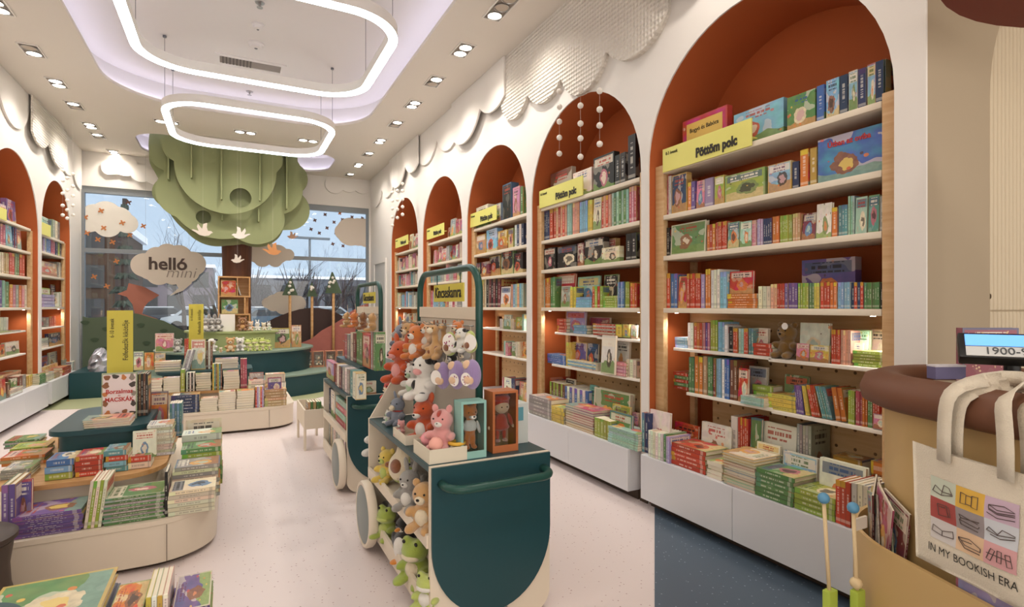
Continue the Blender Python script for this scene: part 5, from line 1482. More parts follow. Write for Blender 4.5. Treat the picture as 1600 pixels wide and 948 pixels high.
def both(*e):
    x = e[0]
    out = [e, (-x,) + tuple(e[1:])]
    if len(e) > 6: out[1] = (-x,) + tuple(e[1:6]) + (-e[6],) + tuple(e[7:])
    return out
BODY = [(0, 0, .28, .25, .21, .28), (0, -.02, .70, .26, .24, .24)] + both(.27, -.12, .36, .09, .17, .10) + both(.17, -.27, .10, .11, .19, .10)
LONG = [(0, 0, .42, .15, .12, .2), (0, -.02, .78, .19, .18, .17)] + both(.2, -.04, .45, .055, .06, .2, -.35) + both(.08, -.02, .14, .06, .07, .2) + both(.08, -.06, .04, .06, .1, .05)
ROUND_EARS = [both(.2, 0, .90, .09, .05, .09)[i] for i in (0, 1)]
# kind: (body ellipsoids, part list (name, ellipsoids, colour key or None for the second colour))
TOYS = {
    'bear': (BODY, [('ear', [e], 0) for e in ROUND_EARS] + [('muzzle', [(0, -.23, .64, .12, .09, .09)], 1), ('belly', [(0, -.15, .28, .16, .1, .18)], 1), ('nose', [(0, -.32, .67, .04, .02, .03)], 'E')] + [('eye', [e], 'E') for e in both(.10, -.24, .76, .025, .02, .025)]),
    'bunny': (BODY, [('ear', [e], 0) for e in both(.12, .02, 1.02, .07, .04, .2, .2)] + [('belly', [(0, -.15, .28, .16, .1, .18)], 1), ('muzzle', [(0, -.23, .64, .1, .07, .07)], 1), ('nose', [(0, -.30, .66, .03, .02, .02)], 'E')] + [('eye', [e], 'E') for e in both(.10, -.24, .76, .025, .02, .025)]),
    'frog': ([(0, 0, .25, .26, .22, .26), (0, -.04, .62, .28, .25, .2)] + both(.15, -.08, .80, .1, .1, .1) + both(.28, -.12, .3, .09, .17, .09) + both(.22, -.25, .08, .14, .2, .08), [('belly', [(0, -.14, .27, .18, .11, .19)], 1), ('muzzle', [(0, -.18, .56, .22, .13, .09)], 1)] + [('eye', [e], 'E') for e in both(.15, -.17, .82, .04, .025, .04)]),
    'penguin': ([(0, 0, .36, .28, .24, .36), (0, -.02, .78, .22, .2, .2)] + both(.29, -.02, .4, .06, .1, .2, .3), [('belly', [(0, -.12, .34, .21, .16, .28)], 1), ('face_patch', [(0, -.12, .76, .15, .1, .12)], 1), ('beak', [(0, -.25, .76, .05, .09, .04)], 'O'), ('foot', [(.12, -.2, .04, .1, .14, .04)], 'O'), ('foot', [(-.12, -.2, .04, .1, .14, .04)], 'O')] + [('eye', [e], 'E') for e in both(.08, -.2, .83, .022, .02, .022)]),
    'cow': (BODY, [('spot', [(.17, -.06, .83, .1, .1, .1)], 'K'), ('spot', [(-.18, -.1, .32, .09, .12, .12)], 'K'), ('spot', [(.16, -.24, .14, .08, .1, .07)], 'K'), ('muzzle', [(0, -.22, .62, .13, .08, .08)], 1), ('ear', [(.27, 0, .82, .1, .04, .06)], 'K'), ('ear', [(-.27, 0, .82, .1, .04, .06)], 'K')] + [('eye', [e], 'E') for e in both(.10, -.24, .76, .025, .02, .025)]),
    'donkey': (BODY + [(0, -.2, .66, .13, .16, .12)], [('ear', [e], 0) for e in both(.14, .02, 1.0, .06, .04, .17, .3)] + [('muzzle', [(0, -.32, .63, .12, .09, .1)], 1), ('scarf', [(0, -.02, .5, .2, .2, .05)], 'R')] + [('eye', [e], 'E') for e in both(.12, -.22, .76, .025, .02, .025)]),
    'fox': (BODY + [(0, -.2, .66, .12, .18, .1)], [('ear', [e], 0) for e in both(.17, 0, .96, .08, .04, .14, .25)] + [('muzzle', [(0, -.3, .62, .1, .1, .07)], 1), ('belly', [(0, -.15, .28, .15, .1, .18)], 1), ('nose', [(0, -.40, .64, .03, .02, .025)], 'E')] + [('eye', [e], 'E') for e in both(.12, -.22, .76, .022, .02, .022)]),
    'cat': (BODY, [('ear', [e], 0) for e in both(.17, 0, .94, .08, .04, .1, .3)] + [('forehead_stripe', [(0, -.13, .84, .06, .13, .1)], 'F'), ('muzzle', [(0, -.22, .63, .1, .07, .07)], 1), ('nose', [(0, -.29, .66, .02, .015, .015)], 'E')] + [('eye', [e], 'E') for e in both(.11, -.23, .75, .022, .02, .022)]),
    'giraffe': ([(0, 0, .25, .18, .18, .25), (0, -.02, .56, .09, .09, .2), (0, -.08, .80, .13, .17, .12)] + both(.16, -.18, .1, .08, .16, .08) + both(.18, -.1, .3, .06, .14, .07), [('ear', [e], 0) for e in both(.16, 0, .85, .09, .03, .05)] + [('horn', [e], 'B') for e in both(.06, 0, .97, .025, .025, .07)] + [('muzzle', [(0, -.22, .77, .1, .08, .08)], 1), ('spot', [(.12, -.1, .32, .06, .08, .07)], 'B'), ('spot', [(-.1, -.12, .22, .06, .08, .07)], 'B')] + [('eye', [e], 'E') for e in both(.09, -.2, .84, .02, .02, .02)]),
    'avocado': ([(0, 0, .36, .36, .2, .35), (0, 0, .70, .25, .17, .28)], [('flesh', [(0, -.11, .36, .30, .13, .30), (0, -.1, .68, .2, .11, .23)], 1), ('stone', [(0, -.19, .36, .17, .1, .16)], 'B'), ('arm', [(.3, -.1, .3, .07, .12, .07)], 'B'), ('arm', [(-.3, -.1, .3, .07, .12, .07)], 'B')] + [('eye', [e], 'E') for e in both(.05, -.26, .40, .014, .012, .014)]),
    'shell': ([(0, 0, .45, .31, .22, .47)], [('tip', [(-.12, -.1, .74, .16, .14, .16)], 1), ('face_patch', [(0, -.17, .3, .2, .1, .16)], 1)] + [('eye', [e], 'E') for e in both(.07, -.24, .34, .018, .015, .018)]),
    'doll': ([(0, 0, .42, .15, .12, .17), (0, 0, .30, .20, .14, .08), (0, 0, .80, .19, .15, .15)], [('face', [(0, -.05, .72, .17, .14, .15)], 1), ('beret', [(0, -.01, .89, .21, .17, .09), (0, 0, .97, .05, .05, .05)], 0), ('hair', [(0, .03, .70, .19, .13, .17)], 'B')] + [('arm', [e], 0) for e in both(.2, -.03, .44, .05, .05, .15, -.35)] + [('hand', [e], 1) for e in both(.27, -.05, .31, .045, .045, .045)] + [('leg', [e], 0) for e in both(.075, 0, .16, .05, .05, .14)] + [('shoe', [e], 'P') for e in both(.08, -.03, .03, .06, .08, .035)] + [('eye', [e], 'E') for e in both(.06, -.18, .73, .015, .012, .015)]),
    'standing_fox': ([(0, 0, .78, .17, .15, .15), (0, -.13, .73, .08, .1, .06), (0, 0, .45, .14, .11, .2)] + both(.07, 0, .2, .065, .065, .2) + both(.08, -.05, .04, .07, .1, .045) + both(.12, 0, .95, .05, .03, .08), [('shirt', [(0, 0, .48, .165, .13, .17)], 1), ('muzzle', [(0, -.17, .70, .08, .08, .05)], 1), ('nose', [(0, -.25, .72, .025, .02, .02)], 'E')] + [('arm', [e], 1) for e in both(.19, -.02, .45, .045, .05, .15, -.25)] + [('eye', [e], 'E') for e in both(.08, -.14, .79, .016, .014, .016)]),
}
EXTRA = {'P': 'E0A8A0', 'E': '17120F', 'O': 'DD8A34', 'K': '221F1D', 'R': 'B83A2C', 'B': '8A5636', 'F': 'B4473A'}
_tc_ = {}
def toy_meshes(kind, vox):
    if (kind, vox) not in _tc_:
        b, ps = TOYS[kind]
        _tc_[(kind, vox)] = (fuse(b, vox), [(n, fuse(e, min(.05, max(.006, min(e[0][3:6]) * .35))), c) for n, e, c in ps])
    return _tc_[(kind, vox)]
def plush(kind, c1, c2, loc, rz, h, label, group=None, tilt=(0, 0), name=None, hook=None, tag_=None, vox=.04, detail=True):
    body, parts = toy_meshes(kind, vox)
    def coloured(me, c):
        k = me.name + c
        if k not in _tc_:
            q = me.copy(); q.materials.clear(); q.materials.append(fur(c, PC_[c]) if c in PC_ else (EYE if c == 'E' else fur('x' + c, EXTRA[c]))); _tc_[k] = q
        return _tc_[k]
    o = link(name or 'plush_' + kind, coloured(body, c1))
    S = Matrix.Translation(loc) @ Rm(rz, 'Z') @ Rm(tilt[0], 'X') @ Rm(tilt[1], 'Y') @ Matrix.Scale(h, 4)
    o.matrix_world = S
    for n, me, c in (parts if detail else parts[:4]):
        link(n, coloured(me, c1 if c == 0 else c2 if c == 1 else c), o)
    if hook:
        b = NB(); add_tube(b, [(0, 0, .9), (0, .03, .9 + hook / h * .5), (0, .0, .9 + hook / h)], .012, 5); obj('loop', b, mat('loop_cord', 'C9BBA6', .8), o)
    if tag_:
        x, y, z, r = tag_[:4]
        b = NB(); add_cyl(b, (0, 0, 0), r, r, .012, 24, T((x, y, z)) @ Rm(PI / 2, 'X')); tg = obj('hang_tag', b, mat('tag_paper', 'E9E4DE', .6), o)
        b = NB()
        rr = random.Random(int(x * 1000) + 5)
        for k in range(9):
            a = rr.uniform(0, 6.28); q = r * .75 * math.sqrt(rr.random())
            add_cyl(b, (0, 0, 0), r * .1, r * .1, .004, 8, T((x + q * math.cos(a), y - .013, z + q * math.sin(a))) @ Rm(PI / 2, 'X'))
        if len(tag_) == 4 and kind != 'x': obj('tag_print', b, mat('tag_print', '9A4A70', .6), tg)
        else: b.free()
    return tag(o, label, 'soft toy', group)

# ================================================================== carts
def cart(cx, cy, label, flip, y_len=1.2):
    t = empty('display_cart', label, 'cart', (cx, cy, 0), 0, 'teal and cream display carts')
    L = y_len / 2; w = .31
    def foot_outline():
        p = [(-w, .78), (-w, .10)]
        p += arc_pts((-w + .10, .10), .10, PI, 1.5 * PI, 8) + arc_pts((-.09, .10), .10, 1.5 * PI, 2 * PI, 8)
        p += [(.01, .16), (.07, .16)]
        p += arc_pts((.16, .10), .09, PI, 1.5 * PI, 8) + arc_pts((w - .10, .10), .10, 1.5 * PI, 2 * PI, 8) + [(w, .10), (w, .78)]
        q = []
        for a in p:
            if not q or (abs(a[0] - q[-1][0]) + abs(a[1] - q[-1][1])) > 1e-4: q.append(a)
        return q
    for s, nm in ((-1, 'near'), (1, 'far')):
        prism_y('end_panel', foot_outline(), s * L - .012, s * L + .012, CREAM, t, smooth=False)
        ell = [(w - .004, .778)] + [((w - .004) * math.cos(a), .42 + .35 * math.sin(a)) for a in [-PI * k / 28 for k in range(29)]] + [(-w + .004, .778)]
        y0 = s * (L + .013)
        tp = prism_y('teal_panel', ell, y0, y0 + s * .012, TEAL, t)
        pts = []
        yy = y0 + s * .012
        xs, z, o = .262, .705, .12
        c = [(-xs, yy, z)] + [(-xs + .08 * (1 - math.cos(a)), yy + s * (o - .08 + .08 * math.sin(a)), z) for a in [PI / 2 * k / 6 for k in range(7)]]
        pts = c + [(-p[0], p[1], p[2]) for p in c[::-1]]
        b = NB(); add_tube(b, pts, .019, 12); obj('push_handle', b, TEALM, tp, smooth='all')
    obj('top', (lambda b: (add_box(b, -w, w, -L + .013, L - .013, .752, .78, .003), b)[1])(NB()), TEAL, t)
    for z, lip in ((.44, .03), (.12, .07)):
        sh = obj('shelf', (lambda b: (add_box(b, -w + .004, w - .004, -L + .013, L - .013, z - .02, z), b)[1])(NB()), CREAM, t)
        for s in (-1, 1):
            obj('lip', (lambda b: (add_box(b, s * w - .008, s * w + .008, -L + .013, L - .013, z - .03, z + lip), b)[1])(NB()), CREAM, sh)
    obj('divider', (lambda b: (add_box(b, -.01, .01, -L + .013, L - .013, .12, .752), b)[1])(NB()), CREAM, t)
    wy = (L - .12) * (1 if not flip else -1)
    for s in (-1, 1):
        R = T((s * (w + .012), wy, .215)) @ Rm(s * PI / 2, 'Y')
        b = NB(); add_lathe(b, [(.12, 0), (.19, .0), (.20, .012), (.20, .045), (.192, .055), (.175, .055), (.174, .05)], seg=36, cap=False); bmesh.ops.transform(b, matrix=R, verts=b.verts)
        wh = obj('wheel', b, CREAM, t, smooth=True)
        b = NB(); add_lathe(b, [(.149, .03), (.172, .052), (.16, .057), (.002, .058)], seg=36); bmesh.ops.transform(b, matrix=R, verts=b.verts); obj('hub_disc', b, mat('hub_grey', '7D8683', .4), wh, smooth=True)
    for s in (-1, 1):
        b = NB(); add_cyl(b, (s * .2, -wy, 0), .028, .028, .08, 14, T((s * .2, -wy, .03)) @ Rm(PI / 2, 'Y') @ T((-s * .2, wy, -.04))); obj('caster', b, BLACK, t, smooth=True)
    # gate of bent tube carrying the board, the wire grid and the sign
    y0, y1, zt = -.45, .50, 1.70
    r = .13
    pts = [(0, y0, .78)] + [(0, y0, zt - r)] + [(0, y0 + r - r * math.cos(a), zt - r + r * math.sin(a)) for a in [PI / 2 * k / 8 for k in range(1, 9)]] + [(0, y1 - r + r * math.sin(a), zt - r + r * math.cos(a)) for a in [PI / 2 * k / 8 for k in range(0, 9)]] + [(0, y1, .78)]
    b = NB(); add_tube(b, pts, .019, 14); obj('tube_frame', b, TEALM, t, smooth='all')
    obj('cross_board', (lambda b: (add_box(b, -.012, .012, y0 + .022, y1 - .022, 1.43, 1.495, .003), b)[1])(NB()), CREAM, t)
    b = NB()
    add_prism(b, [(y0 + .022, .79), (y1 - .022, .79), (y1 - .022, 1.43), (y0 + .022, 1.43)], [], lambda u, v: (-.004, u, v), lambda u, v: (.004, u, v))
    obj('back_panel', b, mat('gate_panel', 'C9BFB0', .6), t)
    for k, z in enumerate((1.40, 1.15)):
        b = NB(); add_tube(b, [(-.02, y0 + .03, z), (-.02, y1 - .03, z)], .004, 6)
        for j in range(8):
            yq = y0 + .08 + j * .11
            add_tube(b, [(-.02, yq, z), (-.14, yq, z), (-.16, yq, z + .015)], .003, 6)
        obj('hook_rail', b, CHROME, t)
    sg = obj('sign_plate', (lambda b: (add_box(b, -.004, .004, -.25, .22, 1.525, 1.625, .001), b)[1])(NB()), YELLOW, t)
    sg['label'] = 'yellow Kincseskamra sign hanging from the tube frame'
    lettering('Kincseskamra', .088, T((-.0055, -.015, 1.575)) @ Rm(-PI / 2, 'Z') @ Rm(PI / 2, 'X'), INK, sg, bold=.001, squeeze=.85)
    for yq in (-.2, .17):
        b = NB(); add_tube(b, [(0, yq, 1.62), (0, yq, 1.69)], .003, 6); obj('sign_hanger', b, TEALM, sg)
    return t
C1 = cart(1.10, 2.93, 'teal and cream toy cart with a Kincseskamra sign, nearest the viewer', False)
obj('tray_side', (lambda b: (add_prism(b, [(-.305, .785), (-.02, .785), (-.02, 1.12), (-.10, 1.12)], [], lambda u, v: (u, .58, v), lambda u, v: (u, .595, v)), b)[1])(NB()), CREAM, C1)
C2 = cart(1.135, 5.07, 'second teal and cream cart with boxed gifts, beyond the first', True)
obj('display_box', (lambda b: (add_box(b, -.2, .2, -.56, .55, .78, 1.0, .004), b)[1])(NB()), TEAL, C2)

# ---- toys hanging on the first cart and lying in its trays
def hang(kind, c1, c2, px, pyt, pyb, X, label, **k):
    m_ = (pyb - pyt) * .14
    pyt, pyb = pyt - m_ * .6, pyb + m_
    a = atX(px, pyb, X); b = atX(px, pyt, X)
    return plush(kind, c1, c2, (X, a.y, a.z), -PI / 2 + k.pop('turn', .45), b.z - a.z, label, 'soft toys hanging on the first cart', hook=max(.02, k.pop('hookz', 1.42) - b.z), **k)
hang('fox', 'fox', 'pink', 628, 532, 590, .95, 'red and pink fox toy hanging at the far end of the cart hooks')
hang('donkey', 'bluegrey', 'grey', 630, 506, 550, 1.0, 'dark grey donkey toy hanging behind the red fox toy')
hang('bear', 'orange', 'white', 652, 508, 555, .95, 'orange tiger cub toy with white belly hanging on the upper hooks')
hang('giraffe', 'tan', 'cream', 681, 506, 556, .95, 'tan giraffe toy hanging beside the tiger cub')
hang('avocado', 'lime', 'cream', 703, 520, 552, .95, 'small avocado toy with a round printed tag hanging by the giraffe', tag_=(.15, -.22, .6, .33))
hang('cow', 'white', 'cream', 722, 512, 546, .98, 'small white panda toy hanging between the two avocado toys')
hang('avocado', 'lime', 'cream', 735, 518, 548, .95, 'small avocado toy with a plain white tag hanging last by the post', tag_=(.2, -.22, .5, .33, 0))
hang('cow', 'white', 'pink', 664, 556, 616, .93, 'white dog toy with black ears hanging on the lower hooks', hookz=1.16)
hang('shell', 'lilac', 'peach', 692, 564, 602, .93, 'purple shell toy with a plain white tag hanging beside the white dog', hookz=1.16, tag_=(-.1, -.22, .4, .24, 0))
hang('shell', 'lilac', 'peach', 714, 562, 602, .93, 'purple shell toy with a printed tag hanging in the middle', hookz=1.16, tag_=(.08, -.22, .32, .2))
hang('shell', 'lilac', 'peach', 738, 560, 602, .93, 'purple shell toy with a printed tag hanging next to the post', hookz=1.16, tag_=(-.06, -.22, .32, .2))
for k, (kd, c1, c2, px, pyt, pyb, X, hz, lb) in enumerate((
    ('bear', 'tan', 'cream', 640, 503, 545, 1.0, 1.42, 'tan bear toy hanging behind the tiger cub'), ('bear', 'peach', 'white', 668, 504, 540, 1.0, 1.42, 'peach bear toy hanging between tiger cub and giraffe'),
    ('giraffe', 'tan', 'cream', 694, 504, 545, 1.02, 1.42, 'second tan giraffe toy hanging behind the first'), ('bear', 'orange', 'cream', 716, 502, 535, 1.03, 1.42, 'orange bear toy hanging behind the panda toy'),
    ('bear', 'grey', 'white', 688, 548, 580, 1.0, 1.16, 'grey bear toy hanging above the purple shells'), ('bear', 'black', 'white', 708, 550, 580, 1.0, 1.16, 'black and white bear toy hanging above the middle shell'),
    ('bear', 'grey', 'cream', 727, 546, 575, 1.0, 1.16, 'grey mole toy hanging above the last purple shell'), ('bear', 'white', 'mint', 646, 570, 612, .97, 1.16, 'white lamb toy hanging beside the white dog'))):
    hang(kd, c1, c2, px, pyt, pyb, X, lb, hookz=hz)
def sit(kind, c1, c2, px, pyt, pyb, X, z, label, turn=0, **k):
    turn = turn + .3
    a = atX(px, pyb, X); b = atX(px, pyt, X)
    return plush(kind, c1, c2, (X, a.y, z), -PI / 2 + turn, max(.08, b.z - z), label, k.pop('group', 'soft toys on the first cart'), **k)
sit('donkey', 'bluegrey', 'cream', 622, 618, 672, .90, .782, 'grey donkey toy with a red scarf sitting at the far end of the cart top', .3)
sit('bear', 'red', 'cream', 612, 590, 640, 1.0, .782, 'red capped toy sitting behind the grey donkey')
sit('fox', 'fox', 'white', 664, 618, 680, .92, .782, 'orange fox toy with white muzzle sitting on the cart top', .3)
sit('bear', 'pink', 'white', 627, 655, 690, .84, .782, 'pale pink doll toy lying before the grey donkey', .2)
sit('cat', 'pink', 'white', 691, 634, 700, .90, .81, 'pink cat toy with a red forehead stripe sitting in a cardboard box', .5)
sit('bear', 'white', 'mint', 607, 640, 664, .86, .782, 'white toy with a green scarf at the tip of the cart tray')
for px, py, c, lb in ((668, 690, 'E49AA0', 'pink ball toy in the open cardboard box'), (681, 690, 'E8A89A', 'salmon ball toy in the open cardboard box')):
    p = atX(px, py, .845); b = NB(); add_lathe(b, [(.002, -.034), (.018, -.029), (.03, -.015), (.034, 0), (.03, .015), (.018, .029), (.002, .034)], seg=16)
    o = obj('ball_toy', b, mat('ball_' + c, c, .8), smooth='all'); o.location = (.845, p.y, .86); tag(o, lb, 'ball', 'ball toys in the open box')
CARD_ = mat('pale_card', 'D9D0BC', .7)
def open_box(x0, x1, y0, y1, z, h, label, text=None):
    t = empty('cardboard_tray', label, 'box', ((x0 + x1) / 2, (y0 + y1) / 2, z))
    a, c = (x1 - x0) / 2, (y1 - y0) / 2
    obj('bottom', (lambda b: (add_box(b, -a, a, -c, c, 0, .006), b)[1])(NB()), CARD_, t)
    for q in ((-a, a, -c, -c + .005), (-a, a, c - .005, c), (-a, -a + .005, -c + .005, c - .005), (a - .005, a, -c + .005, c - .005)):
        obj('side', (lambda b: (add_box(b, q[0], q[1], q[2], q[3], .006, h), b)[1])(NB()), CARD_, t)
    return t
open_box(.80, .985, 2.36, 2.60, .781, .065, 'open pale cardboard box at the cart corner holding the pink cat')
open_box(.80, .93, 2.74, 2.98, .781, .05, 'open pale cardboard box on the cart top below the fox toy')
p = atX(707, 697, .86)
b = NB(); add_tube(b, [(.035 * math.cos(a), .035 * math.sin(a), 0) for a in [2 * PI * k / 24 for k in range(24)]], .009, 8, closed=True)
o = obj('ring_toy', b, mat('ring_yellow', 'D7A93E', .6), smooth='all'); o.location = (.95, 2.40, .856); tag(o, 'yellow teething ring lying on the pink cat box', 'toy')
def window_box(x0, x1, y, d, z, h, hexc, back, label):
    t = empty('toy_box', label, 'toy box', ((x0 + x1) / 2, y, z))
    a = (x1 - x0) / 2; m = mat('toybox_' + hexc, hexc, .5); e = .012
    obj('back', (lambda b: (add_box(b, -a, a, d - .006, d, 0, h), b)[1])(NB()), mat('toybox_in_' + back, back, .6), t)
    for q in ((-a, -a + .006, 0, d - .006, 0, h), (a - .006, a, 0, d - .006, 0, h), (-a + .006, a - .006, 0, d - .006, h - .006, h), (-a + .006, a - .006, 0, d - .006, 0, .006)):
        obj('side', (lambda b: (add_box(b, *q), b)[1])(NB()), m, t)
    fr_ = NB(); add_prism(fr_, [(-a, 0), (a, 0), (a, h), (-a, h)], [[(-a + e, .035), (a - e, .035), (a - e, h - e), (-a + e, h - e)]], lambda u, v: (u, -.004, v), lambda u, v: (u, 0, v)); obj('front_frame', fr_, m, t)
    obj('window_film', (lambda b: (add_box(b, -a + e, a - e, -.002, -.001, .035, h - e), b)[1])(NB()), GL, t)
    return t
# boxes stand on the near corner of the cart top, their windows to the viewer
zc = .781
window_box(.955, 1.085, 2.365, .09, zc, .27, '8FBDB4', '1F4C4A', 'pale teal toy box with a window and a fox inside, on the cart corner')
plush('standing_fox', 'orange', 'white', (1.02, 2.412, zc + .036), 0, .225, 'tan fox toy in a white shirt standing inside the teal box', None, name='boxed_fox', vox=.03)
window_box(1.135, 1.275, 2.40, .10, zc, .30, 'B2683C', 'B98A72', 'orange brown toy box with a window and a doll inside')
d = plush('doll', 'red', 'peach', (1.205, 2.452, zc + .04), 0, .245, 'rag doll in a red beret and red dress inside the orange box', None, name='boxed_doll', vox=.03)
t = empty('gift_box', 'white and blue toy box behind the orange box on the cart', 'box', (1.335, 2.56, zc))
obj('carton', (lambda b: (add_box(b, -.06, .06, -.05, .05, 0, .21, .002), b)[1])(NB()), mat('gift_white', 'C9D0CC', .6), t)
obj('label_panel', (lambda b: (add_box(b, -.03, .03, -.053, -.0502, .12, .19), b)[1])(NB()), mat('gift_blue', '5E9AA8', .6), t)
# in the side bins: the toys spill over the edges of the shelves
G_ = 'soft toys in the cart side bins'
def bin_(kind, c1, c2, px, pyt, X, z, h, label, turn=0, tilt=(0, 0), **k):
    a = atX(px, 700, X)
    return plush(kind, c1, c2, (X, a.y, z), -PI / 2 + .35 + turn, h, label, G_, tilt=tilt, **k)
bin_('avocado', 'lime', 'cream', 622, 700, .84, .50, .27, 'large pale green avocado toy with a brown face in the cart side bin', .15, (-.25, .15), vox=.03)
bin_('cow', 'white', 'cream', 596, 695, .95, .445, .30, 'white toy with black spots behind the avocado in the cart bin', .2)
bin_('bear', 'yellow', 'lime', 606, 740, .84, .445, .21, 'yellow green bear toy below the avocado with long arms', .1)
bin_('bunny', 'grey', 'white', 641, 745, .83, .445, .22, 'pale grey fluffy llama toy with big eyes in the cart bin', .3)
bin_('bear', 'tan', 'cream', 665, 750, .82, .445, .24, 'curly tan teddy bear toy at the near end of the cart bin', .4)
bin_('bunny', 'grey', 'grey', 655, 725, .95, .445, .27, 'dark grey bunny toy behind the llama in the cart bin', .2)
bin_('bear', 'brown', 'tan', 640, 725, .98, .445, .26, 'brown bear toy at the back of the cart bin behind the avocado', .2)
bin_('penguin', 'black', 'white', 634, 800, .84, .125, .25, 'black and white penguin toy with orange beak on the lowest cart shelf', .2)
bin_('frog', 'green', 'cream', 654, 825, .84, .125, .26, 'green frog toy leaning out of the lowest cart shelf', .2, (.1, 0))
bin_('frog', 'lime', 'white', 669, 865, .80, .125, .19, 'second green frog toy with white belly at the near bottom of the cart', .3)
bin_('frog', 'green', 'lime', 606, 800, .83, .125, .22, 'long green crocodile toy at the far end of the lowest cart shelf', .1)
bin_('bear', 'grey', 'white', 620, 800, .96, .125, .25, 'grey bear toy behind the penguin on the lowest cart shelf', .1)

# ---- goods on the second cart
C2X = .82
G = 'boxed goods on the second cart'
Zc2 = Zone(.83, 5.66, -PI / 2)
row(Zc2, 'top edge of the second cart', G, .781, [
    (510, 522, 565, 'f', 1, 'lilac', 'g', {'y': .04, 't': .05}), (523, 533, 570, 'v', 3, 'maroon/white', 'g', {'y': .02, 'd': .1}), (534, 545, 575, 'v', 3, 'grey/white', 'g', {'y': .02, 'd': .1}), (546, 556, 580, 'v', 2, 'teal/white', 'g', {'y': .02, 'd': .08})], yp=.02)
row(Zc2, 'teal box of the second cart', G, 1.001, [
    (538, 546, 522, 'v', 2, 'rose/grey', 'g', {'d': .08}), (547, 555, 520, 'v', 2, 'cream/maroon', 'g', {'d': .08}), (556, 566, 518, 'v', 2, 'green', 'g', {'d': .08}), (567, 578, 522, 'f', 1, 'rose', 'g', {}), (579, 585, 518, 'v', 2, 'grey/green', 'g', {'d': .08})], yp=.15)
row(Zc2, 'middle shelf, second cart', G, .441, [(509, 516, 605, 'v', 2, 'navy', 'g', {'d': .14}), (517, 523, 610, 'f', 1, 'white', 'g', {}), (524, 540, 624, 's', 4, 'rose/mint', 'g', {'d': .15})], yp=.04)
row(Zc2, 'lowest shelf of the second cart', G, .121, [(509, 523, 656, 'v', 6, 'grey/cream', 'h', {'d': .2}), (524, 538, 667, 'v', 6, 'grey/white', 'h', {'d': .2})], yp=.04)
row(Zone(1.0, 4.445, 0), 'near end of the second cart', G, .781, [(559, 588, 596, 'f', 1, 'cream', 'g', {'y': .03, 't': .05, 'what': 'small pale box with picture panels'}), ], yp=.03)
BAG = bpy.data.materials.new('clear_bag'); BAG.use_nodes = True
nb = BAG.node_tree.nodes['Principled BSDF']; nb.inputs['Base Color'].default_value = lin('B9B3A8'); nb.inputs['Roughness'].default_value = .15; nb.inputs['Alpha'].default_value = .45
for k, (px, py, c) in enumerate(((541, 500, 'bear'), (553, 500, 'fox'), (566, 502, 'bear'), (580, 504, 'bear'))):
    p = atX(px, py, .97)
    cc = [('tan', 'cream'), ('orange', 'white'), ('brown', 'cream'), ('tan', 'white')][k]
    plush(c, cc[0], cc[1], (.98, p.y, p.z - .07), -PI / 2, .15, 'small wrapped animal toy hanging on the second cart, %s of four' % ORD[k], 'wrapped toys on the second cart', hook=.08)
# low cream planter stand beside the second cart
t = empty('low_bin', 'low cream wooden bin on legs standing beside the second cart', 'bin', (.79, 6.35, 0))
for q in ((-.11, .11, -.36, -.345, .22, .42), (-.11, .11, .345, .36, .22, .42), (-.11, -.095, -.345, .345, .22, .42), (.095, .11, -.345, .345, .22, .42), (-.095, .095, -.345, .345, .22, .235)):
    obj('side', (lambda b: (add_box(b, *q), b)[1])(NB()), CREAM, t)
for sx in (-1, 1):
    for sy in (-1, 1):
        obj('leg', (lambda b: (add_box(b, sx * .10 - .01, sx * .10 + .01, sy * .32 - .04, sy * .32 + .04, 0, .22), b)[1])(NB()), CREAM, t)
zb = Zone(.70, 6.0, 0)
put(zb, 'low bin by the second cart', 'books in the low bin', .236, .02, .10, .26, 'v', 3, 'tan/green', 'c', .02, ex={'d': .2})
put(zb, 'low bin by the second cart', 'books in the low bin', .236, .11, .16, .25, 'v', 2, 'green', 'c', .06, ex={'d': .2})
# gold toy on the first arch shelf
q = Z1.hit(1229, 560, .12)
w_ = Z1.M @ Vector((q[0], .13, 1.181))
plush('bear', 'gold', 'gold', w_, -PI / 2, .225, 'brown velvet owl toy with a yellow tag sitting between books of the first right arch', None, name='plush_owl', tag_=(.1, -.25, .88, .09, 0))
# ================================================================== the tree
tree = empty('tree_display', 'big green layered wooden tree standing on the round platform', 'tree', (.10, 11.0, 0))
def crown_layer(Y, circ, holes, c, label=None, th=.03):
    cs = []
    for px, py, r in circ:
        p = atY(px, py, Y); e = atY(px + r, py, Y); cs.append((p.x, p.z, (e.x - p.x)))
    cc = atY(c[0], c[1], Y)
    poly = cloud_poly(cs, 140, c=(cc.x, cc.z))
    poly = [(u, min(v, ZC + .27)) for u, v in poly]
    q = []
    for a in poly:
        if not q or abs(a[0] - q[-1][0]) + abs(a[1] - q[-1][1]) > 1e-4: q.append(a)
    hs = []
    for px, py, r in holes:
        p = atY(px, py, Y); e = atY(px + r, py, Y); hs.append(arc_pts((p.x, p.z), e.x - p.x, 0, 2 * PI * .97, 30))
    bm = NB()
    add_prism(bm, q, hs, lambda u, v: (u - .10, Y - 11.0, v), lambda u, v: (u - .10, Y - 11.0 + th, v))
    return obj('crown_panel', bm, GREENC, tree, smooth=True)
crown_layer(10.72, [(355, 263, 77), (418, 249, 24), (283, 228, 30), (355, 205, 80), (440, 215, 25)], [(376, 309, 17)], (355, 260))
crown_layer(10.92, [(262, 242, 28), (290, 301, 46), (321, 327, 42), (399, 339, 46), (431, 295, 42), (448, 263, 22), (345, 240, 90), (345, 300, 80)], [(318, 339, 12)], (350, 290))
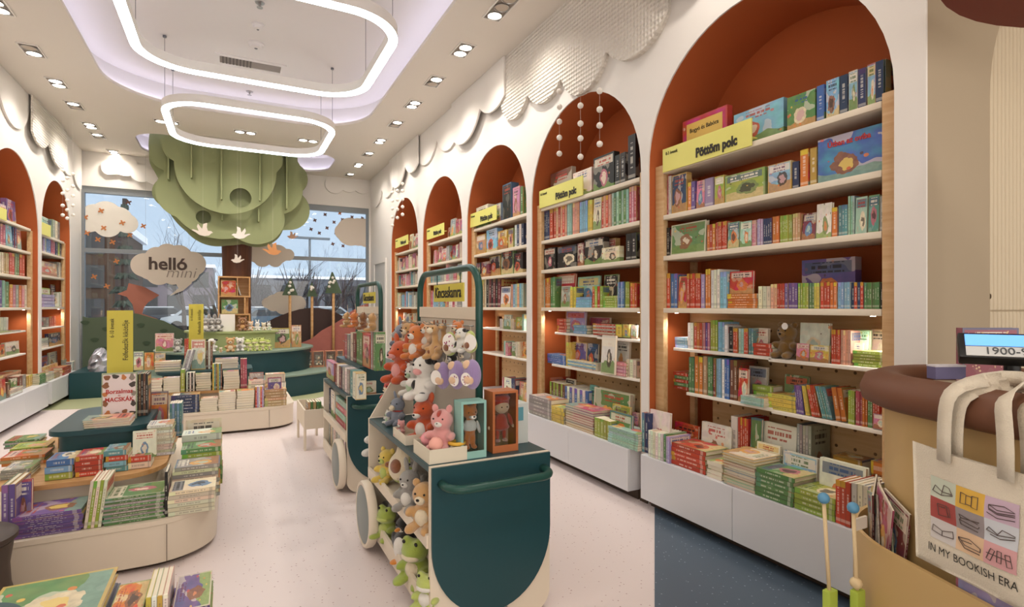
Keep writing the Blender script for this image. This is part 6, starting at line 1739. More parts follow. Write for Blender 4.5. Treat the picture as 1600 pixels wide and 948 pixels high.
crown_layer(11.14, [(266, 301, 28), (338, 335, 55), (368, 327, 53), (450, 327, 34), (454, 278, 27), (270, 250, 36), (400, 345, 44), (355, 240, 110), (352, 300, 90)], [], (355, 290))
for px, y0, y1, Ya, Yb in ((299, 205, 277, 10.60, 10.92), (346, 205, 311, 10.60, 10.92), (406, 205, 313, 10.60, 10.92), (448, 205, 326, 10.74, 11.1), (263, 230, 280, 10.75, 11.1), (404, 326, 346, 10.80, 11.1), (347, 336, 344, 10.80, 11.1)):
    a = atY(px, y0, Ya); b_ = atY(px, y1, Ya)
    zt = min(a.z, ZC + .25)
    bm = NB(); add_box(bm, a.x - .012 - .1, a.x + .012 - .1, Ya - 11.0, Yb - 11.0, b_.z, zt, .003)
    obj('crown_fin', bm, GREENC, tree)
bm = NB()
add_lathe(bm, [(.245, 1.072), (.24, 1.6), (.245, 2.2), (.26, 2.75), (.3, 3.2)], (0.01, .48, 0), 28)
obj('trunk', bm, DARKW, tree, smooth=True)
# shelf box before the trunk
sh = empty('tree_shelf', 'light wooden shelf tower with books at the foot of the tree trunk', 'shelf', (.06, 10.62, 1.07))
def zpx(py, Y=10.6): return atY(368, py, Y).z - 1.07
za, zb_, zc_, zd = zpx(432), zpx(462), zpx(490), 0.0
for x0, x1, z0, z1, nm in ((-.25, .25, za - .025, za, 'shelf_board'), (-.25, .25, zb_ - .025, zb_, 'shelf_board'), (-.25, .25, zc_ - .025, zc_, 'shelf_board'), (-.25, -.225, 0, zc_ - .025, 'side'), (.225, .25, 0, zc_ - .025, 'side'), (-.25, -.225, zc_, zb_ - .025, 'side'), (.15, .175, zc_, zb_ - .025, 'side'), (-.25, -.225, zb_, za - .025, 'side'), (.225, .25, zb_, za - .025, 'side'), (.04, .055, zb_, za - .025, 'divider')):
    obj(nm, (lambda b: (add_box(b, x0, x1, -.1, .12, z0, z1, .002), b)[1])(NB()), BOARD, sh)
obj('back', (lambda b: (add_box(b, -.225, .225, .10, .115, 0, za - .025), b)[1])(NB()), BOARD, sh)
ZS = Zone(.06, 10.53, 0)
put(ZS, 'top of the tree shelf', 'books on the tree shelf', 1.072 + zb_, -.21, .03, .26, 'f', 1, 'red', 'c', .02, ex={'what': 'red book with a blue figure', 'busy': .8})
put(ZS, 'top of the tree shelf', 'books on the tree shelf', 1.072 + zb_, .09, .11, .22, 'v', 1, 'white', 'h', .02, ex={'lean': -.3, 'd': .15})
put(ZS, 'middle of the tree shelf', 'books on the tree shelf', 1.072 + zc_, -.20, .06, .24, 'f', 1, 'green', 'c', .02, ex={'what': 'green and gold animal book', 'busy': 1.0})
t = empty('notice_card', 'blank white card standing on the platform before the tree shelf', 'card', (-.04, 10.42, 1.071))
obj('card', (lambda b: (add_box(b, -.11, .11, -.004, .004, 0, .29, .001), b)[1])(NB()), mat('card_white', 'EDE8E0', .5), t)
obj('stand', (lambda b: (add_box(b, -.04, .04, .004, .05, 0, .01), b)[1])(NB()), mat('card_white', 'EDE8E0', .5), t)

# ---- stepped round platform
pl = empty('round_platform', 'round stepped platform in teal and green under the wooden tree', 'platform', (.12, 11.1, 0))
YCL = .80
def disc(r, ex=0.0):
    p = arc_pts((0, 0), r, 0, 2 * PI, 64)[:-1]
    p = [(u * (1 + ex * max(0, u)), min(v, YCL)) for u, v in p]
    q = []
    for a in p:
        if not q or abs(a[0] - q[-1][0]) + abs(a[1] - q[-1][1]) > 1e-4: q.append(a)
    return q
PTOP = mat('platform_grey_green', '7F9182', .5)
PGREEN = mat('platform_green', 'A8B37C', .5)
prism_z('low_step', disc(1.62, .1), 0, .33, TEAL, pl); prism_z('low_tread', disc(1.64, .1), .331, .355, PTOP, pl)
prism_z('middle_step', disc(1.25), .356, .72, TEAL, pl); prism_z('middle_tread', disc(1.29), .721, .75, PTOP, pl)
prism_z('top_step', disc(.80), .751, 1.04, PGREEN, pl); prism_z('top_tread', disc(.84), 1.041, 1.07, PGREEN, pl)
def toyp(kind, c1, c2, px, pyt, pyb, Y, z, label, turn=0, **k):
    a = atY(px, pyb, Y); b = atY(px, pyt, Y)
    return plush(kind, c1, c2, (a.x, Y, z), turn, max(.08, b.z - z), label, 'soft toys on the round platform', vox=.05, **k)
for k, (px, c) in enumerate(((322, 'grey'), (331, 'grey'), (340, 'grey'))):
    toyp('bunny', c, 'white', px, 495, 516, 10.36 + .03 * k, 1.071, 'grey bunny toy on the top platform, %s of three' % ORD[k], .2 * k - .2)
toyp('bear', 'brown', 'tan', 379, 494, 518, 10.38, 1.071, 'brown teddy bear toy right of the blank white card')
for k, (px, c, c2) in enumerate(((391, 'peach', 'white'), (402, 'white', 'white'), (412, 'cream', 'white'), (420, 'white', 'mint'))):
    toyp('bunny' if k % 2 else 'bear', c, c2, px, 501 + k, 519, 10.42 + .05 * k, 1.071, 'pale soft toy at the end of the top platform, %s of four' % ORD[k], .1 * k)
toyp('bear', 'tan', 'cream', 360, 526, 553, 9.98, .751, 'tan teddy bear toy sitting on the middle step below the tree')
toyp('bear', 'white', 'grey', 375, 526, 548, 10.05, .751, 'white and grey bear toy beside the tan teddy bear')
toyp('cow', 'white', 'tan', 331, 527, 548, 10.08, .751, 'white dog toy on the middle step behind the yellow sign')
toyp('bear', 'cream', 'tan', 345, 542, 553, 9.92, .751, 'small cream puppy toy lying before the tan teddy bear')
for k, (px, py, Y) in enumerate(((388, 526, 10.16), (398, 525, 10.18), (409, 524, 10.2), (418, 527, 10.24), (391, 535, 10.0), (401, 534, 10.0), (411, 535, 10.02), (421, 536, 10.08))):
    toyp('frog', 'lime', 'cream', px, py, py + 17, Y, .751, 'light green frog toy heaped on the middle step, %s of eight' % ORD[k], .15 * (k % 3 - 1))
toyp('bear', 'grey', 'white', 278, 528, 546, 10.35, .751, 'grey koala toy on the middle step beside the pink box')
ZP = Zone(.12, 9.85, 0)
def pbox(px0, px1, pyt, Y, z, col, kind, what, t_=.04, busy=.8):
    a = atY(px0, pyt, Y); b = atY(px1, pyt, Y)
    put(ZP, 'on the round platform', 'boxes and books on the round platform', z, a.x - .12, b.x - .12, a.z - z, 'f', 1, col, kind, Y - 9.85, ex={'what': what, 't': t_, 'busy': busy})
pbox(242, 272, 521, 10.5, .751, 'pink', 'g', 'pink toy box with pale pictures')
pbox(422, 454, 513, 10.55, .751, 'green', 'c', 'green book with a boy in a hat')
pbox(455, 471, 508, 10.6, .751, 'tan', 'c', 'narrow tan picture book', .02)
for k, (px, w) in enumerate(((474, 14), (489, 17), (508, 17), (526, 10))):
    a = atY(px, 556, 10.75); b = atY(px + w, 535, 10.75)
    if a.x < 2.6:
        window_box(a.x, b.x, 10.72, .09, .356, .30, 'C98A6A', 'C9A28A', 'small peach toy box with a doll inside, %s of four by the pink hill' % ORD[k])
        plush('bear', 'cream', 'peach', ((a.x + b.x) / 2, 10.765, .392), 0, .2, 'small cream doll inside the %s peach toy box by the pink hill' % ORD[k], None, name='boxed_doll', vox=.05)
# ---- painted hills, trees and cut-outs before the window
def cutout(name, pix, Y, m, label, cat, th=.02, grp=None, floor=False):
    pts = [atY(x, y, Y) for x, y in pix]
    poly = [(p.x, max(.01, p.z)) for p in pts]
    o = prism_y(name, poly, Y, Y + th, m)
    return tag(o, label, cat, grp)
cutout('hill_panel', [(129, 494), (138, 496.5), (150, 496), (165, 494.5), (190, 488), (215, 490), (240, 497), (256, 501), (268, 507), (277, 512), (290, 518), (300, 690), (129, 690)], 12.24, mat('hill_green', '5C6853', .85), 'grey green painted hill panel with leaf spots under the left of the window', 'panel', grp='painted hill panels')
LEAF = mat('hill_leaf', '45543F', .8)
for k, (px, py) in enumerate(((133, 504), (148, 531), (166, 514), (220, 508), (229, 536), (256, 517), (150, 553), (163, 545))):
    p = atY(px, py, 12.236)
    o = prism_y('painted_leaf', [(p.x + .06 * math.cos(a) * (1 + .2 * math.sin(3 * a)), p.z + .04 * math.sin(a)) for a in [2 * PI * q / 20 for q in range(20)]], 12.232, 12.2395, LEAF)
    tag(o, 'dark leaf spot on the grey green hill panel, %s of eight from the left' % ORD[k], 'leaf spot', 'leaf spots on the green hill')
cutout('hill_panel', [(405, 512), (412, 506), (430, 496), (451, 488), (468, 483), (484, 481), (498, 481), (512, 483), (525, 488), (537, 494), (560, 500), (576, 505), (576, 660), (405, 660)], 12.26, mat('hill_brown', '4C3A36', .8), 'dark brown painted hill panel under the right of the window', 'panel', grp='painted hill panels')
cutout('hill_panel', [(466, 537), (472, 535), (487, 529), (503, 516), (520, 507), (535, 498), (548, 487), (562, 478), (575, 474), (590, 640), (466, 640)], 12.0, mat('hill_pink', 'A8645A', .8, var=.12, vscale=9), 'pink patterned hill panel in the window corner', 'panel', grp='painted hill panels')
def toy_fir(pxt, pyt, pxl, pxr, pyb, pys, Y, label):
    t = atY(pxt, pyt, Y); l = atY(pxl, pyb, Y); r = atY(pxr, pyb, Y); s = atY((pxl + pxr) / 2, pys, Y)
    g = empty('toy_fir', label, 'toy tree', (t.x, Y, 0), 0, 'toy fir trees before the window')
    b = NB(); add_tube(b, [(s.x - t.x, 0, .005), (s.x - t.x, 0, l.z + .02)], .028, 8); obj('stick', b, BOARD, g, smooth='all')
    w = r.x - l.x
    cr = obj('crown', (lambda b: (add_prism(b, [(l.x - t.x, l.z), (r.x - t.x, l.z), (.01, t.z), (-.01, t.z)], [], lambda u, v: (u, -.03, v), lambda u, v: (u, .03, v)), b)[1])(NB()), mat('fir_green', '4E5E48', .8, bump=.3), g)
    rr = random.Random(int(pxt))
    for k in range(6):
        f = rr.uniform(.1, .75); x = (rr.random() - .5) * w * (1 - f) * .75
        b = NB(); bmesh.ops.create_icosphere(b, subdivisions=2, radius=.03, matrix=T((x, -.035, l.z + (t.z - l.z) * f))); obj('bauble', b, FELT, cr, smooth='all')
toy_fir(454, 434, 441, 465, 461, 505, 11.95, 'dark green toy fir on a stick, left of the three before the window')
toy_fir(487, 442, 479, 496, 463, 500, 12.1, 'small dark green toy fir on a stick between the other two')
toy_fir(519, 425, 508, 534, 458, 507, 11.95, 'tallest dark green toy fir on a stick, right of the three')
cutout('bird_cutout', [(183, 459), (198, 453), (201, 442), (225, 448), (249, 461), (231, 472.5), (225, 480), (222, 490), (246, 498), (252, 502.5), (231, 505.5), (240, 519), (216, 513), (210, 487.5), (207, 475.5), (198, 463.5)], 12.45, mat('bird_pink', 'B0705E', .8), 'salmon pink bird cut-out on the window beside the tall yellow sign', 'cut-out')
CLOUDC = mat('cloud_paper', 'CFC2B4', .8)
def wcloud(circ, Y, label, m=None, clip=None, th=.012):
    cs = []
    for px, py, r in circ:
        p = atY(px, py, Y); e = atY(px + r, py, Y); cs.append((p.x, p.z, e.x - p.x))
    poly = cloud_poly(cs, 120)
    if clip: poly = [(min(max(u, XL + .06), 2.72), v) for u, v in poly]
    q = []
    for a in poly:
        if not q or abs(a[0] - q[-1][0]) + abs(a[1] - q[-1][1]) > 2e-4: q.append(a)
    return tag(prism_y('paper_cloud', q, Y, Y + th, m or CLOUDC), label, 'paper cloud', 'paper clouds on the window')
LIGHTC = mat('cloud_light', 'E2DCD2', .8)
wcloud([(150, 340, 26), (166, 334, 24), (185, 341, 22), (198, 349, 18), (205, 350, 10), (168, 352, 22), (136, 345, 22)], 12.44, 'large pale cloud with orange crosses on the left of the window', LIGHTC, True)
hc = wcloud([(226, 414, 22), (245, 401, 18), (262, 396, 18), (280, 400, 20), (300, 412, 22), (248, 428, 20), (270, 430, 17), (292, 424, 20), (235, 420, 20)], 12.20, 'speech cloud reading helló mini hanging before the window')
p = atY(262, 414, 12.195); e = atY(293, 414, 12.195)
DKT = mat('hello_ink', '4A3A34', .6)
hw = (atY(291, 414, 12.2).x - atY(232, 414, 12.2).x)
me = text_mesh('helló', 1.0, bold=.035)
wd_ = max(v.co.x for v in me.vertices) - min(v.co.x for v in me.vertices)
def letter_w(body, px0, px1, py, Y, m, parent, bold, shear=0.0):
    a = atY(px0, py, Y); b = atY(px1, py, Y)
    me = text_mesh(body, 1.0, ext=.003, bold=bold)
    w0 = max(v.co.x for v in me.vertices) - min(v.co.x for v in me.vertices)
    if shear:
        for v in me.vertices: v.co.x += shear * v.co.y
    me.materials.clear(); me.materials.append(m)
    o = link('lettering', me, parent)
    s = (b.x - a.x) / w0
    o.matrix_world = T(((a.x + b.x) / 2, Y, a.z)) @ Rm(PI / 2, 'X') @ Matrix.Scale(s, 4)
    return o
letter_w('helló', 232, 292, 412, 12.196, DKT, hc, .026)
letter_w('mini', 262, 306, 426, 12.196, mat('mini_ink', '8D8078', .6), hc, -.012, .25)
# pointed tail of the speech cloud
a = [atY(x, y, 12.2) for x, y in ((268, 432), (304, 426), (299, 443), (286, 454), (265, 462), (279, 450))]
for wx in (-.35, .35):
    b = NB(); add_cyl(b, (0, 0, 0), .0012, .0012, ZC - 2.6, 5, T((atY(262, 414, 12.206).x + wx, 12.206, 2.6))); obj('hanging_wire', b, CHROME, hc)
o = prism_y('cloud_tail', [(q.x, q.z) for q in a], 12.2006, 12.2114, CLOUDC); o.parent = hc
wcloud([(548, 362, 22), (565, 357, 18), (580, 362, 20), (536, 362, 13), (560, 370, 14), (572, 372, 14)], 12.44, 'pale cloud on the right of the window beside the dark crosses', None, True)
wcloud([(428, 473, 14), (440, 470, 16), (452, 472, 16), (465, 474, 13), (443, 478, 14), (418, 473, 9)], 12.44, 'low pale cloud on the window behind the first toy fir')
wcloud([(402, 396, 16), (420, 394, 16), (434, 397, 16), (450, 398, 10), (410, 404, 14), (430, 406, 12)], 12.40, 'pale cloud on the window right of the brown trunk')
XO = mat('cross_orange', 'C27A48', .7); XD = mat('cross_dark', '6B4A40', .7)
crosses = [(158, 329, 'o'), (133, 339, 'o'), (191, 348, 'o'), (162, 356, 'o'), (136, 364, 'o'), (153, 374, 'o'), (176, 378, 'o'), (203, 367, 'o'), (201, 316, 'd'), (224, 353, 'o'), (182, 408, 'o'), (147, 432, 'o'), (167, 447, 'o'),
           (508, 335, 'd'), (531, 333, 'o'), (492, 344, 'd'), (535, 343, 'd'), (550, 339, 'd'), (522, 347, 'd'), (566, 341, 'd'), (511, 356, 'd'), (499, 364, 'd'), (525, 364, 'd'), (520, 381, 'd'), (536, 384, 'd'), (486, 358, 'd')]
for k, (px, py, c) in enumerate(crosses):
    yc = 12.436 if (px < 212 and 322 < py < 366) else 12.464
    p = atY(px, py, yc); r = .05 if px < 300 else .04
    a = .35 + .4 * random.random()
    poly = []
    for j in range(4):
        th = a + PI / 2 * j
        d = Vector((math.cos(th), math.sin(th))); n = Vector((-d.y, d.x))
        poly += [tuple(Vector((p.x, p.z)) + .014 * n * -1 + d * .014), tuple(Vector((p.x, p.z)) + d * r - n * .012), tuple(Vector((p.x, p.z)) + d * r + n * .012)]
    o = prism_y('cross_sticker', poly, yc - .003, yc + .003, XO if c == 'o' else XD, smooth=False)
    i = k + 1 if px < 300 else k - 12
    tag(o, '%s of %s %s' % (ORD[i - 1], 'thirteen', 'small cross stickers about the large left cloud' if px < 300 else 'small dark cross stickers in the upper right window'), 'sticker', 'cross stickers on the window')
# ---- paper birds hanging round the tree
def bird(px, py, s, Y, flip, m, label):
    p = atY(px, py, Y)
    o_ = [(-1, .02), (-.8, .2), (-.5, .2), (-.38, .6), (-.42, 1.1), (-.05, .95), (.08, .4), (.2, .55), (.48, .95), (.58, .6), (.4, .15), (.95, .3), (1.1, .22), (.75, .02), (.35, -.3), (-.15, -.4), (-.6, -.3), (-.82, -.05)]
    poly = [(p.x + s * u * flip, p.z + s * v) for u, v in o_]
    t = empty('paper_bird', label, 'paper bird', (p.x, Y, p.z), 0, 'paper birds hanging at the tree')
    b = NB(); add_prism(b, [(s * u * flip, s * v) for u, v in o_], [], lambda u, v: (u, -.004, v), lambda u, v: (u, .004, v)); obj('body', b, m, t)
    b = NB(); add_cyl(b, (0, 0, s * .3), .0006, .0006, ZC - p.z - s * .3, 5); obj('thread', b, FELT, t)
PB = mat('bird_paper', 'DBCFC2', .8)
bird(317, 363, .15, 10.45, -1, PB, 'white paper bird hanging below the small hole of the tree crown')
bird(376, 368, .14, 10.45, 1, mat('bird_white', 'E8E1D8', .8), 'white paper bird with raised wings hanging below the large crown hole')
bird(371, 407, .10, 10.4, 1, PB, 'small white paper bird hanging before the brown tree trunk')
bird(426, 393, .15, 10.5, -1, mat('bird_orange', 'C98B58', .8), 'orange paper bird hanging right of the tree trunk')
bird(457, 370, .10, 11.6, 1, mat('bird_peach', 'CFA48A', .8), 'small peach paper bird hanging before the window bare tree')
# ---- silver covered heap of wrapped books at the left window bench
tag(box('window_bench', XL + .12, -1.56, 11.0, 12.2, 0, .42, TEAL, None, .01), 'teal low bench in the left window corner beside the platform', 'bench')
b = NB(); add_lathe(b, [(.16, 0), (.17, .05), (.15, .11), (.165, .16), (.13, .22), (.12, .28), (.06, .34), (.02, .37)], seg=16)
rf = random.Random(6)
for v in b.verts:
    if v.co.z > .02: v.co += Vector((rf.uniform(-.022, .022), rf.uniform(-.022, .022), rf.uniform(-.02, .02)))
o = obj('foil_bag', b, mat('foil', 'B9BBC6', .3, metal=.5, bump=.6, bscale=16), smooth=False); p = atY(158, 570, 11.2); o.location = (p.x, 11.2, .421); tag(o, 'crumpled silver bag on the teal bench behind the tall yellow sign', 'bag')
# ================================================================== the till counter
CCX, CCY, CR = 2.302, .862, .33
AV = Vector((-.326, -.945)).normalized(); NI = Vector((.945, -.326)).normalized()
def stad(r, L=1.7, n=28):
    """outline of the counter: round far end, straight sides that run back past the viewer"""
    base = math.atan2(-NI.y, -NI.x)          # from the shop-side face round the far end
    c = Vector((CCX, CCY))
    pts = [c - NI * r + AV * L]
    for k in range(n + 1):
        a = base - PI * k / n
        pts.append(c + r * Vector((math.cos(a), math.sin(a))))
    pts.append(c + NI * r + AV * L)
    return [tuple(p) for p in pts]
ct = empty('till_counter', 'tan rounded till counter with a thick brown rim', 'counter', (CCX, CCY, 0))
def local(o):
    o.parent = ct
    o.matrix_parent_inverse = T((-CCX, -CCY, 0))
    return o
local(prism_z('plinth', stad(CR - .05), 0, .07, KICK)); local(prism_z('body', stad(CR), .07, 1.20, TAN))
local(prism_z('tray', stad(CR - .02), 1.20, 1.215, mat('tray_beige', 'CDBFA6', .3)))
bm = NB()
prof = [(CR - .05, 1.205), (CR - .06, 1.235), (CR - .04, 1.26), (CR + .01, 1.268), (CR + .06, 1.25), (CR + .078, 1.205), (CR + .07, 1.165), (CR + .03, 1.145), (CR - .01, 1.15)]
loops = [[bm.verts.new((x, y, z)) for x, y in stad(r)] for r, z in prof]
for a, b_ in zip(loops, loops[1:] + loops[:1]):
    for i in range(len(a) - 1):
        bm.faces.new((a[i], a[i + 1], b_[i + 1], b_[i]))
bm.faces.new([l[0] for l in loops]); bm.faces.new([l[-1] for l in loops][::-1])
local(obj('rim', bm, BROWN, None, smooth='all'))
# curved magazine pocket round the end
bm = NB()
ro, ri = CR + .098, CR + .083
c = Vector((CCX, CCY)); base = math.atan2(-NI.y, -NI.x)
def pk(r, off=0.0): return [tuple(c - NI * r + AV * 1.2)] + [tuple(c + r * Vector((math.cos(base - PI * .62 * k / 24), math.sin(base - PI * .62 * k / 24)))) for k in range(25)]
A_, B_ = pk(ro), pk(ri)
add_prism(bm, A_ + B_[::-1], [], lambda u, v: (u, v, .05), lambda u, v: (u, v, .70))
local(obj('magazine_pocket', bm, TAN, None, smooth=True))
bm = NB(); add_prism(bm, pk(ro - .002) + pk(CR)[::-1], [], lambda u, v: (u, v, .05), lambda u, v: (u, v, .07)); local(obj('pocket_floor', bm, TAN))
# magazines standing in the pocket
for k in range(9):
    a = base - PI * (.10 + .026 * k)
    r = CR + .018 + .006 * (k % 4)
    p = c + r * Vector((math.cos(a), math.sin(a)))
    Zm_ = Zone(p.x, p.y, a - PI / 2)
    col = ['maroon', 'cream', 'rose', 'grey', 'brown', 'cream', 'maroon', 'tan', 'white'][k]
    book(Zm_, 'm', col, T((-.08, 0, .58)) @ Rm((-.20, .12, -.28, .2, -.15, .3, -.22, .1, .25)[k], 'Y') @ T((0, 0, 0)) @ Matrix(((0, 1, 0, 0), (-1, 0, 0, 0), (0, 0, 1, 0), (0, 0, 0, 1))) @ T((0, 0, -.02)), (.006, .17, .27), uniq(['%s of nine magazines pushed into the curved counter pocket, %s cover' % (ORD[k], col)]), 'magazines in the counter pocket', .7)
# ---- tote bag on the counter face
def facepos(s, out, z):
    """s metres from the far end of the straight face towards the viewer, out metres off it"""
    q = c - NI * (CR + out) + AV * s
    return Vector((q.x, q.y, z))
tote = empty('tote_bag', 'cream canvas tote bag with a printed grid of book drawings hanging on the counter', 'bag', facepos(.2, 0, 0))
CANV = mat('canvas', 'DDD2BE', .9, bump=.35, bscale=260, var=.04)
TZ0, TZ1, TS0, TS1, TO = .735, 1.085, .085, .495, .10
nu, nv = 26, 22
bm = NB()
o0 = tote.location
def surf(u, v, side):
    s = TS0 + (TS1 - TS0) * u
    z = TZ0 + (TZ1 - TZ0) * v - .0
    inset = .012 * (1 - v) * (1 if u < .5 else -1) * abs(2 * u - 1)
    bulge = .016 * math.sin(PI * u) ** .7 * (1 - .55 * v) * (1 - (1 - min(1, v * 6)) ** 2)
    wr = .0025 * math.sin(9 * u + 5 * v) * math.sin(PI * u) + .002 * math.sin(17 * v - 6 * u) * math.sin(PI * u)
    return facepos(s + inset, TO + (bulge + wr if side else -bulge * .6), z - .008 * math.sin(PI * u) * v) - o0
grid = [[[bm.verts.new(surf(i / nu, j / nv, sd)) for j in range(nv + 1)] for i in range(nu + 1)] for sd in (1, 0)]
for sd in (0, 1):
    for i in range(nu):
        for j in range(nv):
            bm.faces.new((grid[sd][i][j], grid[sd][i + 1][j], grid[sd][i + 1][j + 1], grid[sd][i][j + 1]))
for j in range(nv):
    for i in (0, nu): bm.faces.new((grid[0][i][j], grid[0][i][j + 1], grid[1][i][j + 1], grid[1][i][j]))
for i in range(nu): bm.faces.new((grid[0][i][0], grid[0][i + 1][0], grid[1][i + 1][0], grid[1][i][0]))
obj('canvas_bag', bm, CANV, tote, smooth='all')
def strap(s0, s1, out, zt, lean):
    bm = NB()
    pts = []
    for k in range(21):
        f = k / 20
        a = PI * f
        s = (s0 + s1) / 2 - (s1 - s0) / 2 * math.copysign(abs(math.cos(a)) ** .5, math.cos(a))
        pts.append((s, TO + out - lean * math.sin(a) ** 8, TZ1 - .03 + (zt - TZ1 + .03) * math.sin(a) ** .62))
    w = .021
    for k in range(20):
        for sg, in ((1,),):
            pass
    ring = []
    for k, (s, o, z) in enumerate(pts):
        f = k / 20; a = PI * f
        dn = Vector((math.sin(a), -math.cos(a)))          # along-strap direction in (s, z) is (sin, cos) like
        t_ = Vector(((pts[min(k + 1, 20)][0] - pts[max(k - 1, 0)][0]), (pts[min(k + 1, 20)][2] - pts[max(k - 1, 0)][2]))).normalized()
        n_ = Vector((-t_.y, t_.x))
        q = [facepos(s + n_.x * w * e, o + d, z + n_.y * w * e) - o0 for e in (-1, 1) for d in (0, .003)]
        ring.append([bm.verts.new(x) for x in (q[0], q[2], q[3], q[1])])
    for a_, b2 in zip(ring, ring[1:]):
        for i in range(4): bm.faces.new((a_[i], a_[(i + 1) % 4], b2[(i + 1) % 4], b2[i]))
    bm.faces.new(ring[0]); bm.faces.new(ring[-1][::-1])
    return obj('handle', bm, CANV, tote, smooth='all')
strap(.205, .375, .016, 1.30, .15)
strap(.215, .41, -.012, 1.285, .135)
# the printed grid
def on_bag(u, v, lift=.0025):
    return surf(u, v, 1) + Vector((-NI.x * lift, -NI.y * lift, 0))
def patch(u0, u1, v0, v1, m, name, lift=.002, n=6):
    bm = NB()
    g = [[bm.verts.new(on_bag(u0 + (u1 - u0) * i / n, v0 + (v1 - v0) * j / n, lift)) for j in range(n + 1)] for i in range(n + 1)]
    for i in range(n):
        for j in range(n): bm.faces.new((g[i][j], g[i + 1][j], g[i + 1][j + 1], g[i][j + 1]))
    return obj(name, bm, m, tote, smooth='all')
GC = ['C9CFBC', 'DDB04E', 'C9AFC0', 'A8504A', '9A9090', 'CCCFD4', 'CFC8C4', 'DDBB98', 'D8A3A4']
sq = {}
U0, DU, V1, DV = .16, .205, .77, .172
LINE = mat('print_line', '5A4A44', .8)
def pline(u, v, seq):
    bm = NB()
    for q in seq:
        add_tube(bm, [on_bag(u + a * DU, v - b * DV, .004) for a, b in q], .0011, 4)
    return bm
ICON = [
    [[(.1, .7), (.45, .78), (.9, .6)], [(.1, .7), (.2, .4), (.48, .6), (.45, .78)], [(.48, .6), (.55, .25), (.75, .3), (.9, .6)], [(.48, .6), (.85, .55)]],
    [[(.2, .25), (.2, .75), (.4, .72), (.4, .28), (.2, .25)], [(.4, .3), (.6, .3)], [(.4, .7), (.6, .7)], [(.6, .25), (.6, .75), (.8, .78), (.8, .22), (.6, .25)]],
    [[(.15, .35), (.6, .25), (.9, .4), (.4, .5), (.15, .35)], [(.15, .55), (.4, .68), (.9, .58)], [(.1, .7), (.4, .85), (.9, .75)], [(.15, .35), (.15, .5), (.4, .62), (.9, .5)]],
    [[(.3, .25), (.65, .2), (.72, .7), (.35, .78), (.3, .25)], [(.38, .35), (.6, .32)], [(.65, .2), (.75, .25), (.8, .68), (.72, .7)]],
    [[(.15, .3), (.8, .45)], [(.2, .45), (.85, .35)], [(.15, .55), (.8, .65), (.85, .55)], [(.2, .75), (.8, .8)], [(.15, .3), (.2, .45), (.15, .55), (.2, .75)]],
    [[(.08, .5), (.4, .6), (.92, .45)], [(.4, .6), (.55, .3), (.92, .4)], [(.08, .5), (.15, .35), (.4, .55)], [(.2, .65), (.5, .72), (.92, .55)]],
    [[(.08, .65), (.48, .72), (.92, .62)], [(.08, .65), (.12, .35), (.48, .5), (.88, .32), (.92, .62)], [(.48, .5), (.48, .72)]],
    [[(.1, .4), (.5, .3), (.92, .5)], [(.1, .4), (.35, .65), (.92, .65)], [(.92, .5), (.92, .65)], [(.2, .5), (.6, .45)], [(.1, .4), (.12, .5), (.35, .78), (.9, .78)]],
    [[(.12, .75), (.25, .25), (.38, .3), (.25, .8), (.12, .75)], [(.45, .25), (.45, .75), (.58, .75), (.58, .25), (.45, .25)], [(.68, .3), (.75, .8), (.9, .76), (.82, .26), (.68, .3)], [(.12, .5), (.85, .5)]]]
for k in range(9):
    i, j = k % 3, k // 3
    u, v = U0 + i * DU, V1 - j * DV
    s_ = patch(u, u + DU, v - DV, v, mat('print_' + GC[k], GC[k], .9), 'printed_square')
    obj('book_drawing', pline(u, v, ICON[k]), LINE, s_)
me = text_mesh('IN MY BOOKISH ERA', 1.0, ext=0.0, bold=.0)
xs = [v.co.x for v in me.vertices]; w0 = max(xs) - min(xs)
sc_ = .64 / w0
for v in me.vertices:
    q = on_bag(.465 + v.co.x * sc_, .168 + v.co.y * sc_ * 1.35, .003)
    v.co = q
me.materials.clear(); me.materials.append(INK)
link('lettering', me, tote)
# ---- things on the counter top
def cpos(px, py, z): return atZ(px, py, z)
p = cpos(1537, 608, 1.216)
Zk = Zone(2.31, 1.0, math.radians(-27))
kb = book(Zk, 'h', 'dusty', T((0, 0, 1.2165)) @ Matrix(((0, 1, 0, 0), (-1, 0, 0, 0), (0, 0, 1, 0), (0, 0, 0, 1))) @ T((0, 0, 0)), (.028, .20, .205), 'dusky pink spotted book standing on the counter behind the price display', None, .1)
b = NB(); rr = random.Random(3)
for k in range(70):
    y, z = rr.uniform(.02, .18), rr.uniform(.01, .195)
    if .07 < y < .15 and .07 < z < .18: continue
    add_cyl(b, (0, 0, 0), rr.uniform(.002, .0042), .002, .0008, 8, T((.0285, y, z)) @ Rm(PI / 2, 'Y'))
dots = obj('dot_print', b, mat('dot_cream', 'E0C2A0', .6), kb); dots.matrix_local = Matrix.Diagonal((1 / .028, 1 / .20, 1 / .205, 1))
tb = empty('card_box', 'small blue and white card box lying on the brown counter rim', 'box', (2.085, .93, 1.262), math.radians(-24))
obj('box_body', (lambda b: (add_box(b, -.052, .052, -.018, .018, 0, .045, .002), b)[1])(NB()), mat('card_blue', '6A6488', .5), tb)
obj('white_band', (lambda b: (add_box(b, -.0525, .0525, -.0185, .0185, (.040), .0462, .001), b)[1])(NB()), mat('card_band', 'D9D6DC', .5), tb)
ds = empty('price_display', 'black customer price display on a pole with a blue screen', 'display', (2.125, .775, 1.216))
H_ = Rm(math.radians(-62), 'Z')
b = NB(); add_cyl(b, (0, 0, 0), .05, .05, .012, 24); obj('foot', b, BLACK, ds, smooth=True)
b = NB(); add_cyl(b, (0, 0, .012), .022, .020, .10, 16); obj('pole', b, BLACK, ds, smooth=True)
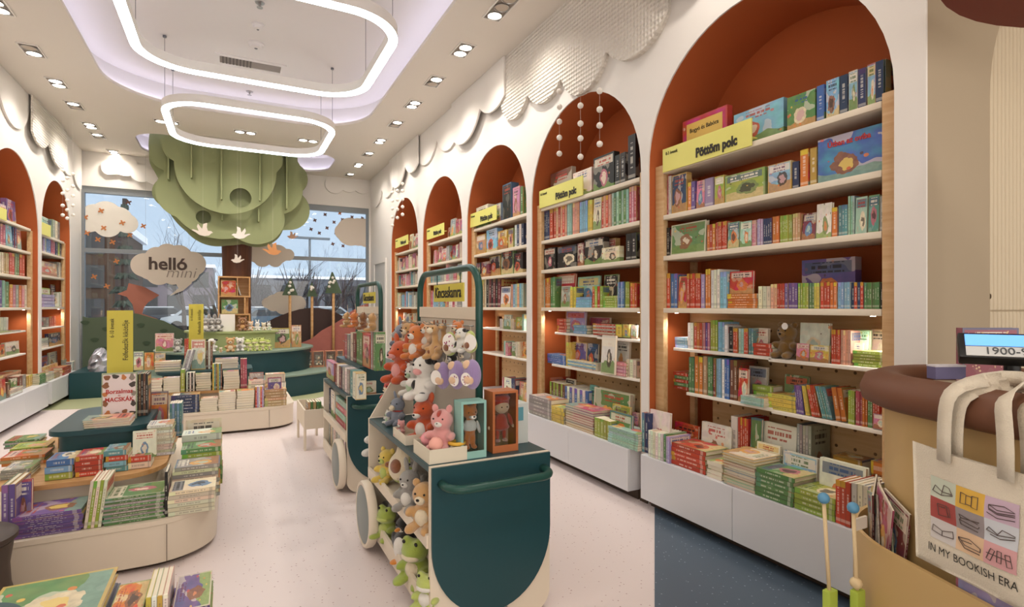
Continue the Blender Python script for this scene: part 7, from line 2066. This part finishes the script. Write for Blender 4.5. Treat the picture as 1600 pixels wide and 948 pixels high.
hd = (lambda b: (add_box(b, -.13, .13, -.02, .02, -.05, .05, .008), b)[1])(NB())
head = obj('head', hd, BLACK, ds, smooth=True); head.matrix_local = T((0.0, 0, .150)) @ H_ @ Rm(math.radians(-42), 'X')
obj('screen', (lambda b: (add_box(b, -.112, .112, -.0225, -.0202, -.004, .040), b)[1])(NB()), mat('screen_blue', '5C8FE0', .2, emit=.9), head)
lb_ = obj('label_strip', (lambda b: (add_box(b, -.112, .112, -.0225, -.0202, -.044, -.008), b)[1])(NB()), mat('strip_white', 'D8DAD8', .5), head)
lettering('1900-906', .038, T((.0, -.0235, -.026)) @ Rm(PI / 2, 'X'), mat('strip_ink', '54585A', .6), lb_, squeeze=.95)
# ---- terracotta canopy over the counter
bm = NB()
REDB = mat('canopy_red', '6E2A18', .6)
poly = [(1.66, 1.02), (1.95, 1.05), (2.3, .98), (2.7, .8), (3.0, .55), (3.2, .2), (3.2, -1.2), (2.4, -1.2), (2.2, .1), (1.9, .35)]
o = prism_z('counter_canopy', [(2.45 + .85 * math.cos(a), .20 + .85 * math.sin(a)) for a in [2 * PI * k / 48 for k in range(48)]], 2.60, 2.85, REDB)
o['label'] = 'dark red round canopy hanging over the till counter'; o['category'] = 'canopy'
b = NB()
for a in (.6, 2.2, 4.2):
    add_cyl(b, (2.45 + .6 * math.cos(a), .20 + .6 * math.sin(a), 2.85), .006, .006, ZC - 2.85, 8)
obj('hanger', b, GREY, o)
# ---- push-along stick toys by the counter
PLY = mat('pale_wood', 'D6BE94', .6)
crate = empty('toy_crate', 'low wooden crate holding push-along stick toys before the cabinet', 'crate', (1.848, 1.118, 0), math.radians(-36))
for q in ((-.085, .085, -.05, .05, 0, .015), (-.085, .085, -.05, -.04, .015, .42), (-.085, .085, .04, .05, .015, .42), (-.085, -.075, -.04, .04, .015, .42), (.075, .085, -.04, .04, .015, .42), (-.074, .074, -.039, .039, .405, .42)):
    obj('board', (lambda b: (add_box(b, *q), b)[1])(NB()), PLY, crate)
for k, (px, py, pbx) in enumerate(((1287, 778, 1297), (1333, 793, 1340))):
    D = 2.02 + .0 * k
    d0 = pray(px, py); d1 = pray(pbx, 930)
    dist = 2.30 - .1 * k
    p0 = Vector((0, 0, CAMH)) + d0 * (dist / (d0.x * SN + d0.y * CS)) * 1.0
    dist = 1.85
    k0 = dist; p0 = Vector((0, 0, CAMH)) + d0 * k0; p1 = Vector((0, 0, CAMH)) + d1 * k0
    t = empty('push_toy', ['push-along stick toy with blue knob farther from the counter', 'push-along stick toy with blue knob and cloth tag against the counter'][k], 'toy', (p1.x, p1.y, .421), 0, 'push-along stick toys')
    b = NB(); add_tube(b, [(0, 0, .06), (p0.x - p1.x, p0.y - p1.y, p0.z - .421)], .0062, 10); obj('stick', b, PLY, t, smooth='all')
    b = NB(); bmesh.ops.create_icosphere(b, subdivisions=3, radius=.019, matrix=T((p0.x - p1.x, p0.y - p1.y, p0.z - .421))); obj('knob', b, mat('knob_blue', '5C93B5', .4), t, smooth='all')
    b = NB(); add_box(b, -.022, .022, -.014, .014, .03, .115, .004); obj('green_body', b, mat('toy_lime', 'A9BC4A', .5), t, smooth=True)
    for sx in (-1, 1):
        b = NB(); add_cyl(b, (0, 0, -.03), .022, .022, .06, 16, T((sx * .04, 0, .022)) @ Rm(PI / 2, 'X')); obj('wheel', b, [PLY, mat('toy_teal', '7FA9A0', .5)][sx > 0], t, smooth=True)
    if k:
        b = NB(); add_box(b, .01, .075, -.004, .004, .02, .06); tg = obj('cloth_tag', b, mat('tag_cloth', 'D9CFBE', .9), t); tg.matrix_local = T((p0.x - p1.x, p0.y - p1.y, p0.z - .421 - .10))
        b = NB(); bmesh.ops.create_icosphere(b, subdivisions=2, radius=.02, matrix=T(((p0.x - p1.x) * .35, (p0.y - p1.y) * .35, (p0.z - .421) * .35))); obj('bead', b, PLY, t, smooth='all')
# ---- a lilac book in the pocket, its corner showing below the tote
q_ = facepos(.20, .06, 0)
Zq = Zone(q_.x, q_.y, math.atan2(-NI.x, NI.y))
book(Zq, 'a', 'lilac', T((0, 0, .46)) @ Matrix(((0, 1, 0, 0), (-1, 0, 0, 0), (0, 0, 1, 0), (0, 0, 0, 1))), (.012, .2, .275), 'lilac patterned activity book in the counter pocket below the tote bag', None, 1.0)
